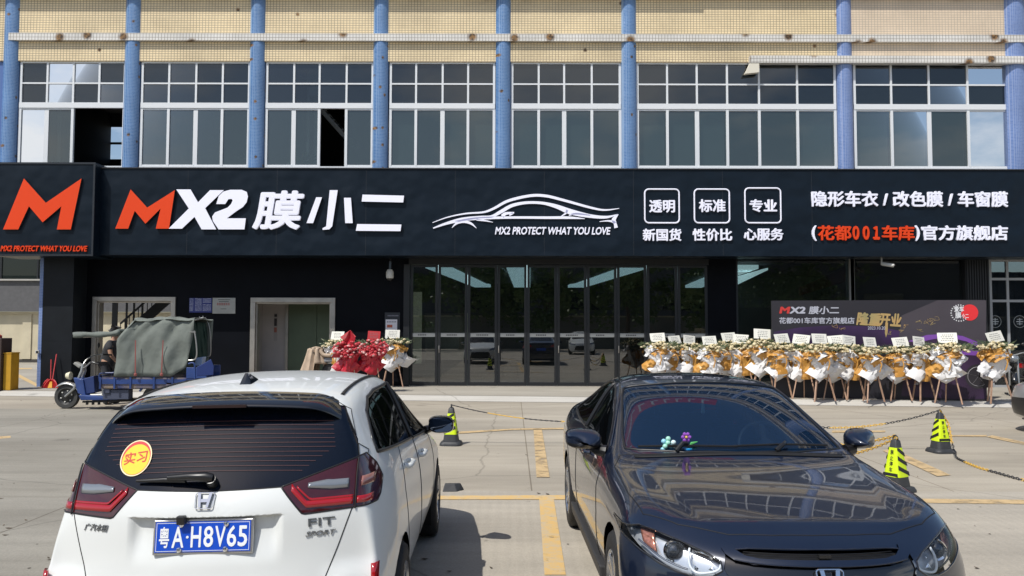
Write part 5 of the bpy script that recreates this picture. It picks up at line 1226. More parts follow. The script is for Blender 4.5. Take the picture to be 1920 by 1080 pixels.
    P_ = lambda mt, nm, m, **k: B.extract(mt, nm, m, root, **k)
    P_(['body'], 'body', M_NAVY); P_(['bonnet|R', 'bonnet|L'], 'bonnet', M_NAVY)
    P_(['windscreen|R', 'windscreen|L'], 'windscreen', M_SGLASS, inset=.003); P_(['rear_screen|R', 'rear_screen|L'], 'rear_window', M_SSIDE, inset=.003)
    P_(['grille_bar|R', 'grille_bar|L'], 'grille_bar', M_NAVY, inset=-.006); g = P_(['grille|R', 'grille|L'], 'grille', M_BGLOSS, inset=.01); P_(['lower_grille|R', 'lower_grille|L'], 'lower_grille', M_PLASTIC, inset=.03)
    P_(['grille_slot|R', 'grille_slot|L'], 'grille_slot', M_SEAM, inset=.02); P_(['rear_plate|R', 'rear_plate|L'], 'rear_plate', mat('blue_plate_plain', (.01, .07, .45), .4))
    for sd in 'RL':
        P_(['front_side_glass|' + sd], 'side_window', M_SSIDE, inset=.004); P_(['rear_side_glass|' + sd], 'side_window', M_SSIDE, inset=.004)
        P_(['front_door|' + sd], 'door', M_NAVY); P_(['rear_door|' + sd], 'door', M_NAVY); P_(['fog_recess|' + sd], 'fog_recess', M_TRIMB, inset=.01); P_(['tail_lamp|' + sd], 'tail_lamp', M_LRED)
    tubes('shut_line', B.seams(names=['bonnet', 'front_door', 'rear_door']), .003, M_SEAM, root)
    for nm in ('front_side_glass', 'rear_side_glass'): tubes('window_trim', B.seams(names=[nm]), .009, M_TRIMB, root, split=0)
    tubes('screen_trim', B.seams(names=['windscreen', 'rear_screen']), .008, M_TRIMB, root, split=1)
    # chrome-edged side window line
    ln = []
    for sg in (1, -1):
        pl = []
        for y, z in [(.66, .99), (.32, 1.15), (.06, 1.268), (-.18, 1.333), (-.44, 1.357), (-.8, 1.35), (-1.10, 1.292), (-1.40, 1.17), (-1.56, 1.06)]:
            p, n = B.surf((sg * 2, y, z), (-sg, 0, 0)); 
            if p: pl.append(p + n * .003)
        ln.append(catmull(pl, 5))
    tubes('window_molding', ln, .0065, mat('dark_chrome', (.25, .26, .27), .2, metal=1), root)
    # cowl and wipers
    def scr(x, y, lift=.0): p, n = B.surf((x, y, 3), (0, 0, -1)); return p + n * lift
    b = MB(); b.grid([[scr(-.66 + i * .066, 1.005 - .20 * abs(-.66 + i * .066) ** 2.2 - dy, .004) for i in range(21)] for dy in (-.012, .0, .022)]); b.build('cowl', mat('cowl_plastic', (.006, .006, .0065), .7), root, smooth=True, solidify=.004)
    for nm, pts, piv in (('a', [(.02, .945), (.32, .905), (.62, .825)], (.40, .905)), ('b', [(-.60, .82), (-.30, .895), (.04, .94)], (-.22, .935))):
        b = MB(); c = [scr(x, y, .016) for x, y in pts]; b.tube(catmull(c, 6), .0075, n=6)
        b.tube([scr(piv[0], piv[1] + .03, .01), scr(piv[0] - .05, piv[1], .04), c[1] + Vector((0, 0, .016))], [.016, .014, .009], n=8); b.build('wiper', M_TRIMB, root, smooth=True)
    # lamps: housing behind a clear lens
    for sd, sg in (('R', 1), ('L', -1)):
        ln_ = P_(['headlamp|' + sd], 'headlamp', M_LENS)
        q = B.extract(['headlamp|' + sd], 'lamp_housing', mat('lamp_bowl', (.72, .74, .77), .25, metal=.6), root, inset=.05); q.parent = ln_
        def fp(x, z, back): p, n = B.surf((sg * x, 3.5, z), (0, -1, 0)); return (p or Vector((sg * x, yf(x, z), z))) + Vector((-sg * .012, -back, 0))
        for nm, x, z, r, m in (('projector', .665, .676, .037, M_BGLOSS),):
            c = fp(x, z, .05); b = MB(); b.lathe([(r * 1.5, -.004), (r * 1.38, .016), (r * 1.1, .010)], c, axis='y', n=26, cap=False); o = b.build('projector_ring', M_CHROME, root, smooth=True); o.parent = ln_
            b = MB(); b.lathe([(r * 1.1, .008), (r, .020), (r * .7, .032), (r * .3, .038), (.001, .04)], c, axis='y', n=26, cap=False); o = b.build('projector', glass('projector_glass', (.2, .22, .25), .7, body=(.03, .035, .04), ior=2.0), root, smooth=True); o.parent = ln_
        b = MB(); rows = []
        for i in range(9):
            t = i / 8; x = .505 + .085 * t; z0, z1 = .618 - .006 * t, .674 + .022 * t; bow = .035 * math.sin(math.pi * t)
            a = fp(x, z0, .03 + bow); c2 = fp(x, (z0 + z1) / 2, .055 + bow * .6); d = fp(x, z1, .03 + bow); rows.append([a, a.lerp(c2, .6) + Vector((0, -.02, 0)), c2, c2.lerp(d, .4) + Vector((0, -.02, 0)), d])
        b.grid(rows); o = b.build('main_reflector', mat('bright_reflector', (.85, .86, .88), .12, metal=1), root, smooth=True, solidify=.003); o.parent = ln_
        b = MB(); rows = []
        for i in range(7):
            t = i / 6; x = .745 + .055 * t; z0, z1 = .660 + .034 * t, .744 + .004 * t; a = fp(x, z0, .03); d = fp(x, z1, .03); m_ = a.lerp(d, .5) + Vector((0, -.02, 0)); rows.append([a, m_, d])
        b.grid(rows); o = b.build('indicator', mat('amber_reflector', (.75, .30, .20), .2, metal=.7, var=.35, vscale=70), root, smooth=True, solidify=.003); o.parent = ln_
        pl = [fp(x, z, .006) for x, z in ((.482, .655), (.495, .632), (.53, .616), (.585, .606), (.612, .628), (.615, .67), (.605, .705))]
        o = tubes('light_tube', [catmull(pl, 5)], .006, mat('light_tube', (.8, .84, .88), .2, emit=(.8, .9, 1), estr=.12), root); o.parent = ln_
        pl = [fp(x, z, .006) for x, z in ((.82, .70), (.74, .65), (.67, .624), (.625, .615))]
        o = tubes('light_tube', [catmull(pl, 5)], .005, M_CHROME, root); o.parent = ln_
        b = MB()
        for x, z in ((.835, .73), (.85, .735)): b.ball(fp(x, z, .03), .012, sub=1)
        o = b.build('side_marker', M_LCLR, root, smooth=True); o.parent = ln_
    tubes('lamp_surround', B.seams(names=['headlamp']), .0045, M_BGLOSS, root, split=0)
    # brow over the lamp and bright edges of the grille
    def fs(x, z, l=.002): p, n = B.surf((x, 3.5, z), (0, -1, 0)); return p + n * l
    tubes('grille_edge', [[fs(-.395 + .79 * i / 24, .727 - .010 * abs(-1 + i / 12) ** 6, .006) for i in range(25)], [fs(-.41 + .82 * i / 24, .668 + .012 * abs(-1 + i / 12) ** 4, .010) for i in range(25)]], .0035, M_NAVY, root)
    b = MB()
    for k in range(3): b.tube([fs(-.36 + .72 * i / 16, .702 + .008 * k, -.010) for i in range(17)], .003, n=5)
    b.build('grille_louvre', M_TRIMB, root)
    b = MB(); c = fs(0, .69, 0); b.box(-.028, .028, c.y - .03, c.y - .004, .703, .717); b.build('sensor', M_TRIMB, root)
    p, n = B.surf((0, 3.5, .615), (0, -1, 0)); H_emblem(root, frame_on(p + n * .004, n), .125, .105, M_CHROME)
    b = MB(); p = B.surf((0, 3.5, .36), (0, -1, 0))[0]; b.box(-.22, .22, p.y - .005, p.y + .01, .30, .44); b.build('front_plate', mat('front_plate_blue', (.01, .07, .45), .4), root, bevel=.004)
    # mirrors
    for sg in (1, -1):
        c = Vector((sg * .945, .56, 1.025)); b = MB(); secs = []
        for dy, sx, sz, dz in ((-.07, .108, .060, .0), (-.055, .118, .068, 0), (0, .116, .066, -.002), (.055, .095, .050, -.008), (.095, .055, .026, -.014), (.108, .02, .008, -.016)):
            secs.append([c + Vector((sx * math.copysign(abs(math.cos(a)) ** .65, math.cos(a)), dy - .055 * sg * math.cos(a) * sg * (1 if sg > 0 else 1) * (1 if True else 0) * (math.cos(a) * sg > -9) * 1 if False else dy - .05 * (math.cos(a) * sg), dz + (sz if math.sin(a) > 0 else sz * .95) * math.copysign(abs(math.sin(a)) ** .75, math.sin(a)))) for a in [2 * math.pi * k / 24 for k in range(25)]])
        b.grid(secs); bmesh.ops.remove_doubles(b.bm, verts=b.bm.verts, dist=1e-5)
        fs_ = [f for f in b.bm.faces if f.calc_center_median().z < c.z - .022]
        for f in fs_: f.material_index = 1
        o = b.build('wing_mirror', [M_NAVY, M_TRIMB], root, smooth=True, angle=60)
        b = MB(); b.tube([c + Vector((-sg * .06, .01, -.05)), Vector((sg * .86, .62, .962)), Vector((sg * .80, .64, .955))], [.030, .034, .045], n=10); q = b.build('mirror_arm', M_TRIMB, root, smooth=True); q.parent = o
        b = MB(); b.quad(*[c + Vector((.104 * math.copysign(abs(math.cos(a)) ** .65, math.cos(a)), -.071 - .05 * math.cos(a) * sg, .054 * math.copysign(abs(math.sin(a)) ** .75, math.sin(a)))) for a in [2 * math.pi * k / 24 for k in range(24)]]); q = b.build('mirror_glass', mat('mirror_b', (.4, .45, .5), .02, metal=1), root); q.parent = o
        for y in (.10, -.92):
            p, n = B.surf((sg * 3, y, .88), (-sg, 0, 0)); b = MB(); b.tube(catmull([p + Vector((sg * d, dy, 0)) for d, dy in ((0, -.10), (.03, -.08), (.036, 0), (.03, .07), (0, .09))], 4), .015, n=8); b.build('door_handle', M_NAVY, root, smooth=True)
        for y in (1.42, -1.28): wheel(root, sg * .785, y, .318, .205, sg, spokes=5); wellbox(root, y, .355, .45, .845, sg)
        b = MB(); b.solid([(sg * .80, .98, .23), (sg * .885, .98, .22), (sg * .885, -.85, .22), (sg * .80, -.85, .23)], [(sg * .80, .98, .30), (sg * .895, .98, .31), (sg * .895, -.85, .31), (sg * .80, -.85, .30)]); b.build('sill', M_PLASTIC, root, bevel=.01)
    # cabin
    M_DASH = mat('dashboard_vinyl', (.012, .014, .017), .6); M_SEAT = mat('sedan_seat', (.016, .016, .017), .8)
    b = MB(); rows = []
    for y, z in ((.93, .955), (.80, .972), (.60, .965), (.45, .94), (.34, .87), (.32, .6), (.5, .35)): rows.append([(x, y - .12 * (x / .7) ** 2 * (1 if y > .7 else .3), z + .02 * math.exp(-((x + .38) / .22) ** 2) * (1 if .35 < y < .7 else 0)) for x in [-.68 + .085 * i for i in range(17)]])
    b.grid(rows); dash = b.build('dashboard', M_DASH, root, smooth=True, solidify=.01)
    b = MB(); b.box(-.74, .74, -1.75, .8, .28, .34); b.build('cabin_floor', M_WELL, root)
    for x, y in ((-.37, -.22), (.37, -.22)):
        b = MB(); b.solid([(x - .24, y - .1, .45), (x + .24, y - .1, .45), (x + .24, y + .05, .45), (x - .24, y + .05, .45)], [(x - .2, y - .3, 1.0), (x + .2, y - .3, 1.0), (x + .2, y - .17, 1.0), (x - .2, y - .17, 1.0)]); b.box(x - .12, x + .12, y - .32, y - .21, 1.03, 1.19); b.box(x - .25, x + .25, y - .05, y + .45, .34, .5); b.build('seat', M_SEAT, root, bevel=.04)
    b = MB(); b.solid([(-.62, -1.05, .4), (.62, -1.05, .4), (.62, -.9, .4), (-.62, -.9, .4)], [(-.58, -1.3, 1.02), (.58, -1.3, 1.02), (.58, -1.16, 1.02), (-.58, -1.16, 1.02)]); b.box(-.6, .6, -1.7, -1.3, .95, .99); b.build('rear_bench', M_SEAT, root, bevel=.03)
    # steering wheel: driver sits on the car's left
    c = Vector((-.38, .30, .93)); tilt = Matrix.Translation(c) @ Matrix.Rotation(R(-62), 4, 'X'); b = MB()
    b.tube([tilt @ Vector((.185 * math.cos(2 * math.pi * k / 28), .185 * math.sin(2 * math.pi * k / 28), 0)) for k in range(28)], .015, n=8, close=True)
    for a in (0, 180, 270): b.bar(tilt @ Vector((0, 0, 0)), tilt @ Vector((.18 * math.cos(R(a)), .18 * math.sin(R(a)), 0)), .035, .015)
    b.tube([tilt @ Vector((0, 0, -.02)), tilt @ Vector((0, 0, .03))], .06, n=14); b.build('steering_wheel', mat('wheel_leather', (.05, .055, .06), .5), root, smooth=True)
    b = MB(); c = Vector((0, .03, 1.28)); b.box(c.x - .11, c.x + .11, c.y - .012, c.y + .012, c.z - .032, c.z + .032); b.bar((0, .04, 1.30), (0, .08, 1.34), .02); b.build('rear_view_mirror', M_TRIMB, root, bevel=.012)
    b = MB(); b.tube([(0.0, .06, 1.245), (.0, .06, 1.17)], [.006, .014], n=8); b.ball((.0, .06, 1.155), .018, sub=1); q = b.build('hanging_charm', mat('charm', (.25, .38, .42), .3), root, smooth=True)
    # toy flowers on the dashboard: things of their own
    W = Matrix.Translation(root.location) @ Matrix.Rotation(root.rotation_euler.z, 4, 'Z')
    def wp(x, y, z): return W @ Vector((x, y, z))
    o = wp(.315, .885, .962); e = empty('toy_flower_pot', o, 'small blue toy pot with a purple flower on the dashboard of the dark sedan', 'toy')
    b = MB(); b.lathe([(.034, .004), (.044, .03), (.046, .062), (.03, .066)], o, n=20); b.build('pot', mat('toy_blue', (.02, .32, .72), .4), e, smooth=True, angle=40)
    b = MB(); b.tube([o + Vector((0, 0, .06)), o + Vector((-.012, 0, .12))], .004, n=6); b.tube([o + Vector((.005, 0, .06)), o + Vector((.03, 0, .10)), o + Vector((.075, 0, .112))], [.005, .012, .003], n=6); b.build('stem', mat('toy_green', (.10, .42, .12), .5), e)
    b = MB()
    for k in range(6): a = k * math.pi / 3; b.ball(o + Vector((-.014 + .026 * math.cos(a), -.005, .148 + .026 * math.sin(a))), .0155, (1, .5, 1), sub=1)
    b.build('petals', mat('toy_purple', (.33, .10, .55), .5), e, smooth=True)
    b = MB(); b.ball(o + Vector((-.014, -.014, .148)), .012, sub=1); b.build('flower_centre', mat('toy_yellow', (.7, .5, .1), .5), e, smooth=True)
    o = wp(.435, .872, .962); e = empty('toy_balloon_bunch', o, 'bunch of pale blue and green toy balloons on the dashboard of the dark sedan', 'toy')
    rnd = random.Random(2); cs = [(.0, .13), (-.035, .11), (.035, .105), (-.03, .075), (.02, .07), (.05, .065), (-.005, .10), (-.045, .05)]
    for k, (dx_, dz_) in enumerate(cs):
        b = MB(); b.ball(o + Vector((dx_, rnd.uniform(-.015, .015), dz_)), .021, sub=2); b.build('balloon', [mat('toy_mint', (.35, .68, .55), .3), mat('toy_sky', (.28, .58, .72), .3), mat('toy_pale', (.62, .76, .78), .3)][k % 3], e, smooth=True)
    b = MB(); b.lathe([(.026, .0), (.022, .03), (.012, .05)], o, n=14); b.build('stand', mat('toy_cream', (.75, .7, .55), .5), e, smooth=True)
    o = wp(.36, .935, .958); e = empty('beaded_strip', o, 'short striped bead string lying before the toys on the dark sedan dashboard', 'ornament')
    b = MB()
    for k in range(14): b.mi = k % 2; b.ball(o + Vector((-.09 + k * .0145, 0, .012)), .009, sub=1)
    b.build('beads', [mat('bead_cream', (.7, .62, .3), .5), mat('bead_dark', (.05, .08, .08), .5)], e, smooth=True)
    for t_ in [q for q in bpy.data.objects if q.name.split('.')[0] in ('toy_flower_pot', 'toy_balloon_bunch', 'beaded_strip')]: t_.scale = (.82, .82, .82)
    return root
sedan = build_sedan()
# ================================================================== opening-day backdrop
pa, pb_ = ground(1449, 744.5, Z0), ground(1851, 752, Z0)
bu = (pb_ - pa).normalized(); bn = Vector((-bu.y, bu.x, 0)); BW = (pb_ - pa).length
BF = Matrix(((bu.x, bn.x, 0, pa.x), (bu.y, bn.y, 0, pa.y), (0, 0, 1, Z0), (0, 0, 0, 1)))
def bp(px, py):
    d = _m3 @ Vector(((px - CX) / F_PX, (CY - py) / F_PX, -1)); t = (pa - CAM).dot(bn) / d.dot(bn); q = CAM + d * t - pa
    return q.dot(bu), q.z + .0
bd = empty('opening_backdrop', pa, 'wide dark purple printed backdrop with a gold headline standing behind the flower stands', 'backdrop', local=True)
bd.matrix_world = BF; bpy.context.view_layer.update()
BH = bp(1851, 562)[1]
def sheet(name, px, m, lift, parent=None):
    b = MB(); b.prism([bp(*q) for q in px], -lift, -lift + .0012); return b.build(name, m, parent or bd)
b = MB(); b.box(0, BW, .002, .10, 0, BH); b.build('panel', mat('backdrop_edge', (.03, .03, .034), .5), bd)
b = MB(); b.prism([(0.001, 0.001), (BW - .001, .001), (BW - .001, BH - .001), (.001, BH - .001)], 0, .0015); b.build('print_ground', mat('print_dark', (.016, .0145, .021), .55, var=.1, vscale=.8), bd)
def purple_mat():
    m = mat('print_purple', (.036, .014, .062), .5, var=.6, vscale=1.1); return m
sheet('print_purple', [(1451, 655), (1451, 622), (1500, 614), (1560, 610), (1640, 612), (1700, 622), (1720, 640), (1640, 665), (1560, 672)], purple_mat(), .0015)
sheet('print_light', [(1685, 640), (1690, 592), (1758, 563), (1849, 563), (1849, 600), (1849, 650), (1760, 660)], mat('print_mauve', (.055, .046, .056), .55, var=.12, vscale=1), .003)
PUR = mat('print_violet', (.20, .07, .36), .5); PURD = mat('print_plum', (.038, .018, .052), .5, var=.45, vscale=1.6); PGL = mat('print_window', (.03, .028, .035), .4)
sheet('print_car', [(1690, 742), (1700, 650), (1720, 632), (1760, 627), (1800, 628), (1830, 640), (1849, 655), (1849, 748), (1790, 748)], PURD, .0045)
sheet('print_roof', [(1702, 640), (1738, 628), (1775, 626), (1805, 630), (1832, 641), (1849, 652), (1849, 661), (1836, 653), (1812, 640), (1790, 635), (1760, 634), (1720, 642)], PUR, .006)
sheet('print_belt', [(1790, 655), (1849, 659), (1849, 668), (1790, 664)], PUR, .006); sheet('print_window', [(1795, 637), (1812, 641), (1836, 654), (1795, 653)], PGL, .006)
wc = bp(1834, 706); wr = bp(1854, 706)[0] - wc[0]
b = MB(); b.lathe([(wr * 1.25, 0), (.001, .0)], (wc[0], -.0072, wc[1]), axis='y', n=40, cap=False); b.build('print_tyre', PGL, bd)
b = MB(); 
def clipx(r): return [(wc[0] + r * math.cos(a), -.0082, wc[1] + r * math.sin(a)) for a in [R(55) + R(250) * k / 30 for k in range(31)]]
b.tube(clipx(wr * .98), .007, n=4)
for k in range(5):
    a = R(90 + 72 * k); e1 = (wc[0] + wr * .93 * math.cos(a), -.0082, wc[1] + wr * .93 * math.sin(a))
    if e1[0] < BW - .01: b.bar((wc[0], -.0082, wc[1]), e1, .012, .002)
b.build('print_wheel', mat('print_grey', (.28, .27, .29), .5), bd)
def bl(s_, box, m, bold=.02, shear=0, name='lettering', rot=0):
    a = bp(box[0], box[3]); c = bp(box[2], box[1]); fr_ = Matrix.Identity(4)
    if rot: o_ = Vector(((a[0] + c[0]) / 2, 0, (a[1] + c[1]) / 2)); fr_ = Matrix.Translation(o_) @ Matrix.Rotation(rot, 4, 'Y') @ Matrix.Translation(-o_)
    return lettering(s_, (a[0], a[1], c[0], c[1]), -.0065, m, bd, bold=bold, depth=.002, shear=shear, frame=fr_, name=name)
PW = mat('print_silver', (.42, .43, .50), .45); PRD = mat('print_red', (.50, .035, .03), .5); PGO = mat('print_gold', (.50, .31, .12), .4, col2=(.28, .26, .12), vscale=2.5)
bl('M', (1461, 575, 1482, 588), PRD, .05, .15); bl('X2', (1480, 575, 1510, 588), PW, .05, .15); bl('膜小二', (1516, 574, 1573, 589), PW, .03, .1); bl('花都001车库官方旗舰店', (1461, 595, 1602, 607), PW, .025)
bl('隆重', (1606, 586, 1652, 611), PGO, .045, .1, 'headline', R(4)); bl('开业', (1648, 587, 1690, 613), PGO, .045, .1, 'headline', R(4))
sheet('headline_stroke', [(1660, 605), (1665, 605), (1664, 625), (1661, 633), (1659, 624)], PGO, .0062)
bl('2023.10.20', (1627, 612, 1660, 618), PW, .01)
rnd = random.Random(5)
for k, (px, py) in enumerate(((1722, 604), (1738, 605), (1745, 601), (1756, 598), (1725, 618), (1700, 612), (1690, 622), (1670, 625), (1748, 606), (1566, 612), (1578, 617))):   # signatures: pen squiggles
    x, z = bp(px, py); b = MB(); b.tube(catmull([(x + rnd.uniform(-.07, .07), -.0062, z + rnd.uniform(-.05, .05)) for _ in range(6)], 4), .003, n=4); b.build('pen_scribble', PGO, bd)
c = bp(1818, 586); rx = bp(1834, 586)[0] - c[0]; rz = c[1] - bp(1818, 602)[1]
b = MB(); b.quad(*[(c[0] + rx * math.cos(2 * math.pi * k / 40), -.0068, c[1] + rz * .95 * math.sin(2 * math.pi * k / 40)) for k in range(40)]); b.build('red_disc', mat('print_bright_red', (.72, .03, .035), .5), bd)
cl_ = bp(1799, 587); b = MB()
for k in range(16):
    a = R(60 + 250 * k / 15); b.bar((cl_[0] + rx * 1.0 * math.cos(a), -.0072, cl_[1] + rz * .95 * math.sin(a)), (cl_[0] + rx * 1.0 * math.cos(a + .11), -.0072, cl_[1] + rz * .95 * math.sin(a + .11)), .03, .002, up=(0, 1, 0))
b.build('ring_marks', mat('print_white', (.7, .7, .72), .5), bd); PWW = bpy.data.materials['print_white']
bl('爱车', (1789, 574, 1807, 585), PWW, .04); bl('膜', (1791, 585, 1802, 597), PWW, .03); bl('小二', (1803, 588, 1816, 597), PWW, .02)

# ================================================================== flower stands
M_GOLD = mat('gold_paper', (.50, .235, .04), .42, spec=.6, col2=(.62, .33, .08), vscale=4); M_WPAP = mat('white_paper', (.74, .73, .73), .6); M_REDP = mat('red_paper', (.55, .012, .035), .38, spec=.6, col2=(.38, .006, .02), vscale=5)
M_STEM = mat('stand_wood', (.40, .25, .17), .6, var=.15); M_LEAF = mat('florist_leaf', (.045, .075, .03), .5, col2=(.09, .11, .045), vscale=9); M_CREAM2 = mat('cream_rose', (.72, .62, .42), .6, col2=(.60, .52, .30), vscale=22)
M_REDF = mat('red_rose', (.50, .02, .03), .5, col2=(.62, .10, .12), vscale=18); M_PINK = mat('pink_rose', (.70, .40, .38), .6); M_CARD = mat('card_paper', (.74, .73, .66), .7); M_CARDI = mat('card_ink', (.16, .16, .16), .7)
def paper(mb, c, w, h, yaw, pitch, roll, bend, rnd, crumple=.02, n=8):
    """one sheet of wrapping paper, bent round the bouquet and crumpled"""
    fr_ = Matrix.Translation(c) @ Matrix.Rotation(yaw, 4, 'Z') @ Matrix.Rotation(pitch, 4, 'X') @ Matrix.Rotation(roll, 4, 'Y'); rows = []
    ph = [rnd.uniform(0, 6) for _ in range(4)]
    for i in range(n + 1):
        r_ = []
        for j in range(n + 1):
            u, v = j / n - .5, i / n - .5
            y = bend * (u * u) * 4 * w + crumple * (abs(((u * 3.1 + v * 1.3 + ph[0]) % 1) - .5) * 2 + abs(((v * 2.7 - u * 1.1 + ph[1]) % 1) - .5) * 1.6 - .8) + rnd.uniform(-.2, .2) * crumple
            r_.append(fr_ @ Vector((u * w, y, v * h)))
        rows.append(r_)
    mb.grid(rows)
def rose(mb, c, r, rnd):
    mb.ball(c, r, (1, 1, rnd.uniform(.7, .95)), sub=1)
def leaf(mb, c, d, ln, wd):
    d = Vector(d).normalized(); s_ = d.cross(Vector((.3, -.8, .5))).normalized() * wd; m_ = Vector(c) + d * ln * .5
    mb.quad(Vector(c), m_ + s_, Vector(c) + d * ln, m_ - s_)
def flower_stand(seed, red=False, card_tilt=0.0, card_dx=0.0, name='flower_stand', gold_share=.5, big=1.0):
    rnd = random.Random(seed); root = empty(name, (0, 0, 0), local=True); S = .85 * big
    for dx_, dy in ((-.19, -.16), (.19, -.16), (0, .24)):
        b = MB(); b.bar((dx_ * .12, dy * .1, 1.2), (dx_ * (1 + rnd.uniform(-.1, .2)), dy, 0), .026, .02); b.build('leg', M_STEM, root)
    b = MB(); b.ball((0, 0, 1.10), .12, (1.3, .9, .8), sub=1); b.build('foam_block', M_LEAF, root)
    f = MB(); f2 = MB(); nf = 130 if red else 56
    for k in range(nf):
        a = rnd.uniform(0, 2 * math.pi); rr_ = rnd.uniform(.05, .40) * S; z = 1.22 + rnd.uniform(-.02, .16) * (1 - rr_ * .8); p = Vector((math.cos(a) * rr_, math.sin(a) * rr_ * .6 - .10, z - .25 * rr_ * rr_))
        if red: q = rnd.uniform(-1, 1); p = Vector((q * .36, -.20 - .10 * (1 - q * q) + rnd.uniform(-.04, .04), 1.18 + rnd.uniform(-.24, .20) * math.sqrt(1 - q * q)))
        rose(f if (not red or rnd.random() < .72) else f2, p, rnd.uniform(.028, .044), rnd)
    o = f.build('flowers', M_REDF if red else M_CREAM2, root, smooth=True)
    if red: f2.build('pale_flowers', M_PINK, root, smooth=True)
    else: f2.bm.free()
    g = MB()
    for k in range(150):
        a = rnd.uniform(0, 2 * math.pi); rr_ = rnd.uniform(.03, .40) * S; p = Vector((math.cos(a) * rr_, math.sin(a) * rr_ * .6 - .03, 1.16 + rnd.uniform(0, .16))); leaf(g, p, (math.cos(a) * .8 + rnd.uniform(-.4, .4), math.sin(a) * .6, rnd.uniform(.1, 1.1)), rnd.uniform(.08, .17), .014)
    g.build('foliage', M_LEAF, root)
    w_, g_ = MB(), MB()
    P1, P2 = (w_, g_)
    # flaring collar under the flowers
    for k in range(6):
        a = -1.4 + 2.8 * k / 5 + rnd.uniform(-.15, .15); c = Vector((math.sin(a) * .27 * S, -math.cos(a) * .20, 1.12 + rnd.uniform(-.05, .05)))
        paper(w_ if rnd.random() < .4 else g_, c, rnd.uniform(.2, .3), .22, a + rnd.uniform(-.3, .3), R(-30) + rnd.uniform(-.3, .3), rnd.uniform(-.8, .8), .25, rnd, .022)
    # long hanging folds, gold over white, with ragged lower corners
    for k in range(11):
        a = -1.35 + 2.7 * k / 10 + rnd.uniform(-.18, .18); hh = rnd.uniform(.34, .56); zt_ = rnd.uniform(1.02, 1.14); c = Vector((math.sin(a) * (.25 - .10 * hh) * S, -math.cos(a) * rnd.uniform(.13, .20), zt_ - hh / 2))
        paper(g_ if (rnd.random() < (.52 if k % 2 else .24)) else w_, c, rnd.uniform(.15, .27), hh, a + rnd.uniform(-.35, .35), R(10) + rnd.uniform(-.15, .12), rnd.uniform(-.38, .38) - .25 * math.sin(a), rnd.uniform(.3, .7), rnd, .030)
    # hanging corner sheets
    tip = rnd.uniform(-.07, .07)
    paper(w_, (tip, -.15, rnd.uniform(.60, .68)), .42, .42, rnd.uniform(-.2, .2), R(12), R(45) + rnd.uniform(-.15, .15), .5, rnd, .022)
    paper(g_ if rnd.random() < .5 else w_, (tip + rnd.choice((-.2, .2)), -.11, rnd.uniform(.68, .78)), .30, .34, rnd.uniform(-.6, .6), R(10), R(45) + rnd.uniform(-.35, .35), .4, rnd, .026)
    for sx_ in (-1, 1): paper(w_ if rnd.random() < .6 else g_, (sx_ * rnd.uniform(.2, .3) * S, -.13, rnd.uniform(.92, 1.06)), .20, .28, sx_ * .7, R(14) + rnd.uniform(-.3, .2), rnd.uniform(-.9, .9), .3, rnd, .028)
    g_.tube(catmull([(tip, -.22, 1.06), (tip + .02, -.27, .92), (tip - .01, -.25, .74)], 4), [.012] * 9, n=5)
    w_.build('white_paper' if not red else 'red_paper', M_WPAP if not red else M_REDP, root, smooth=True, angle=22); g_.build('gold_paper' if not red else 'deep_red_paper', M_GOLD if not red else M_REDP, root, smooth=True, angle=22)
    # card on a stick
    fr_ = Matrix.Translation((card_dx, .0, 1.47)) @ Matrix.Rotation(card_tilt, 4, 'Y') @ Matrix.Rotation(R(-14) + rnd.uniform(-.12, .12), 4, 'X')
    b = MB(); b.box(-.145, .145, 0, .004, -.11, .13); bmesh.ops.transform(b.bm, matrix=fr_, verts=b.bm.verts); cd = b.build('card', M_CARD if not red else mat('red_card', (.45, .02, .025), .5), root)
    b = MB()
    for r_ in range(4):
        x = -.09 + rnd.uniform(-.01, .02)
        while x < .08: ww = rnd.uniform(.012, .03); b.box(x, x + ww, -.003, -.001, .07 - r_ * .042, .083 - r_ * .042); x += ww + .012
    bmesh.ops.transform(b.bm, matrix=fr_, verts=b.bm.verts); q = b.build('card_lines', M_CARDI, root); q.parent = cd
    b = MB(); b.bar(fr_ @ Vector((0, .008, .05)), (card_dx * .5, .02, 1.12), .012); b.build('card_stick', M_STEM, root)
    return root
protos = [flower_stand(11, card_tilt=R(-3), gold_share=.4), flower_stand(22, card_tilt=R(4), gold_share=.6), flower_stand(33, card_tilt=R(-12), card_dx=.03, gold_share=.5), flower_stand(44, card_tilt=R(2), card_dx=-.03, gold_share=.7), flower_stand(55, card_tilt=R(18), gold_share=.3), flower_stand(86, card_tilt=R(-6), card_dx=.05), flower_stand(97, card_tilt=R(7), card_dx=-.04)]
row = [(1236, 700, 0), (1262, 708, 3), (1296, 712, 1), (1332, 716, 0), (1362, 720, 3), (1396, 716, 4), (1430, 726, 1), (1462, 738, 0), (1507, 740, 3), (1541, 741, 1), (1566, 748, 4), (1595, 741, 0), (1634, 749, 1), (1686, 744, 2), (1728, 750, 3), (1776, 751, 0)]
ORD = ['first', 'second', 'third', 'fourth', 'fifth', 'sixth', 'seventh', 'eighth', 'ninth', 'tenth', 'eleventh', 'twelfth', 'thirteenth', 'fourteenth', 'fifteenth', 'sixteenth']
used = set(); rnd = random.Random(9)
def place_stand(px, py, k, label, group, rz=0, sc=1.0, Yd=None):
    o = protos[k] if k not in used else copy_tree(protos[k]); used.add(k)
    g_ = ground(px, py, Z0); 
    o.location = (g_.x, g_.y, Z0); o.rotation_euler = (0, rnd.uniform(-.03, .03), rz); o.scale = (sc * 1.38, sc * 1.1, sc); tag(o, label, 'flower stand', group); return o
base_y = lambda px: 742 + (px - 1440) * 7.5 / 400
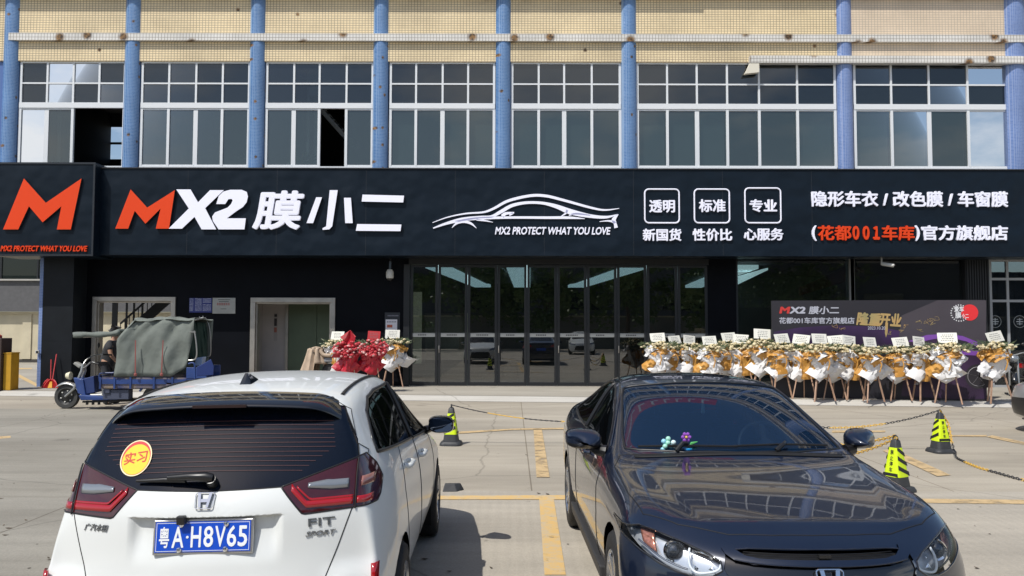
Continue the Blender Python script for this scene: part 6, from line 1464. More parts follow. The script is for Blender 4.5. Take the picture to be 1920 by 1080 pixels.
for i, (px, _, k) in enumerate(row):
    k = (k, 5, 6)[i % 3] if i % 3 else k
    near = (i * 7) % 3 == 0
    py = (731 + (px - 1230) * .042 + (4 if near else 0)) if px < 1440 else base_y(px) + (7.5 if near else 4.2)
    place_stand(px, py, k, f'flower stand wrapped in white and gold paper, {ORD[i]} from the left of the crowded row', 'opening flower stands in the row', rnd.uniform(-.5, .5), .97 + rnd.uniform(-.06, .07))
o = place_stand(1868, 755, 2, 'lone white and gold flower stand right of the purple backdrop', 'opening flower stands in the row', .15, 1.0)
o = place_stand(738, 726, 1, 'gold and white flower stand beside the slim notice board left of the glass doors', 'opening flower stands in the row', .2, 1.0)
o = place_stand(636, 728, 3, 'flower stand with pale flowers mostly hidden behind the red one by the lift doorway', 'opening flower stands in the row', -.3, .97)
for k, q in enumerate(protos):
    if k not in used:
        for c in list(q.children_recursive) + [q]: bpy.data.objects.remove(c)
# red ones
r1 = flower_stand(66, red=True, card_tilt=R(3)); g_ = ground(700, 735, Z0); r1.location = g_; r1.scale = (1.12, 1.0, .98); tag(r1, 'red flower stand with an upright red card behind the white car', 'flower stand', 'red opening flower stands')
r2 = flower_stand(77, red=True, card_tilt=R(-40), card_dx=-.05); g_ = ground(656, 735, Z0); r2.location = g_; r2.scale = (1.15, 1.0, .96); tag(r2, 'red flower stand with a pointed red fan of paper, next to the lift doorway', 'flower stand', 'red opening flower stands')
b = MB()
rows = [[(x0_ + w_ * u, -.16 + .05 * math.sin(u * 5) - .05 * v, z0_) for u in (0, .33, .66, 1)] for v, (x0_, w_, z0_) in enumerate(((-.40, .34, .92), (-.30, .34, 1.10), (-.19, .32, 1.28), (-.05, .22, 1.45), (.03, .06, 1.64)))]
b.grid(rows); b.build('paper_fan', M_REDP, r2, smooth=True)

# ================================================================== cones and chains
M_CONE = mat('cone_rubber', (.035, .037, .04), .55, var=.15, vscale=12); M_HIVIS = mat('hivis_sleeve', (.62, .80, .01), .5); M_BLK = mat('sleeve_black', (.012, .012, .012), .5)
def sq(h, r, n=5):
    """rounded square ring"""
    out = []
    for q in range(4):
        a0 = q * math.pi / 2; cx, cy = (h - r) * (1 if q in (0, 3) else -1), (h - r) * (1 if q in (0, 1) else -1)
        for k in range(n): a = a0 + math.pi / 2 * k / (n - 1); out.append((cx + r * math.cos(a), cy + r * math.sin(a)))
    return out
HW = lambda z: .150 - (.150 - .048) * (z - .06) / (.56 - .06)
def traffic_cone():
    root = empty('traffic_cone', (0, 0, 0), local=True)
    b = MB(); prev = None; rings = []
    for h, z in ((.215, 0), (.215, .025), (.19, .055), (.150, .06)) : rings.append([b.bm.verts.new((x, y, z)) for x, y in sq(h, h * .45)])
    for z in (.15, .3, .45, .545, .565): rings.append([b.bm.verts.new((x, y, z)) for x, y in sq(HW(z) if z < .56 else .03, HW(z) * .45 if z < .56 else .02)])
    for a, c in zip(rings, rings[1:]):
        for k in range(len(a)): b.bm.faces.new((a[k], a[(k + 1) % len(a)], c[(k + 1) % len(a)], c[k]))
    b.bm.faces.new(rings[-1]); b.bm.faces.new(rings[0][::-1])
    b.build('cone_body', M_CONE, root, smooth=True, angle=40)
    b = MB(); b.tube([(.038 * math.cos(R(a)), 0, .56 + .042 * math.sin(R(a))) for a in range(0, 181, 20)], .011, n=7); b.build('handle', M_CONE, root, smooth=True)
    b = MB(); zs = (.165, .25, .33, .41, .475); e = .003; rings = [[b.bm.verts.new((x, y, z)) for x, y in sq(HW(z) + e, HW(z) * .45)] for z in zs]
    for a, c in zip(rings, rings[1:]):
        for k in range(len(a)): b.bm.faces.new((a[k], a[(k + 1) % len(a)], c[(k + 1) % len(a)], c[k]))
    sl_ = b.build('reflective_sleeve', M_HIVIS, root, smooth=True, angle=40)
    for ax in (1, -1):                                # striped faces: +x / -x
        for z0 in (.175, .275, .375):
            b = MB(); pts = []
            L_ = [(t, z0 + .075 * (1 - t)) for t in (0, .33, .66, 1)]; U_ = [(t, z0 + .075 * (1 - t) + .045) for t in (0, .33, .66, 1)]
            def on(t, z): h = (HW(z) + e) * .92; return (ax * (HW(z) + e + .002), -h + 2 * h * t, z)
            b.grid([[on(t, min(z, .475)) for t, z in L_], [on(t, min(z, .475)) for t, z in U_]]); o = b.build('stripe', M_BLK, root); o.parent = sl_
    for ay in (1, -1):
        b = MB(); b.grid([[(x * (HW(z) + e) * .93, ay * (HW(z) + e + .002), z) for x in (-1, 1)] for z in (.172, .205)]); o = b.build('stripe', M_BLK, root); o.parent = sl_
        tl = math.atan((.150 - .048) / .5)
        for i, ch in enumerate('禁止停车'):
            z = .425 - i * .062; fr_ = Matrix.Rotation(0 if ay < 0 else math.pi, 4, 'Z') @ Matrix.Translation((0, -(HW(z) + e + .001), z)) @ Matrix.Rotation(-tl, 4, 'X')
            o = lettering(ch, (-.026, -.026, .026, .026), 0, M_BLK, root, bold=.02, depth=.002, frame=fr_, name='painted_character'); o.parent = sl_
    return root
cone = traffic_cone(); first = True; CONES = []
for px, py, rz, lab in ((846, 834, R(85), 'black and yellow-green traffic cone beside the wing mirror of the white hatchback'), (1681, 921, R(-62), 'traffic cone half hidden behind the bonnet of the dark sedan'), (1764, 848, R(8), 'traffic cone standing clear on the concrete with three chain ends at its top'), (1345, 833, R(10), 'traffic cone hidden behind the dark sedan where the chains meet')):
    g_ = ground(px, py); o = cone if first else copy_tree(cone); first = False; o.location = (g_.x, g_.y, .001); o.rotation_euler = (0, 0, rz); o.scale = (.76, .76, 1); tag(o, lab, 'traffic cone', 'cones holding the chain'); CONES.append(o)
M_CHY = mat('chain_yellow', (.62, .38, .06), .5); M_CHB = mat('chain_black', (.02, .02, .022), .5)
def chain(p0, p1, sag, lab, lie=None, seg=.8, ph=0):
    p0, p1 = Vector(p0), Vector(p1); path = lie or [p0.lerp(p1, t / 40) - Vector((0, 0, sag * 4 * (t / 40) * (1 - t / 40))) for t in range(41)]
    path = [Vector(q) for q in path]
    for q in path: q.z = max(q.z, .016)
    b = MB(); acc = 0; step = .040; i = 0; pos = 0; tot = 0; k = 0
    L_ = sum((c - a).length for a, c in zip(path, path[1:])); n_ = int(L_ / step)
    cum = [0]
    for a, c in zip(path, path[1:]): cum.append(cum[-1] + (c - a).length)
    def P_(s_):
        j = 0
        while j < len(cum) - 2 and cum[j + 1] < s_: j += 1
        t = (s_ - cum[j]) / max(1e-6, cum[j + 1] - cum[j]); return path[j].lerp(path[j + 1], t), (path[j + 1] - path[j]).normalized()
    for k in range(n_):
        c, d = P_((k + .5) * step); b.mi = int(((k * step + ph) / seg)) % 2; u = Vector((0, 0, 1)) if k % 2 else Vector((1, 0, 0)); s_ = d.cross(u).normalized(); ln = step * .72; wd = .011
        b.tube([c + d * ln * math.cos(a) + s_ * wd * math.sin(a) * 1.3 for a in [2 * math.pi * q / 8 for q in range(8)]], .0052, n=4, close=True)
    o = b.build('chain', [M_CHB, M_CHY], smooth=True); tag(o, lab, 'chain', 'plastic chains between the cones'); return o
top = lambda o: Vector((o.location.x, o.location.y, .60))
chain(top(CONES[0]), top(CONES[3]), .26, 'black and yellow plastic chain sagging between the white hatchback and the dark sedan', seg=.55)
chain(top(CONES[2]), top(CONES[3]) + Vector((.03, .02, 0)), .30, 'plastic chain running left from the clear-standing cone behind the sedan mirror', seg=.75)
chain(top(CONES[1]), top(CONES[3]) + Vector((0, -.03, 0)), .30, 'upper plastic chain from the half hidden cone to the sedan', seg=.9, ph=.9)
chain(top(CONES[1]) + Vector((.0, -.03, -.02)), top(CONES[3]) + Vector((.03, -.06, 0)), .45, 'lower plastic chain from the half hidden cone to the sedan', seg=.9, ph=.9)
t2 = top(CONES[2]); gg = [ground(x, y) for x, y in ((1796, 862), (1830, 877), (1870, 889), (1925, 904), (1990, 915))]
chain(t2, gg[-1], 0, 'plastic chain dropping from the clear-standing cone and lying across the ground to the right', lie=catmull([t2, t2 + Vector((.09, -.04, -.18)), (t2 + gg[0]) / 2 + Vector((.02, -.05, -.12))] + [Vector((q.x, q.y, .016)) for q in gg], 8), seg=.62, ph=.62)
# rubber wheel stop in front of the white car
g_ = ground(858, 921); b = MB(); b.solid([(g_.x - .16, g_.y - .06, .001), (g_.x + .0, g_.y - .05, .001), (g_.x + .07, g_.y + .08, .001), (g_.x - .16, g_.y + .06, .001)], [(g_.x - .14, g_.y - .02, .08), (g_.x - .03, g_.y - .01, .08), (g_.x + .03, g_.y + .05, .08), (g_.x - .14, g_.y + .04, .08)])
tag(b.build('wheel_stop', M_CONE, bevel=.008), 'low black rubber wheel stop by the front tyre of the white hatchback', 'wheel stop')

# ================================================================== brooms, barrier cabinet
M_BRED = mat('broom_red', (.50, .025, .025), .5); M_BYEL = mat('broom_yellow', (.70, .34, .03), .5)
for (pxb, pyb, pxt, pyt, lab, yy) in ((95, 726, 96, 674, 'red broom with the shorter upright handle leaning on the black pillar', 0), (98, 727, 106, 664, 'red broom with the long slanting handle and red fan of bristles by the black pillar', -.12)):
    Yb_ = YU - .85 + yy; a = at(pxb, pyb - 12, Yb_); t = at(pxt, pyt, YU - .78); e = empty('broom', (a.x, Yb_, Z0), lab, 'broom', 'brooms by the pillar')
    b = MB(); b.tube([a, t], .014, n=8); b.build('handle', mat('broom_handle', (.55, .06, .06), .4), e)
    b = MB(); rows = []
    for r_ in range(5):
        rows.append([(a.x + (u - .5) * (.10 + .30 * (r_ / 4) ** .6), Yb_ - .03 - .05 * r_ / 4 + .012 * ((k % 2) * 2 - 1), a.z + .03 - (a.z + .03 - Z0 - .005) * r_ / 4 + .10 * abs(u - .5) ** 2 * (1 - r_ / 4)) for k, u in enumerate([q / 20 for q in range(21)])])
    b.grid(rows); b.build('bristles', M_BRED, e, solidify=.03)
    b = MB(); b.solid([(a.x - .06, Yb_ - .11, Z0 + .01), (a.x + .06, Yb_ - .11, Z0 + .01), (a.x + .06, Yb_ - .10, Z0 + .01), (a.x - .06, Yb_ - .10, Z0 + .01)], [(a.x - .03, Yb_ - .06, a.z), (a.x + .03, Yb_ - .06, a.z), (a.x + .03, Yb_ - .05, a.z), (a.x - .03, Yb_ - .05, a.z)]); b.build('head_band', M_BYEL, e)
g_ = ground(12, 732, Z0); e = empty('barrier_cabinet', g_, 'yellow car-park barrier cabinet with a dark brown side at the left edge', 'barrier cabinet')
b = MB(); b.box(g_.x - .10, g_.x + .10, g_.y, g_.y + .35, Z0, Z0 + .95); b.build('yellow_housing', mat('cabinet_yellow', (.50, .27, .015), .5, var=.1), e, bevel=.01)
b = MB(); b.box(g_.x - .60, g_.x - .105, g_.y - .10, g_.y + .35, Z0, Z0 + 1.36); b.build('brown_housing', mat('cabinet_brown', (.045, .028, .022), .5), e, bevel=.01)
b = MB(); b.box(g_.x - .11, g_.x + .11, g_.y - .01, g_.y + .36, Z0 + .951, Z0 + .985); b.build('lid', bpy.data.materials['cabinet_yellow'], e, bevel=.008)
b = MB(); b.lathe([(.07, 0), (.07, .06), (.03, .09)], (g_.x - .3, g_.y + .1, Z0 + 1.362), n=16); b.build('lamp', mat('cabinet_red', (.35, .03, .02), .4), e)
e = empty('switch_box', at(71, 660, YU - .72), 'tiny grey switch box on the blue mosaic corner by the black pillar', 'switch box'); p = e.location; b = MB(); b.box(p.x - .05, p.x + .05, p.y - .05, p.y - .002, p.z - .04, p.z + .05); b.build('box', M_CAMW, e, bevel=.006); b = MB(); b.box(p.x - .02, p.x + .035, p.y - .056, p.y - .051, p.z - .03, p.z + .03); b.build('face_plate', M_BLK, e)
# plants behind the open sash
for px, py, h_, lab in ((566, 308, .62, 'leafy green pot plant on the sill behind the half open third window'), (459, 300, .35, 'small green plant glimpsed at the right end of the second window')):
    a = at(px, py, YU + .5); e = empty('pot_plant', (a.x, a.y, a.z - .3), lab, 'plant', 'plants behind the windows'); rnd = random.Random(px); b = MB()
    for k in range(90): d = Vector((rnd.uniform(-1, 1), rnd.uniform(-.5, .3), rnd.uniform(.05, 1))); leaf(b, a + Vector((rnd.uniform(-.05, .05), 0, 0)) + d * rnd.uniform(.02, .3) * h_ * 1.6, d + Vector((0, 0, -.3)), rnd.uniform(.12, .22) * h_ * 2, .022)
    b.build('foliage', mat('plant_leaf', (.07, .15, .05), .45, col2=(.16, .26, .09), vscale=8), e); b = MB(); b.lathe([(.09, -.3), (.12, 0)], a, n=14); b.build('pot', M_PLASTIC, e); b = MB(); b.tube([a, a + Vector((.02, 0, h_ * .5))], .014, n=6); b.build('stem', M_STEM, e)

# grit and dry leaf bits on the concrete
b = MB(); rnd = random.Random(41)
for k in range(150):
    g_ = ground(rnd.uniform(700, 1900) if k % 3 else rnd.uniform(0, 250), 745 + 330 * rnd.random() ** 1.6); r_ = rnd.uniform(.008, .022); a = rnd.uniform(0, 3)
    b.quad(*[(g_.x + r_ * math.cos(a + t) * (1.6 if i_ % 2 else .7), g_.y + r_ * math.sin(a + t), .011 + (.008 if i_ == 1 else 0)) for i_, t in enumerate((0, 1.57, 3.14, 4.71))])
o = b.build('grit', mat('dry_leaf', (.10, .075, .05), .9, var=.4, vscale=3)); o['kind'] = 'stuff'; o['label'] = 'scattered grit and dry leaf bits on the concrete'; o['category'] = 'litter'
# ================================================================== cargo tricycle
TY = 17.35                                     # middle plane of the tricycle
def tq(cx, cy, Y=TY): p = at(cx / 4.5, 540 + cy / 4.5, Y); return p
def T2(cx, cy, dy=0.0): p = tq(cx, cy, TY - min(abs(dy), .62)); return Vector((p.x, TY + dy, p.z))
def T3(cx, cy, dy): return tq(cx, cy, TY + dy)
M_TBLUE = mat('trike_blue', (.018, .048, .18), .4, coat=.3, var=.25, vscale=4); M_TCAMO = mat('trike_print', (.02, .045, .17), .45, col2=(.30, .23, .17), vscale=3.2); M_CANV = mat('canvas', (.150, .168, .150), .85, var=.14, vscale=3, bump=1.0, bscale=5)
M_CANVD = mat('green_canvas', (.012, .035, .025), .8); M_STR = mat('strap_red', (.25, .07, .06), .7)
tr = empty('cargo_tricycle', (T2(1000, 1000).x, TY, 0), 'blue cargo tricycle with a grey-green canvas canopy parked before the stair doorway', 'tricycle')
def tw(cx, cy, r, dy):
    c = T2(cx, cy, dy); c.z = r + .002; b = MB(); w = .11
    b.lathe([(r * .66, -w / 2), (r * .93, -w / 2), (r, -w / 4), (r, w / 4), (r * .93, w / 2), (r * .66, w / 2)], c, axis='y', n=36, cap=False); o = b.build('wheel', mat('trike_tyre', (.05, .05, .048), .8), tr, smooth=True, angle=50)
    b = MB(); b.lathe([(r * .68, -.045), (r * .5, -.02), (r * .2, -.04), (.001, -.05)], c, axis='y', n=30, cap=False); b.lathe([(r * .68, .045), (r * .2, .04), (.001, .05)], c, axis='y', n=30, cap=False); q = b.build('rim', M_BLK, tr, smooth=True, angle=40); q.parent = o
    b = MB()
    for k in range(6): a = k * math.pi / 3 + .3; b.ball(c + Vector((math.cos(a) * r * .45, -.032, math.sin(a) * r * .45)), .018, sub=1)
    q = b.build('rim_holes', M_CARD, tr); q.parent = o
    return c
fwc = tw(567, 930, .265, 0); tw(1310, 935, .265, -.42); tw(1310, 935, .265, .42)
b = MB(); b.tube([(fwc.x, TY + s_, z) for s_, z in ((0, 0),)] + [(fwc.x, TY, .3)], .01) if False else None
b = MB()
for dy in (-.085, .085): b.tube([(fwc.x, TY + dy, fwc.z), T2(625, 850, dy), T2(690, 700, dy * .8), T2(700, 640, dy * .4)], [.022, .028, .03, .03], n=10)
b.build('front_fork', mat('trike_steel', (.42, .42, .40), .35, metal=.7), tr, smooth=True); M_TST = bpy.data.materials['trike_steel']
b = MB(); rows = []
for k in range(13): a = R(20 + 115 * k / 12); rows.append([(fwc.x + .315 * math.cos(a), TY + dy, fwc.z + .315 * math.sin(a) - .05 * abs(dy / .09) ** 2) for dy in (-.09, -.05, 0, .05, .09)])
b.grid(rows); b.build('front_mudguard', M_TST, tr, smooth=True, solidify=.006)
b = MB(); hb = [T2(820, 640, -.36), T2(770, 625, -.32), T2(715, 670, -.12), T2(700, 655, 0), T2(690, 600, .12), T2(705, 570, .30), T2(770, 575, .38)]; b.tube(catmull(hb, 5), .014, n=8); b.tube([T2(690, 700, 0), T2(700, 655, 0)], .03, n=10)
b.build('handlebar', M_TST, tr, smooth=True)
b = MB(); b.tube([T2(765, 626, -.33), T2(835, 641, -.37)], .02, n=8); b.tube([T2(730, 570, .34), T2(785, 576, .40)], .02, n=8); b.build('grip', M_BLK, tr)
b = MB(); b.tube([T2(700, 575, .3), T2(698, 535, .3), T2(700, 495, .32)], .007, n=6); b.ball(T2(702, 488, .32), .06, (.5, .3, 1), sub=2); b.build('mirror', M_BLK, tr, smooth=True)
b = MB(); b.solid([T2(612, 640, -.07), T2(665, 680, -.07), T2(665, 680, .07), T2(612, 640, .07)], [T2(630, 622, -.07), T2(690, 655, -.07), T2(690, 655, .07), T2(630, 622, .07)]); b.build('instrument_pod', mat('pod_grey', (.3, .3, .28), .5), tr, bevel=.02)
b = MB(); b.lathe([(.001, -.10), (.06, -.09), (.085, -.02), (.085, .0), (.001, .01)], T2(598, 740, 0), axis='x', n=20); b.build('headlight', mat('trike_lamp', (.75, .70, .5), .25), tr, smooth=True, angle=60)
b = MB(); b.solid([T2(615, 755, -.14), T2(700, 770, -.2), T2(725, 920, -.22), T2(655, 890, -.16)], [T2(615, 755, .14), T2(700, 770, .2), T2(725, 920, .22), T2(655, 890, .16)]); b.build('front_shield', M_TBLUE, tr, bevel=.02)
b = MB(); b.solid([T2(660, 905, -.3), T2(870, 905, -.3), T2(990, 905, -.32), T2(990, 945, -.32), T2(680, 948, -.3)], [T2(660, 905, .3), T2(870, 905, .3), T2(990, 905, .32), T2(990, 945, .32), T2(680, 948, .3)]); b.build('footboard', M_TBLUE, tr, bevel=.012)
b = MB(); b.solid([T2(760, 896, -.2), T2(860, 892, -.2), T2(855, 915, -.26), T2(770, 915, -.26)], [T2(760, 896, .2), T2(860, 892, .2), T2(855, 904, .24), T2(770, 904, .24)]); b.build('foot_mat', M_CARD, tr)
b = MB(); b.solid([T2(690, 770, -.16), T2(790, 740, -.18), T2(800, 880, -.2), T2(715, 900, -.18)], [T2(690, 770, .16), T2(790, 740, .18), T2(800, 880, .2), T2(715, 900, .18)]); b.build('leg_box', mat('trike_dark_blue', (.012, .03, .12), .5), tr, bevel=.015)
b = MB(); b.solid([T2(850, 800, -.26), T2(975, 800, -.26), T2(990, 920, -.28), T2(862, 915, -.28)], [T2(850, 800, .26), T2(975, 800, .26), T2(990, 920, .28), T2(862, 915, .28)]); b.build('battery_box', mat('trike_grey', (.13, .14, .15), .5), tr, bevel=.012)
b = MB()
for k in range(3): b.lathe([(.022, -.283), (.022, -.30)], (T2(892 + k * 30, 900, 0).x, TY, T2(892, 900, 0).z), axis='y', n=12)
b.build('socket', M_TST, tr)
b = MB(); b.solid([T2(835, 768, -.25), T2(965, 760, -.25), T2(965, 800, -.25), T2(845, 800, -.25)], [T2(835, 768, .25), T2(965, 760, .25), T2(965, 800, .25), T2(845, 800, .25)]); b.build('driver_seat', mat('trike_seat', (.2, .15, .13), .7), tr, bevel=.03)
b = MB()
for dy in (-.27, .27): b.tube(catmull([T2(840, 790, dy), T2(838, 735, dy), T2(860, 718, dy), T2(960, 716, dy)], 4), .014, n=7)
b.tube([T2(838, 745, -.27), T2(838, 745, .27)], .014, n=7); b.tube([T2(845, 760, -.27), T2(960, 758, -.27)], .012, n=7)
b.build('seat_rail', M_TBLUE, tr, smooth=True)
# cargo bed
b = MB(); x0, x1 = T2(965, 800).x, T2(1660, 800).x; zb0, zb1 = T2(0, 822).z, T2(0, 740).z; b.box(x0, x1, TY - .56, TY - .53, zb0, zb1); b.box(x0, x1, TY + .53, TY + .56, zb0, zb1); b.box(x0, x0 + .03, TY - .529, TY + .529, zb0, zb1); b.box(x0, x1, TY - .529, TY + .529, zb0 - .03, zb0 - .001)
b.build('cargo_bed', M_TCAMO, tr)
b = MB(); b.box(x0 - .01, x1, TY - .585, TY - .561, T2(0, 792).z, T2(0, 752).z); b.build('side_panel', M_TBLUE, tr)
b = MB(); b.box(x1 + .002, x1 + .44, TY - .57, TY + .57, T2(0, 760).z, T2(0, 745).z); b.box(x1 + .002, x1 + .43, TY - .58, TY - .55, T2(0, 745).z, T2(0, 655).z); b.box(x1 + .002, x1 + .30, TY + .55, TY + .58, T2(0, 745).z, T2(0, 655).z); b.build('tail_platform', M_TBLUE, tr, bevel=.01)
for cx in (985, 1100, 1230, 1420, 1570): b = MB(); b.box(T2(cx, 0).x - .02, T2(cx, 0).x + .02, TY - .6, TY - .586, zb0 - .02, zb1 + .01); b.build('bed_rib', M_TBLUE, tr)
b = MB(); b.tube(catmull([T2(1590, 640, -.58), T2(1620, 632, -.58), T2(1642, 650, -.58), T2(1645, 770, -.58)], 4), .018, n=8); b.build('corner_tube', M_TBLUE, tr, smooth=True)
b = MB(); b.box(T2(990, 0).x, T2(1200, 0).x, TY - .5, TY - .3, T2(0, 920).z, T2(0, 840).z); b.box(T2(1000, 0).x, T2(1050, 0).x, TY - .53, TY - .505, T2(0, 870).z, T2(0, 835).z); b.build('tool_box', mat('trike_slate', (.06, .07, .11), .5), tr, bevel=.01)
b = MB(); b.bar(T2(1180, 870, -.5), T2(1240, 800, -.5), .06, .03); b.bar(T2(1240, 800, -.5), T2(1420, 812, -.5), .06, .03); b.build('rear_bracket', M_TBLUE, tr)
b = MB(); b.bar(T2(700, 960, -.2), T2(1320, 945, -.2), .05, .04); b.bar(T2(700, 960, .2), T2(1320, 945, .2), .05, .04); b.tube([T2(1310, 938, -.4), T2(1310, 938, .4)], .03, n=8)
for cx in (735, 785, 835, 900): b.bar(T2(cx, 950, -.22), T2(cx, 985, -.22), .04)
b.build('chassis', M_BLK, tr)
# canopy
def sag(u, v): return .022 * math.sin(u * 9 + 1.5 * v) * math.sin(v * 5 + u * 3)
def sheet_c(name, A, m=M_CANV, nu=22, nv=12, fold=1.0, seed=1):
    """A: 2-D function (u,v) -> point; folded canvas"""
    rnd = random.Random(seed); K = [(rnd.uniform(-1, 1), rnd.uniform(2, 6), rnd.uniform(0, 6), rnd.uniform(-2, 2)) for _ in range(5)]; b = MB(); rows = []
    for j in range(nv + 1):
        r_ = []
        for i in range(nu + 1):
            u, v = i / nu, j / nv; d = 0
            for a, f, ph, sl_ in K: t = ((u * f + v * sl_ + ph) % 1); d += (abs(t - .5) ** .8) * .075 * a
            p, n = A(u, v); r_.append(p + n * (d * fold))
        rows.append(r_)
    b.grid(rows); return b.build(name, m, tr, smooth=True, angle=60, solidify=.006)
cl = [Vector((965, 740)), Vector((972, 600)), Vector((1000, 400)), Vector((1130, 268))]
def front_side(u, v):
    """side curtain: v 0 bottom ..1 top ; u left..right in crop pixels"""
    xl = 962 + (1135 - 962) * (.18 * v + .82 * max(0, (v - .62) / .38) ** 1.25); xr = 1562 + (1640 - 1562) * v ** .7; yb = 748 - 75 * max(0, (u - .80) / .20); yt = 268 - 8 * u
    p = T2(xl + (xr - xl) * u, yb + (yt - yb) * v, -.60 + .08 * v ** 3 - .03 * math.sin(u * 11 + v * 3)); return p, Vector((0, -1, 0))
sheet_c('canopy_side', front_side, fold=1.15, seed=4)
def far_side(u, v):
    p, n = front_side(u, v); p.y = TY + .60 - .08 * v ** 3; return p, Vector((0, 1, 0))
sheet_c('canopy_side', far_side, seed=6)
def roof_(u, v):
    p = T2(1135 + 510 * u, 262 - 8 * u, -.54 + 1.08 * v); p.z += .05 * math.sin(math.pi * v) - .02 * math.sin(u * 9); return p, Vector((0, 0, 1))
sheet_c('canopy_roof', roof_, seed=8, fold=.5)
def front_w(u, v):
    xl = 962 + (1135 - 962) * (.18 * v + .82 * max(0, (v - .62) / .38) ** 1.25); p = T2(xl, 748 - (748 - 268) * v, (-.60 + .08 * v ** 3) * (1 - 2 * u)); return p, Vector((-1, 0, 0))
sheet_c('canopy_front', lambda u, v: front_w(u, .58 + .42 * v), seed=9)
b = MB(); rows = []                                   # awning over the driver
for i in range(15):
    u = i / 14; rows.append([T2(615 + (1010 - 615) * u, 392 - 6 * u - 42 * max(0, u - .78) / .22 * .5 + 9 * abs(v) ** 2 * (1 - u * .4), .5 * v) + Vector((0, 0, .012 * math.sin(u * 14 + v * 3))) for v in (-1, -.7, -.35, 0, .35, .7, 1)])
b.grid(rows); b.build('awning', M_CANV, tr, smooth=True, solidify=.09)
b = MB(); b.tube([T2(700, 415, 0), T2(760, 412, .1), T2(1000, 400, .3)], .012, n=6); b.build('awning_bar', M_TST, tr)
for cx0, cy0, cx1, cy1 in ((1150, 440, 1148, 735), (1382, 440, 1368, 735)): b = MB(); b.grid([[T2(cx0 - 4, cy0, -.655), T2(cx0 + 4, cy0, -.655)], [T2(cx1 - 5, cy1, -.655), T2(cx1 + 5, cy1, -.655)]]); b.ball(T2(cx1, cy1 - 5, -.65), .035, (1, .6, 1.2), sub=1); b.build('strap', M_STR, tr, solidify=.006)
b = MB(); b.tube(catmull([T2(1640, 360, -.58), T2(1655, 460, -.58), T2(1660, 560, -.58), T2(1640, 605, -.58), T2(1590, 610, -.58)], 4), .015, n=7); b.tube(catmull([T3(1640, 262, .5), T3(1730, 255, .5), T3(1765, 330, .5), T3(1778, 480, .52), T3(1770, 570, .52), T3(1730, 575, .52)], 4), .014, n=7); b.tube([T2(1640, 270, -.5), T3(1735, 252, .5)], .014, n=7); b.tube([T2(1600, 372, -.58), T2(1650, 372, -.58)], .012, n=6); b.tube([T2(1650, 240, .1), T2(1668, 262, .1)], .008, n=5); b.tube([T3(1712, 235, .4), T3(1714, 262, .4)], .008, n=5); b.build('canopy_hoop', M_TST, tr, smooth=True)
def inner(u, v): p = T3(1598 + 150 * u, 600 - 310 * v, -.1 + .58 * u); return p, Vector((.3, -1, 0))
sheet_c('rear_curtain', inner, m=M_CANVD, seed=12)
b = MB(); b.solid([T2(1640, 660, -.3), T2(1700, 650, -.3), T2(1712, 580, -.25), T2(1650, 590, -.25)], [T2(1640, 660, .1), T2(1700, 650, .1), T2(1712, 580, .1), T2(1650, 590, .1)]); b.build('tail_board', mat('pale_blue_board', (.28, .36, .52), .5), tr, bevel=.01)
b = MB(); b.solid([T2(1660, 745, -.585), T2(1800, 735, -.585), T2(1805, 660, -.585), T2(1780, 600, -.585), T2(1710, 640, -.585), T2(1660, 665, -.585)], [T2(1660, 745, -.56), T2(1800, 735, -.56), T2(1805, 660, -.56), T2(1780, 600, -.56), T2(1710, 640, -.56), T2(1660, 665, -.56)]); b.build('tailgate', mat('trike_navy', (.012, .03, .14), .45), tr, bevel=.01)
b = MB(); b.solid([T2(1400, 830, -.585), T2(1470, 845, -.585), T2(1520, 800, -.585), T2(1400, 795, -.585)], [T2(1400, 830, -.5), T2(1470, 845, -.5), T2(1520, 800, -.5), T2(1400, 795, -.5)]); b.build('rear_mudguard', M_TCAMO, tr, bevel=.01)

# ================================================================== man behind the tricycle
def skinned(name, joints, bones, m, parent, sub=2):
    """one continuous skinned surface: joints {name:(pos,radius)}, first joint is the root"""
    me = bpy.data.meshes.new(name); ids = {k: i for i, k in enumerate(joints)}; me.from_pydata([j[0] for j in joints.values()], [(ids[a], ids[b]) for a, b in bones], [])
    o = bpy.data.objects.new(name, me); COL.objects.link(o); md = o.modifiers.new('skin', 'SKIN'); md.use_smooth_shade = True
    bm = bmesh.new(); bm.from_mesh(me); sk = bm.verts.layers.skin.verify(); bm.verts.ensure_lookup_table()
    for i, (p, r) in enumerate(joints.values()): bm.verts[i][sk].radius = r if isinstance(r, tuple) else (r, r); bm.verts[i][sk].use_root = i == 0
    bm.to_mesh(me); bm.free()
    s2 = o.modifiers.new('s', 'SUBSURF'); s2.levels = s2.render_levels = sub
    dg = bpy.context.evaluated_depsgraph_get(); out = bpy.data.meshes.new_from_object(o.evaluated_get(dg)); bpy.data.objects.remove(o)
    out.materials.clear(); out.materials.append(m); out.polygons.foreach_set('use_smooth', [True] * len(out.polygons)); q = bpy.data.objects.new(name, out); COL.objects.link(q); q.parent = parent
    return q
PY = 18.35; hp = at(215, 612, PY); man = empty('person', (at(203, 640, PY).x, PY, Z0 * 0), 'man in a dark grey T-shirt and dark trousers reaching into the tricycle behind its canopy', 'person', local=True)
H0 = hp.z / 1.75
def J(x, y, z, r): return (Vector((x, y, z)) * H0, r * H0 if not isinstance(r, tuple) else (r[0] * H0, r[1] * H0))
M_SKIN = mat('skin', (.42, .235, .155), .55, spec=.4); M_TEE = mat('grey_tshirt', (.035, .036, .04), .85, var=.2, vscale=7); M_TROU = mat('dark_trousers', (.04, .042, .05), .85, var=.2, vscale=6); M_HAIR = mat('black_hair', (.008, .007, .007), .6)
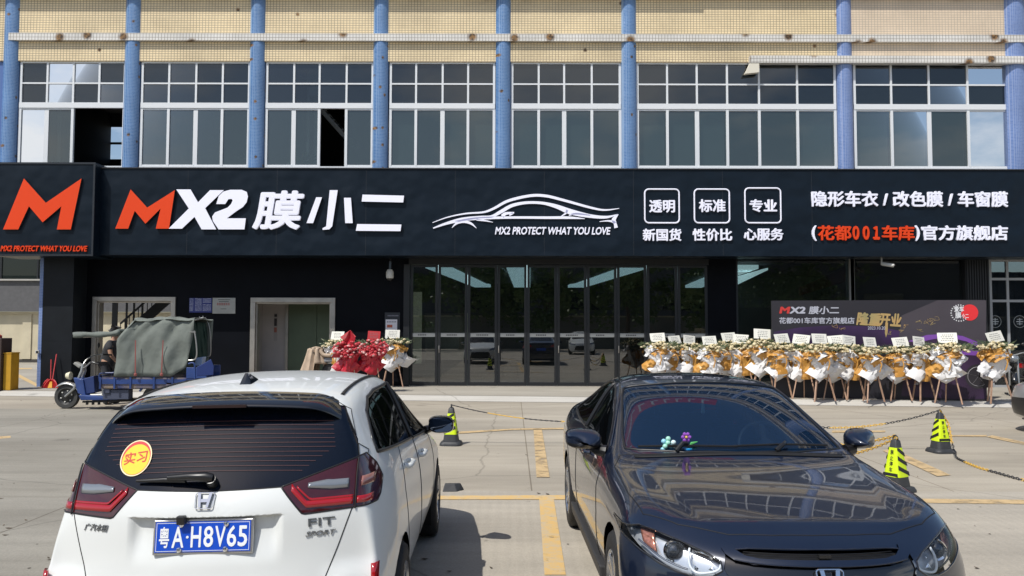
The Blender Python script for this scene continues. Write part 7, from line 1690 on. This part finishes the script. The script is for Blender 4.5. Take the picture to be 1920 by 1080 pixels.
# facing +x, leaning forward a little; right arm (towards us, -y) reaches down
js = {'pelvis': J(0, 0, .92, (.13, .155)), 'waist': J(.02, 0, 1.06, (.115, .14)), 'chest': J(.075, 0, 1.26, (.125, .165)), 'neck0': J(.12, 0, 1.42, (.06, .075)), 'neck': J(.15, 0, 1.49, .052), 'head0': J(.175, 0, 1.56, .07), 'head': J(.19, 0, 1.64, (.088, .074)), 'crown': J(.175, 0, 1.705, (.062, .055)),
      'shR': J(.11, -.175, 1.385, .062), 'elR': J(.175, -.235, 1.12, .046), 'wrR': J(.335, -.21, .93, .030), 'haR': J(.385, -.20, .88, (.020, .038)),
      'shL': J(.11, .175, 1.385, .062), 'elL': J(.23, .23, 1.15, .046), 'wrL': J(.42, .19, 1.06, .030), 'haL': J(.475, .18, 1.05, (.020, .038)),
      'hipR': J(.0, -.095, .86, .095), 'knR': J(.045, -.105, .48, .062), 'anR': J(-.015, -.11, .09, .042), 'toR': J(.14, -.125, .035, (.028, .042)),
      'hipL': J(.0, .095, .86, .095), 'knL': J(.06, .105, .48, .062), 'anL': J(.05, .11, .09, .042), 'toL': J(.2, .125, .035, (.028, .042))}
bones = [('pelvis', 'waist'), ('waist', 'chest'), ('chest', 'neck0'), ('neck0', 'neck'), ('neck', 'head0'), ('head0', 'head'), ('head', 'crown'), ('chest', 'shR'), ('shR', 'elR'), ('elR', 'wrR'), ('wrR', 'haR'), ('chest', 'shL'), ('shL', 'elL'), ('elL', 'wrL'), ('wrL', 'haL'), ('pelvis', 'hipR'), ('hipR', 'knR'), ('knR', 'anR'), ('anR', 'toR'), ('pelvis', 'hipL'), ('hipL', 'knL'), ('knL', 'anL'), ('anL', 'toL')]
skinned('body', js, bones, M_SKIN, man)
for hx, hy, hz, sg in ((.385, -.20, .88, -1), (.475, .18, 1.05, 1)):
    for k, (dy, ln) in enumerate(((-.030, .062), (-.010, .072), (.010, .068), (.028, .052))):
        f = {'a': J(hx + .012, hy + dy, hz - .01, .0095), 'b': J(hx + .035, hy + dy * 1.1, hz - .03 - ln * .25, .0085), 'c': J(hx + .036, hy + dy * 1.1, hz - .03 - ln * .7, .0075)}; skinned('finger', f, [('a', 'b'), ('b', 'c')], M_SKIN, man, 1)
    f = {'a': J(hx - .025, hy - sg * .03, hz + .01, .011), 'b': J(hx + .0, hy - sg * .052, hz - .025, .0095), 'c': J(hx + .02, hy - sg * .05, hz - .052, .0085)}; skinned('thumb', f, [('a', 'b'), ('b', 'c')], M_SKIN, man, 1)
tj = {'a': J(.0, 0, .80, (.165, .225)), 'w': J(.02, 0, 1.06, (.142, .172)), 'c': J(.075, 0, 1.26, (.136, .178)), 'n': J(.115, 0, 1.405, (.075, .095)), 'sR': J(.11, -.18, 1.385, .075), 'eR': J(.155, -.22, 1.21, .068), 'sL': J(.11, .18, 1.385, .075), 'eL': J(.185, .22, 1.22, .068)}
skinned('tshirt', tj, [('a', 'w'), ('w', 'c'), ('c', 'n'), ('c', 'sR'), ('sR', 'eR'), ('c', 'sL'), ('sL', 'eL')], M_TEE, man)
pj = {'p': J(0, 0, .96, (.14, .18)), 'hR': J(.0, -.095, .86, .108), 'kR': J(.045, -.105, .48, .082), 'aR': J(-.012, -.11, .07, .068), 'hL': J(.0, .095, .86, .108), 'kL': J(.06, .105, .48, .082), 'aL': J(.052, .11, .07, .068)}
skinned('trousers', pj, [('p', 'hR'), ('hR', 'kR'), ('kR', 'aR'), ('p', 'hL'), ('hL', 'kL'), ('kL', 'aL')], M_TROU, man)
hj = {'a': J(.155, 0, 1.665, (.095, .084)), 'b': J(.165, 0, 1.71, (.080, .072)), 'c': J(.105, 0, 1.62, (.055, .068))}
skinned('hair', hj, [('a', 'b'), ('a', 'c')], M_HAIR, man)
b = MB(); b.ball(Vector((.275, 0, 1.612)) * H0, .014, (1.2, .8, 1.2), sub=1); b.build('nose', M_SKIN, man, smooth=True)
for sg in (1, -1):
    b = MB(); b.ball(Vector((.185, sg * .078, 1.61)) * H0, .026, (.7, .35, 1.2), sub=1); b.build('ear', M_SKIN, man, smooth=True)
    b = MB(); b.ball(Vector((.262, sg * .032, 1.638)) * H0, .010, (.6, 1, .7), sub=1); b.build('eye', M_BLK, man, smooth=True)
    b = MB(); b.ball(Vector((.085 + (.045 if sg > 0 else 0), sg * .118, .045)) * H0, .055, (2.0, .8, .75), sub=2); b.build('shoe', M_BLK, man, smooth=True)
b = MB(); b.box(.245 * H0, .268 * H0, -.022 * H0, .022 * H0, 1.572 * H0, 1.579 * H0); b.build('mouth', mat('lips', (.3, .12, .10), .6), man)

# ================================================================== draped scooter by the lift doorway
g_ = ground(604, 728, Z0); sx = empty('covered_scooter', g_, 'small scooter under a beige cloth beside the red flower stands', 'scooter'); X, Yq = g_.x, g_.y
for dx_ in (-.32, .62): b = MB(); b.lathe([(.11, -.04), (.2, -.045), (.215, 0), (.2, .045), (.11, .04)], (X + dx_, Yq + .1, Z0 + .216), axis='y', n=24, cap=False); o = b.build('wheel', M_TYRE, sx, smooth=True); b = MB(); b.lathe([(.115, -.03), (.02, -.04)], (X + dx_, Yq + .1, Z0 + .216), axis='y', n=20); q = b.build('rim', M_RIMD, sx); q.parent = o
b = MB(); b.solid([(X - .1, Yq - .05, Z0 + .3), (X + .6, Yq - .08, Z0 + .3), (X + .6, Yq + .28, Z0 + .3), (X - .1, Yq + .25, Z0 + .3)], [(X + .05, Yq - .02, Z0 + .66), (X + .62, Yq - .05, Z0 + .72), (X + .62, Yq + .25, Z0 + .72), (X + .05, Yq + .22, Z0 + .66)]); b.build('body', M_PLASTIC, sx, bevel=.04)
b = MB(); b.solid([(X + .04, Yq - .12, Z0 + .70), (X + .36, Yq - .12, Z0 + .72), (X + .36, Yq + .2, Z0 + .72), (X + .04, Yq + .2, Z0 + .70)], [(X + .06, Yq - .10, Z0 + .86), (X + .34, Yq - .10, Z0 + .86), (X + .34, Yq + .18, Z0 + .86), (X + .06, Yq + .18, Z0 + .86)]); b.build('seat', mat('scooter_seat_grey', (.22, .23, .25), .5), sx, bevel=.05, seg=3)
b = MB(); b.tube([(X - .3, Yq + .1, Z0 + .3), (X - .2, Yq + .1, Z0 + .95)], .03, n=8); b.tube([(X - .19, Yq - .22, Z0 + .97), (X - .19, Yq + .42, Z0 + .97)], .018, n=8); b.build('handlebar', M_BLK, sx)
b = MB(); rows = []; M_CLOTH = mat('beige_cloth', (.44, .34, .25), .85, var=.15, vscale=6)
for j in range(10):
    v = j / 9; rows.append([(X - .19 + (.20 + .20 * v ** 1.5 + .03 * math.sin(k * 1.55)) * math.cos(a) - .08 * v, Yq + .05 + (.22 + .10 * v + .03 * math.sin(k * 1.55 + 1)) * math.sin(a), Z0 + 1.09 - .02 * math.cos(2 * a) - (.80 if math.cos(a) < .2 else .42) * v ** 1.1) for k, a in enumerate([2 * math.pi * k / 40 for k in range(41)])])
b.grid(rows); b.grid([[(X - .19 + r_ * .2 * math.cos(a), Yq + .05 + r_ * .22 * math.sin(a), Z0 + 1.09 + .05 * (1 - r_) - .02 * math.cos(2 * a) * r_) for a in [2 * math.pi * k / 40 for k in range(41)]] for r_ in (.05, .5, 1)]); b.build('cloth', M_CLOTH, sx, smooth=True, angle=60, solidify=.006)
b = MB(); b.tube(catmull([(X - .05, Yq - .1, Z0 + 1.05), (X + .05, Yq - .12, Z0 + .92), (X + .25, Yq - .12, Z0 + .90), (X + .42, Yq - .1, Z0 + .95)], 5), [.05] * 16, n=9); b.build('rolled_cloth', M_CLOTH, sx, smooth=True)

# ================================================================== motorcycles at the right edge
def motorcycle(x, y, lab, rz, tint):
    e = empty('motorcycle', (0, 0, 0), lab, 'motorcycle', 'motorcycles at the right edge', local=True)
    for yy in (-.62, .62): 
        b = MB(); b.lathe([(.2, -.05), (.27, -.055), (.295, 0), (.27, .055), (.2, .05)], (0, yy, .296), axis='x', n=28, cap=False); o = b.build('wheel', M_TYRE, e, smooth=True); b = MB(); b.lathe([(.205, -.02), (.03, -.04)], (0, yy, .296), axis='x', n=24); 
        for k in range(6): a = k * math.pi / 3; b.bar((-.03, yy, .296), (-.03, yy + .2 * math.cos(a), .296 + .2 * math.sin(a)), .025, .02, up=(1, 0, 0))
        q = b.build('rim', M_RIMD, e); q.parent = o
    b = MB(); b.tube([(0, .2, .95), (0, .45, .8), (0, .3, .45), (0, -.2, .4), (0, -.45, .75)], [.08, .11, .13, .14, .10], n=10); b.build('body', tint, e, smooth=True)
    b = MB(); b.tube([(0, -.85, .86), (0, -.45, .80), (0, .02, .80), (0, .2, .86)], [.07, .13, .14, .08], n=10); b.build('seat', M_BLK, e, smooth=True)
    b = MB(); b.ball((0, .18, .92), .17, (.85, 1.3, .8), sub=2); b.build('tank', tint, e, smooth=True)
    b = MB(); b.box(-.14, .14, -.2, .22, .3, .6); b.tube([(.16, .1, .38), (.18, -.5, .40), (.18, -.85, .48)], [.03, .045, .05], n=9); b.build('engine', M_RIMD, e, bevel=.03)
    b = MB()
    for s_ in (-1, 1): b.tube([(s_ * .09, .64, .30), (s_ * .09, .48, .78), (s_ * .08, .42, 1.0)], .024, n=8)
    b.build('front_fork', M_TST, e, smooth=True)
    b = MB(); b.tube(catmull([(-.36, .25, 1.06), (-.2, .38, 1.08), (0, .42, 1.02), (.2, .38, 1.08), (.36, .25, 1.06)], 4), .015, n=7); b.build('handlebar', M_TST, e, smooth=True)
    b = MB(); b.ball((0, .52, .93), .10, (1.1, .8, 1), sub=2); b.build('headlight', M_LCLR, e, smooth=True)
    for s_ in (-1, 1): b = MB(); b.tube([(s_ * .28, .33, 1.08), (s_ * .34, .35, 1.24)], .008, n=6); b.ball((s_ * .36, .35, 1.27), .06, (1.1, .3, .7), sub=2); b.build('mirror', M_BLK, e, smooth=True)
    b = MB(); rows = []
    for k in range(9): a = R(15 + 110 * k / 8); rows.append([(dx_, .62 + .33 * math.cos(a), .296 + .33 * math.sin(a)) for dx_ in (-.06, 0, .06)])
    b.grid(rows); b.build('front_mudguard', tint, e, smooth=True, solidify=.008)
    b = MB(); b.box(-.1, .1, -.93, -.88, .62, .74); b.build('tail_lamp', M_LRED, e, bevel=.015)
    e.location = (x, y, Z0); e.rotation_euler = (0, 0, rz); return e
g_ = ground(1912, 745, Z0); motorcycle(g_.x + .1, g_.y + .4, 'dark motorcycle with a greenish engine cover nearest the lone flower stand', R(150), mat('bike_black', (.012, .013, .014), .25, coat=.6))
motorcycle(g_.x + 1.0, g_.y + .9, 'motorcycle with dull green panels standing behind the first at the right edge', R(165), mat('bike_green', (.10, .17, .15), .3, coat=.4))

# ================================================================== silver car cut by the right edge, and the parked white car across the yard
M_SILV = mat('silver_paint', (.36, .36, .36), .3, metal=.5, coat=1)
def recolour(root, lab, m, skip=('round_sticker', 'number_plate', 'badge', 'heater_line', 'reversing_camera')):
    def rec(o, parent):
        if o.name.split('.')[0] in skip: return
        c = o.copy(); COL.objects.link(c); c.parent = parent
        if c.type == 'MESH' and M_WPAINT.name in [q.name for q in o.data.materials if q] and m is not M_WPAINT:
            c.data = o.data.copy(); c.data.materials[0] = m
        for ch in list(o.children): rec(ch, c)
        return c
    r_ = root.copy(); COL.objects.link(r_)
    for ch in list(root.children): rec(ch, r_)
    tag(r_, lab, 'car'); return r_
g_ = ground(1904, 822); o = recolour(fit, 'silver car of which only the front corner shows at the right edge', M_SILV); o.name = 'silver_car'; o.location = (g_.x + 2.55, g_.y + .62, 0); o.rotation_euler = (0, 0, R(92))
o = recolour(fit, 'white car across the yard, mirrored in the folding glass doors', M_WPAINT); o.name = 'white_car'; o.location = (4.6, -7.5, 0); o.rotation_euler = (0, 0, R(3))
# ================================================================== the other side of the yard, mirrored in glass and paint
def tree(x, y, h, seed, lab):
    rnd = random.Random(seed); e = empty('tree', (x, y, 0), lab, 'tree', 'trees across the yard')
    b = MB(); b.tube([(x, y, 0), (x + .1, y, h * .3), (x - .05, y + .1, h * .62)], [.2, .15, .07], n=9)
    for k in range(6): a = rnd.uniform(0, 6.28); b.tube([(x, y, h * rnd.uniform(.3, .5)), (x + math.cos(a) * h * .18, y + math.sin(a) * h * .18, h * .66), (x + math.cos(a) * h * .26, y + math.sin(a) * h * .26, h * .8)], [.08, .05, .02], n=6)
    b.build('trunk', mat('bark', (.10, .075, .05), .9), e)
    b = MB(); cl = [(Vector((x, y, h * .58)) + Vector((rnd.gauss(0, .24), rnd.gauss(0, .2), rnd.gauss(0, .16))) * h, rnd.uniform(.6, 1.2)) for _ in range(44)]
    for c, r_ in cl:
        for k in range(60):
            d = Vector((rnd.gauss(0, 1), rnd.gauss(0, 1), rnd.gauss(0, .8))); d.normalize(); leaf(b, c + d * r_ * rnd.uniform(.4, 1), Vector((rnd.gauss(0, 1), rnd.gauss(0, 1), rnd.gauss(-.2, .6))), rnd.uniform(.28, .5), .11)
    b.build('crown', mat('tree_leaf', (.055, .10, .03), .55, col2=(.12, .18, .055), vscale=1.2), e)
for i, (x, y, h) in enumerate(((-17, -17, 8.5), (-10.5, -16, 7.4), (-4, -17.5, 8.8), (2.5, -16.2, 7.6), (9, -17, 8.6), (15.5, -16, 7.8), (22, -17, 8.4))): tree(x, y, h, 100 + i, f'leafy tree across the yard behind the viewer, {ORD[i]} of seven from the left')
e = empty('yard_wall', (0, -20, 0), 'grey rendered wall closing the far side of the yard', 'wall')
b = MB(); b.box(-60, 60, -20.2, -20, 0, 2.6); b.build('wall_panel', mat('yard_wall_grey', (.22, .22, .2), .9, var=.2, vscale=.6), e)
b = MB(); b.box(-60, 60, -20.28, -19.92, 2.602, 2.72); b.build('coping', M_CREAM, e)
e = empty('backscreen', (0, -34, 0), 'unseen added dark warehouse behind the trees across the yard', 'building')  # added out of view to darken what the glass doors mirror
b = MB(); b.box(-70, 70, -46, -34, 0, 8.2); b.build('wall', mat('backscreen_grey', (.07, .075, .08), .8, var=.2, vscale=.3), e)
b = MB(); b.prism([(-70.4, 8.203), (70.4, 8.203), (70.4, 8.6), (-70.4, 8.6)], -34.4, -46.4); b.build('roof', mat('backscreen_roof', (.12, .13, .14), .6), e)
b = MB()
for k in range(14): b.box(-65 + k * 10, -61 + k * 10, -33.97, -33.9, 3.5, 5.2)
b.build('window_row', M_GLASS_UP, e)
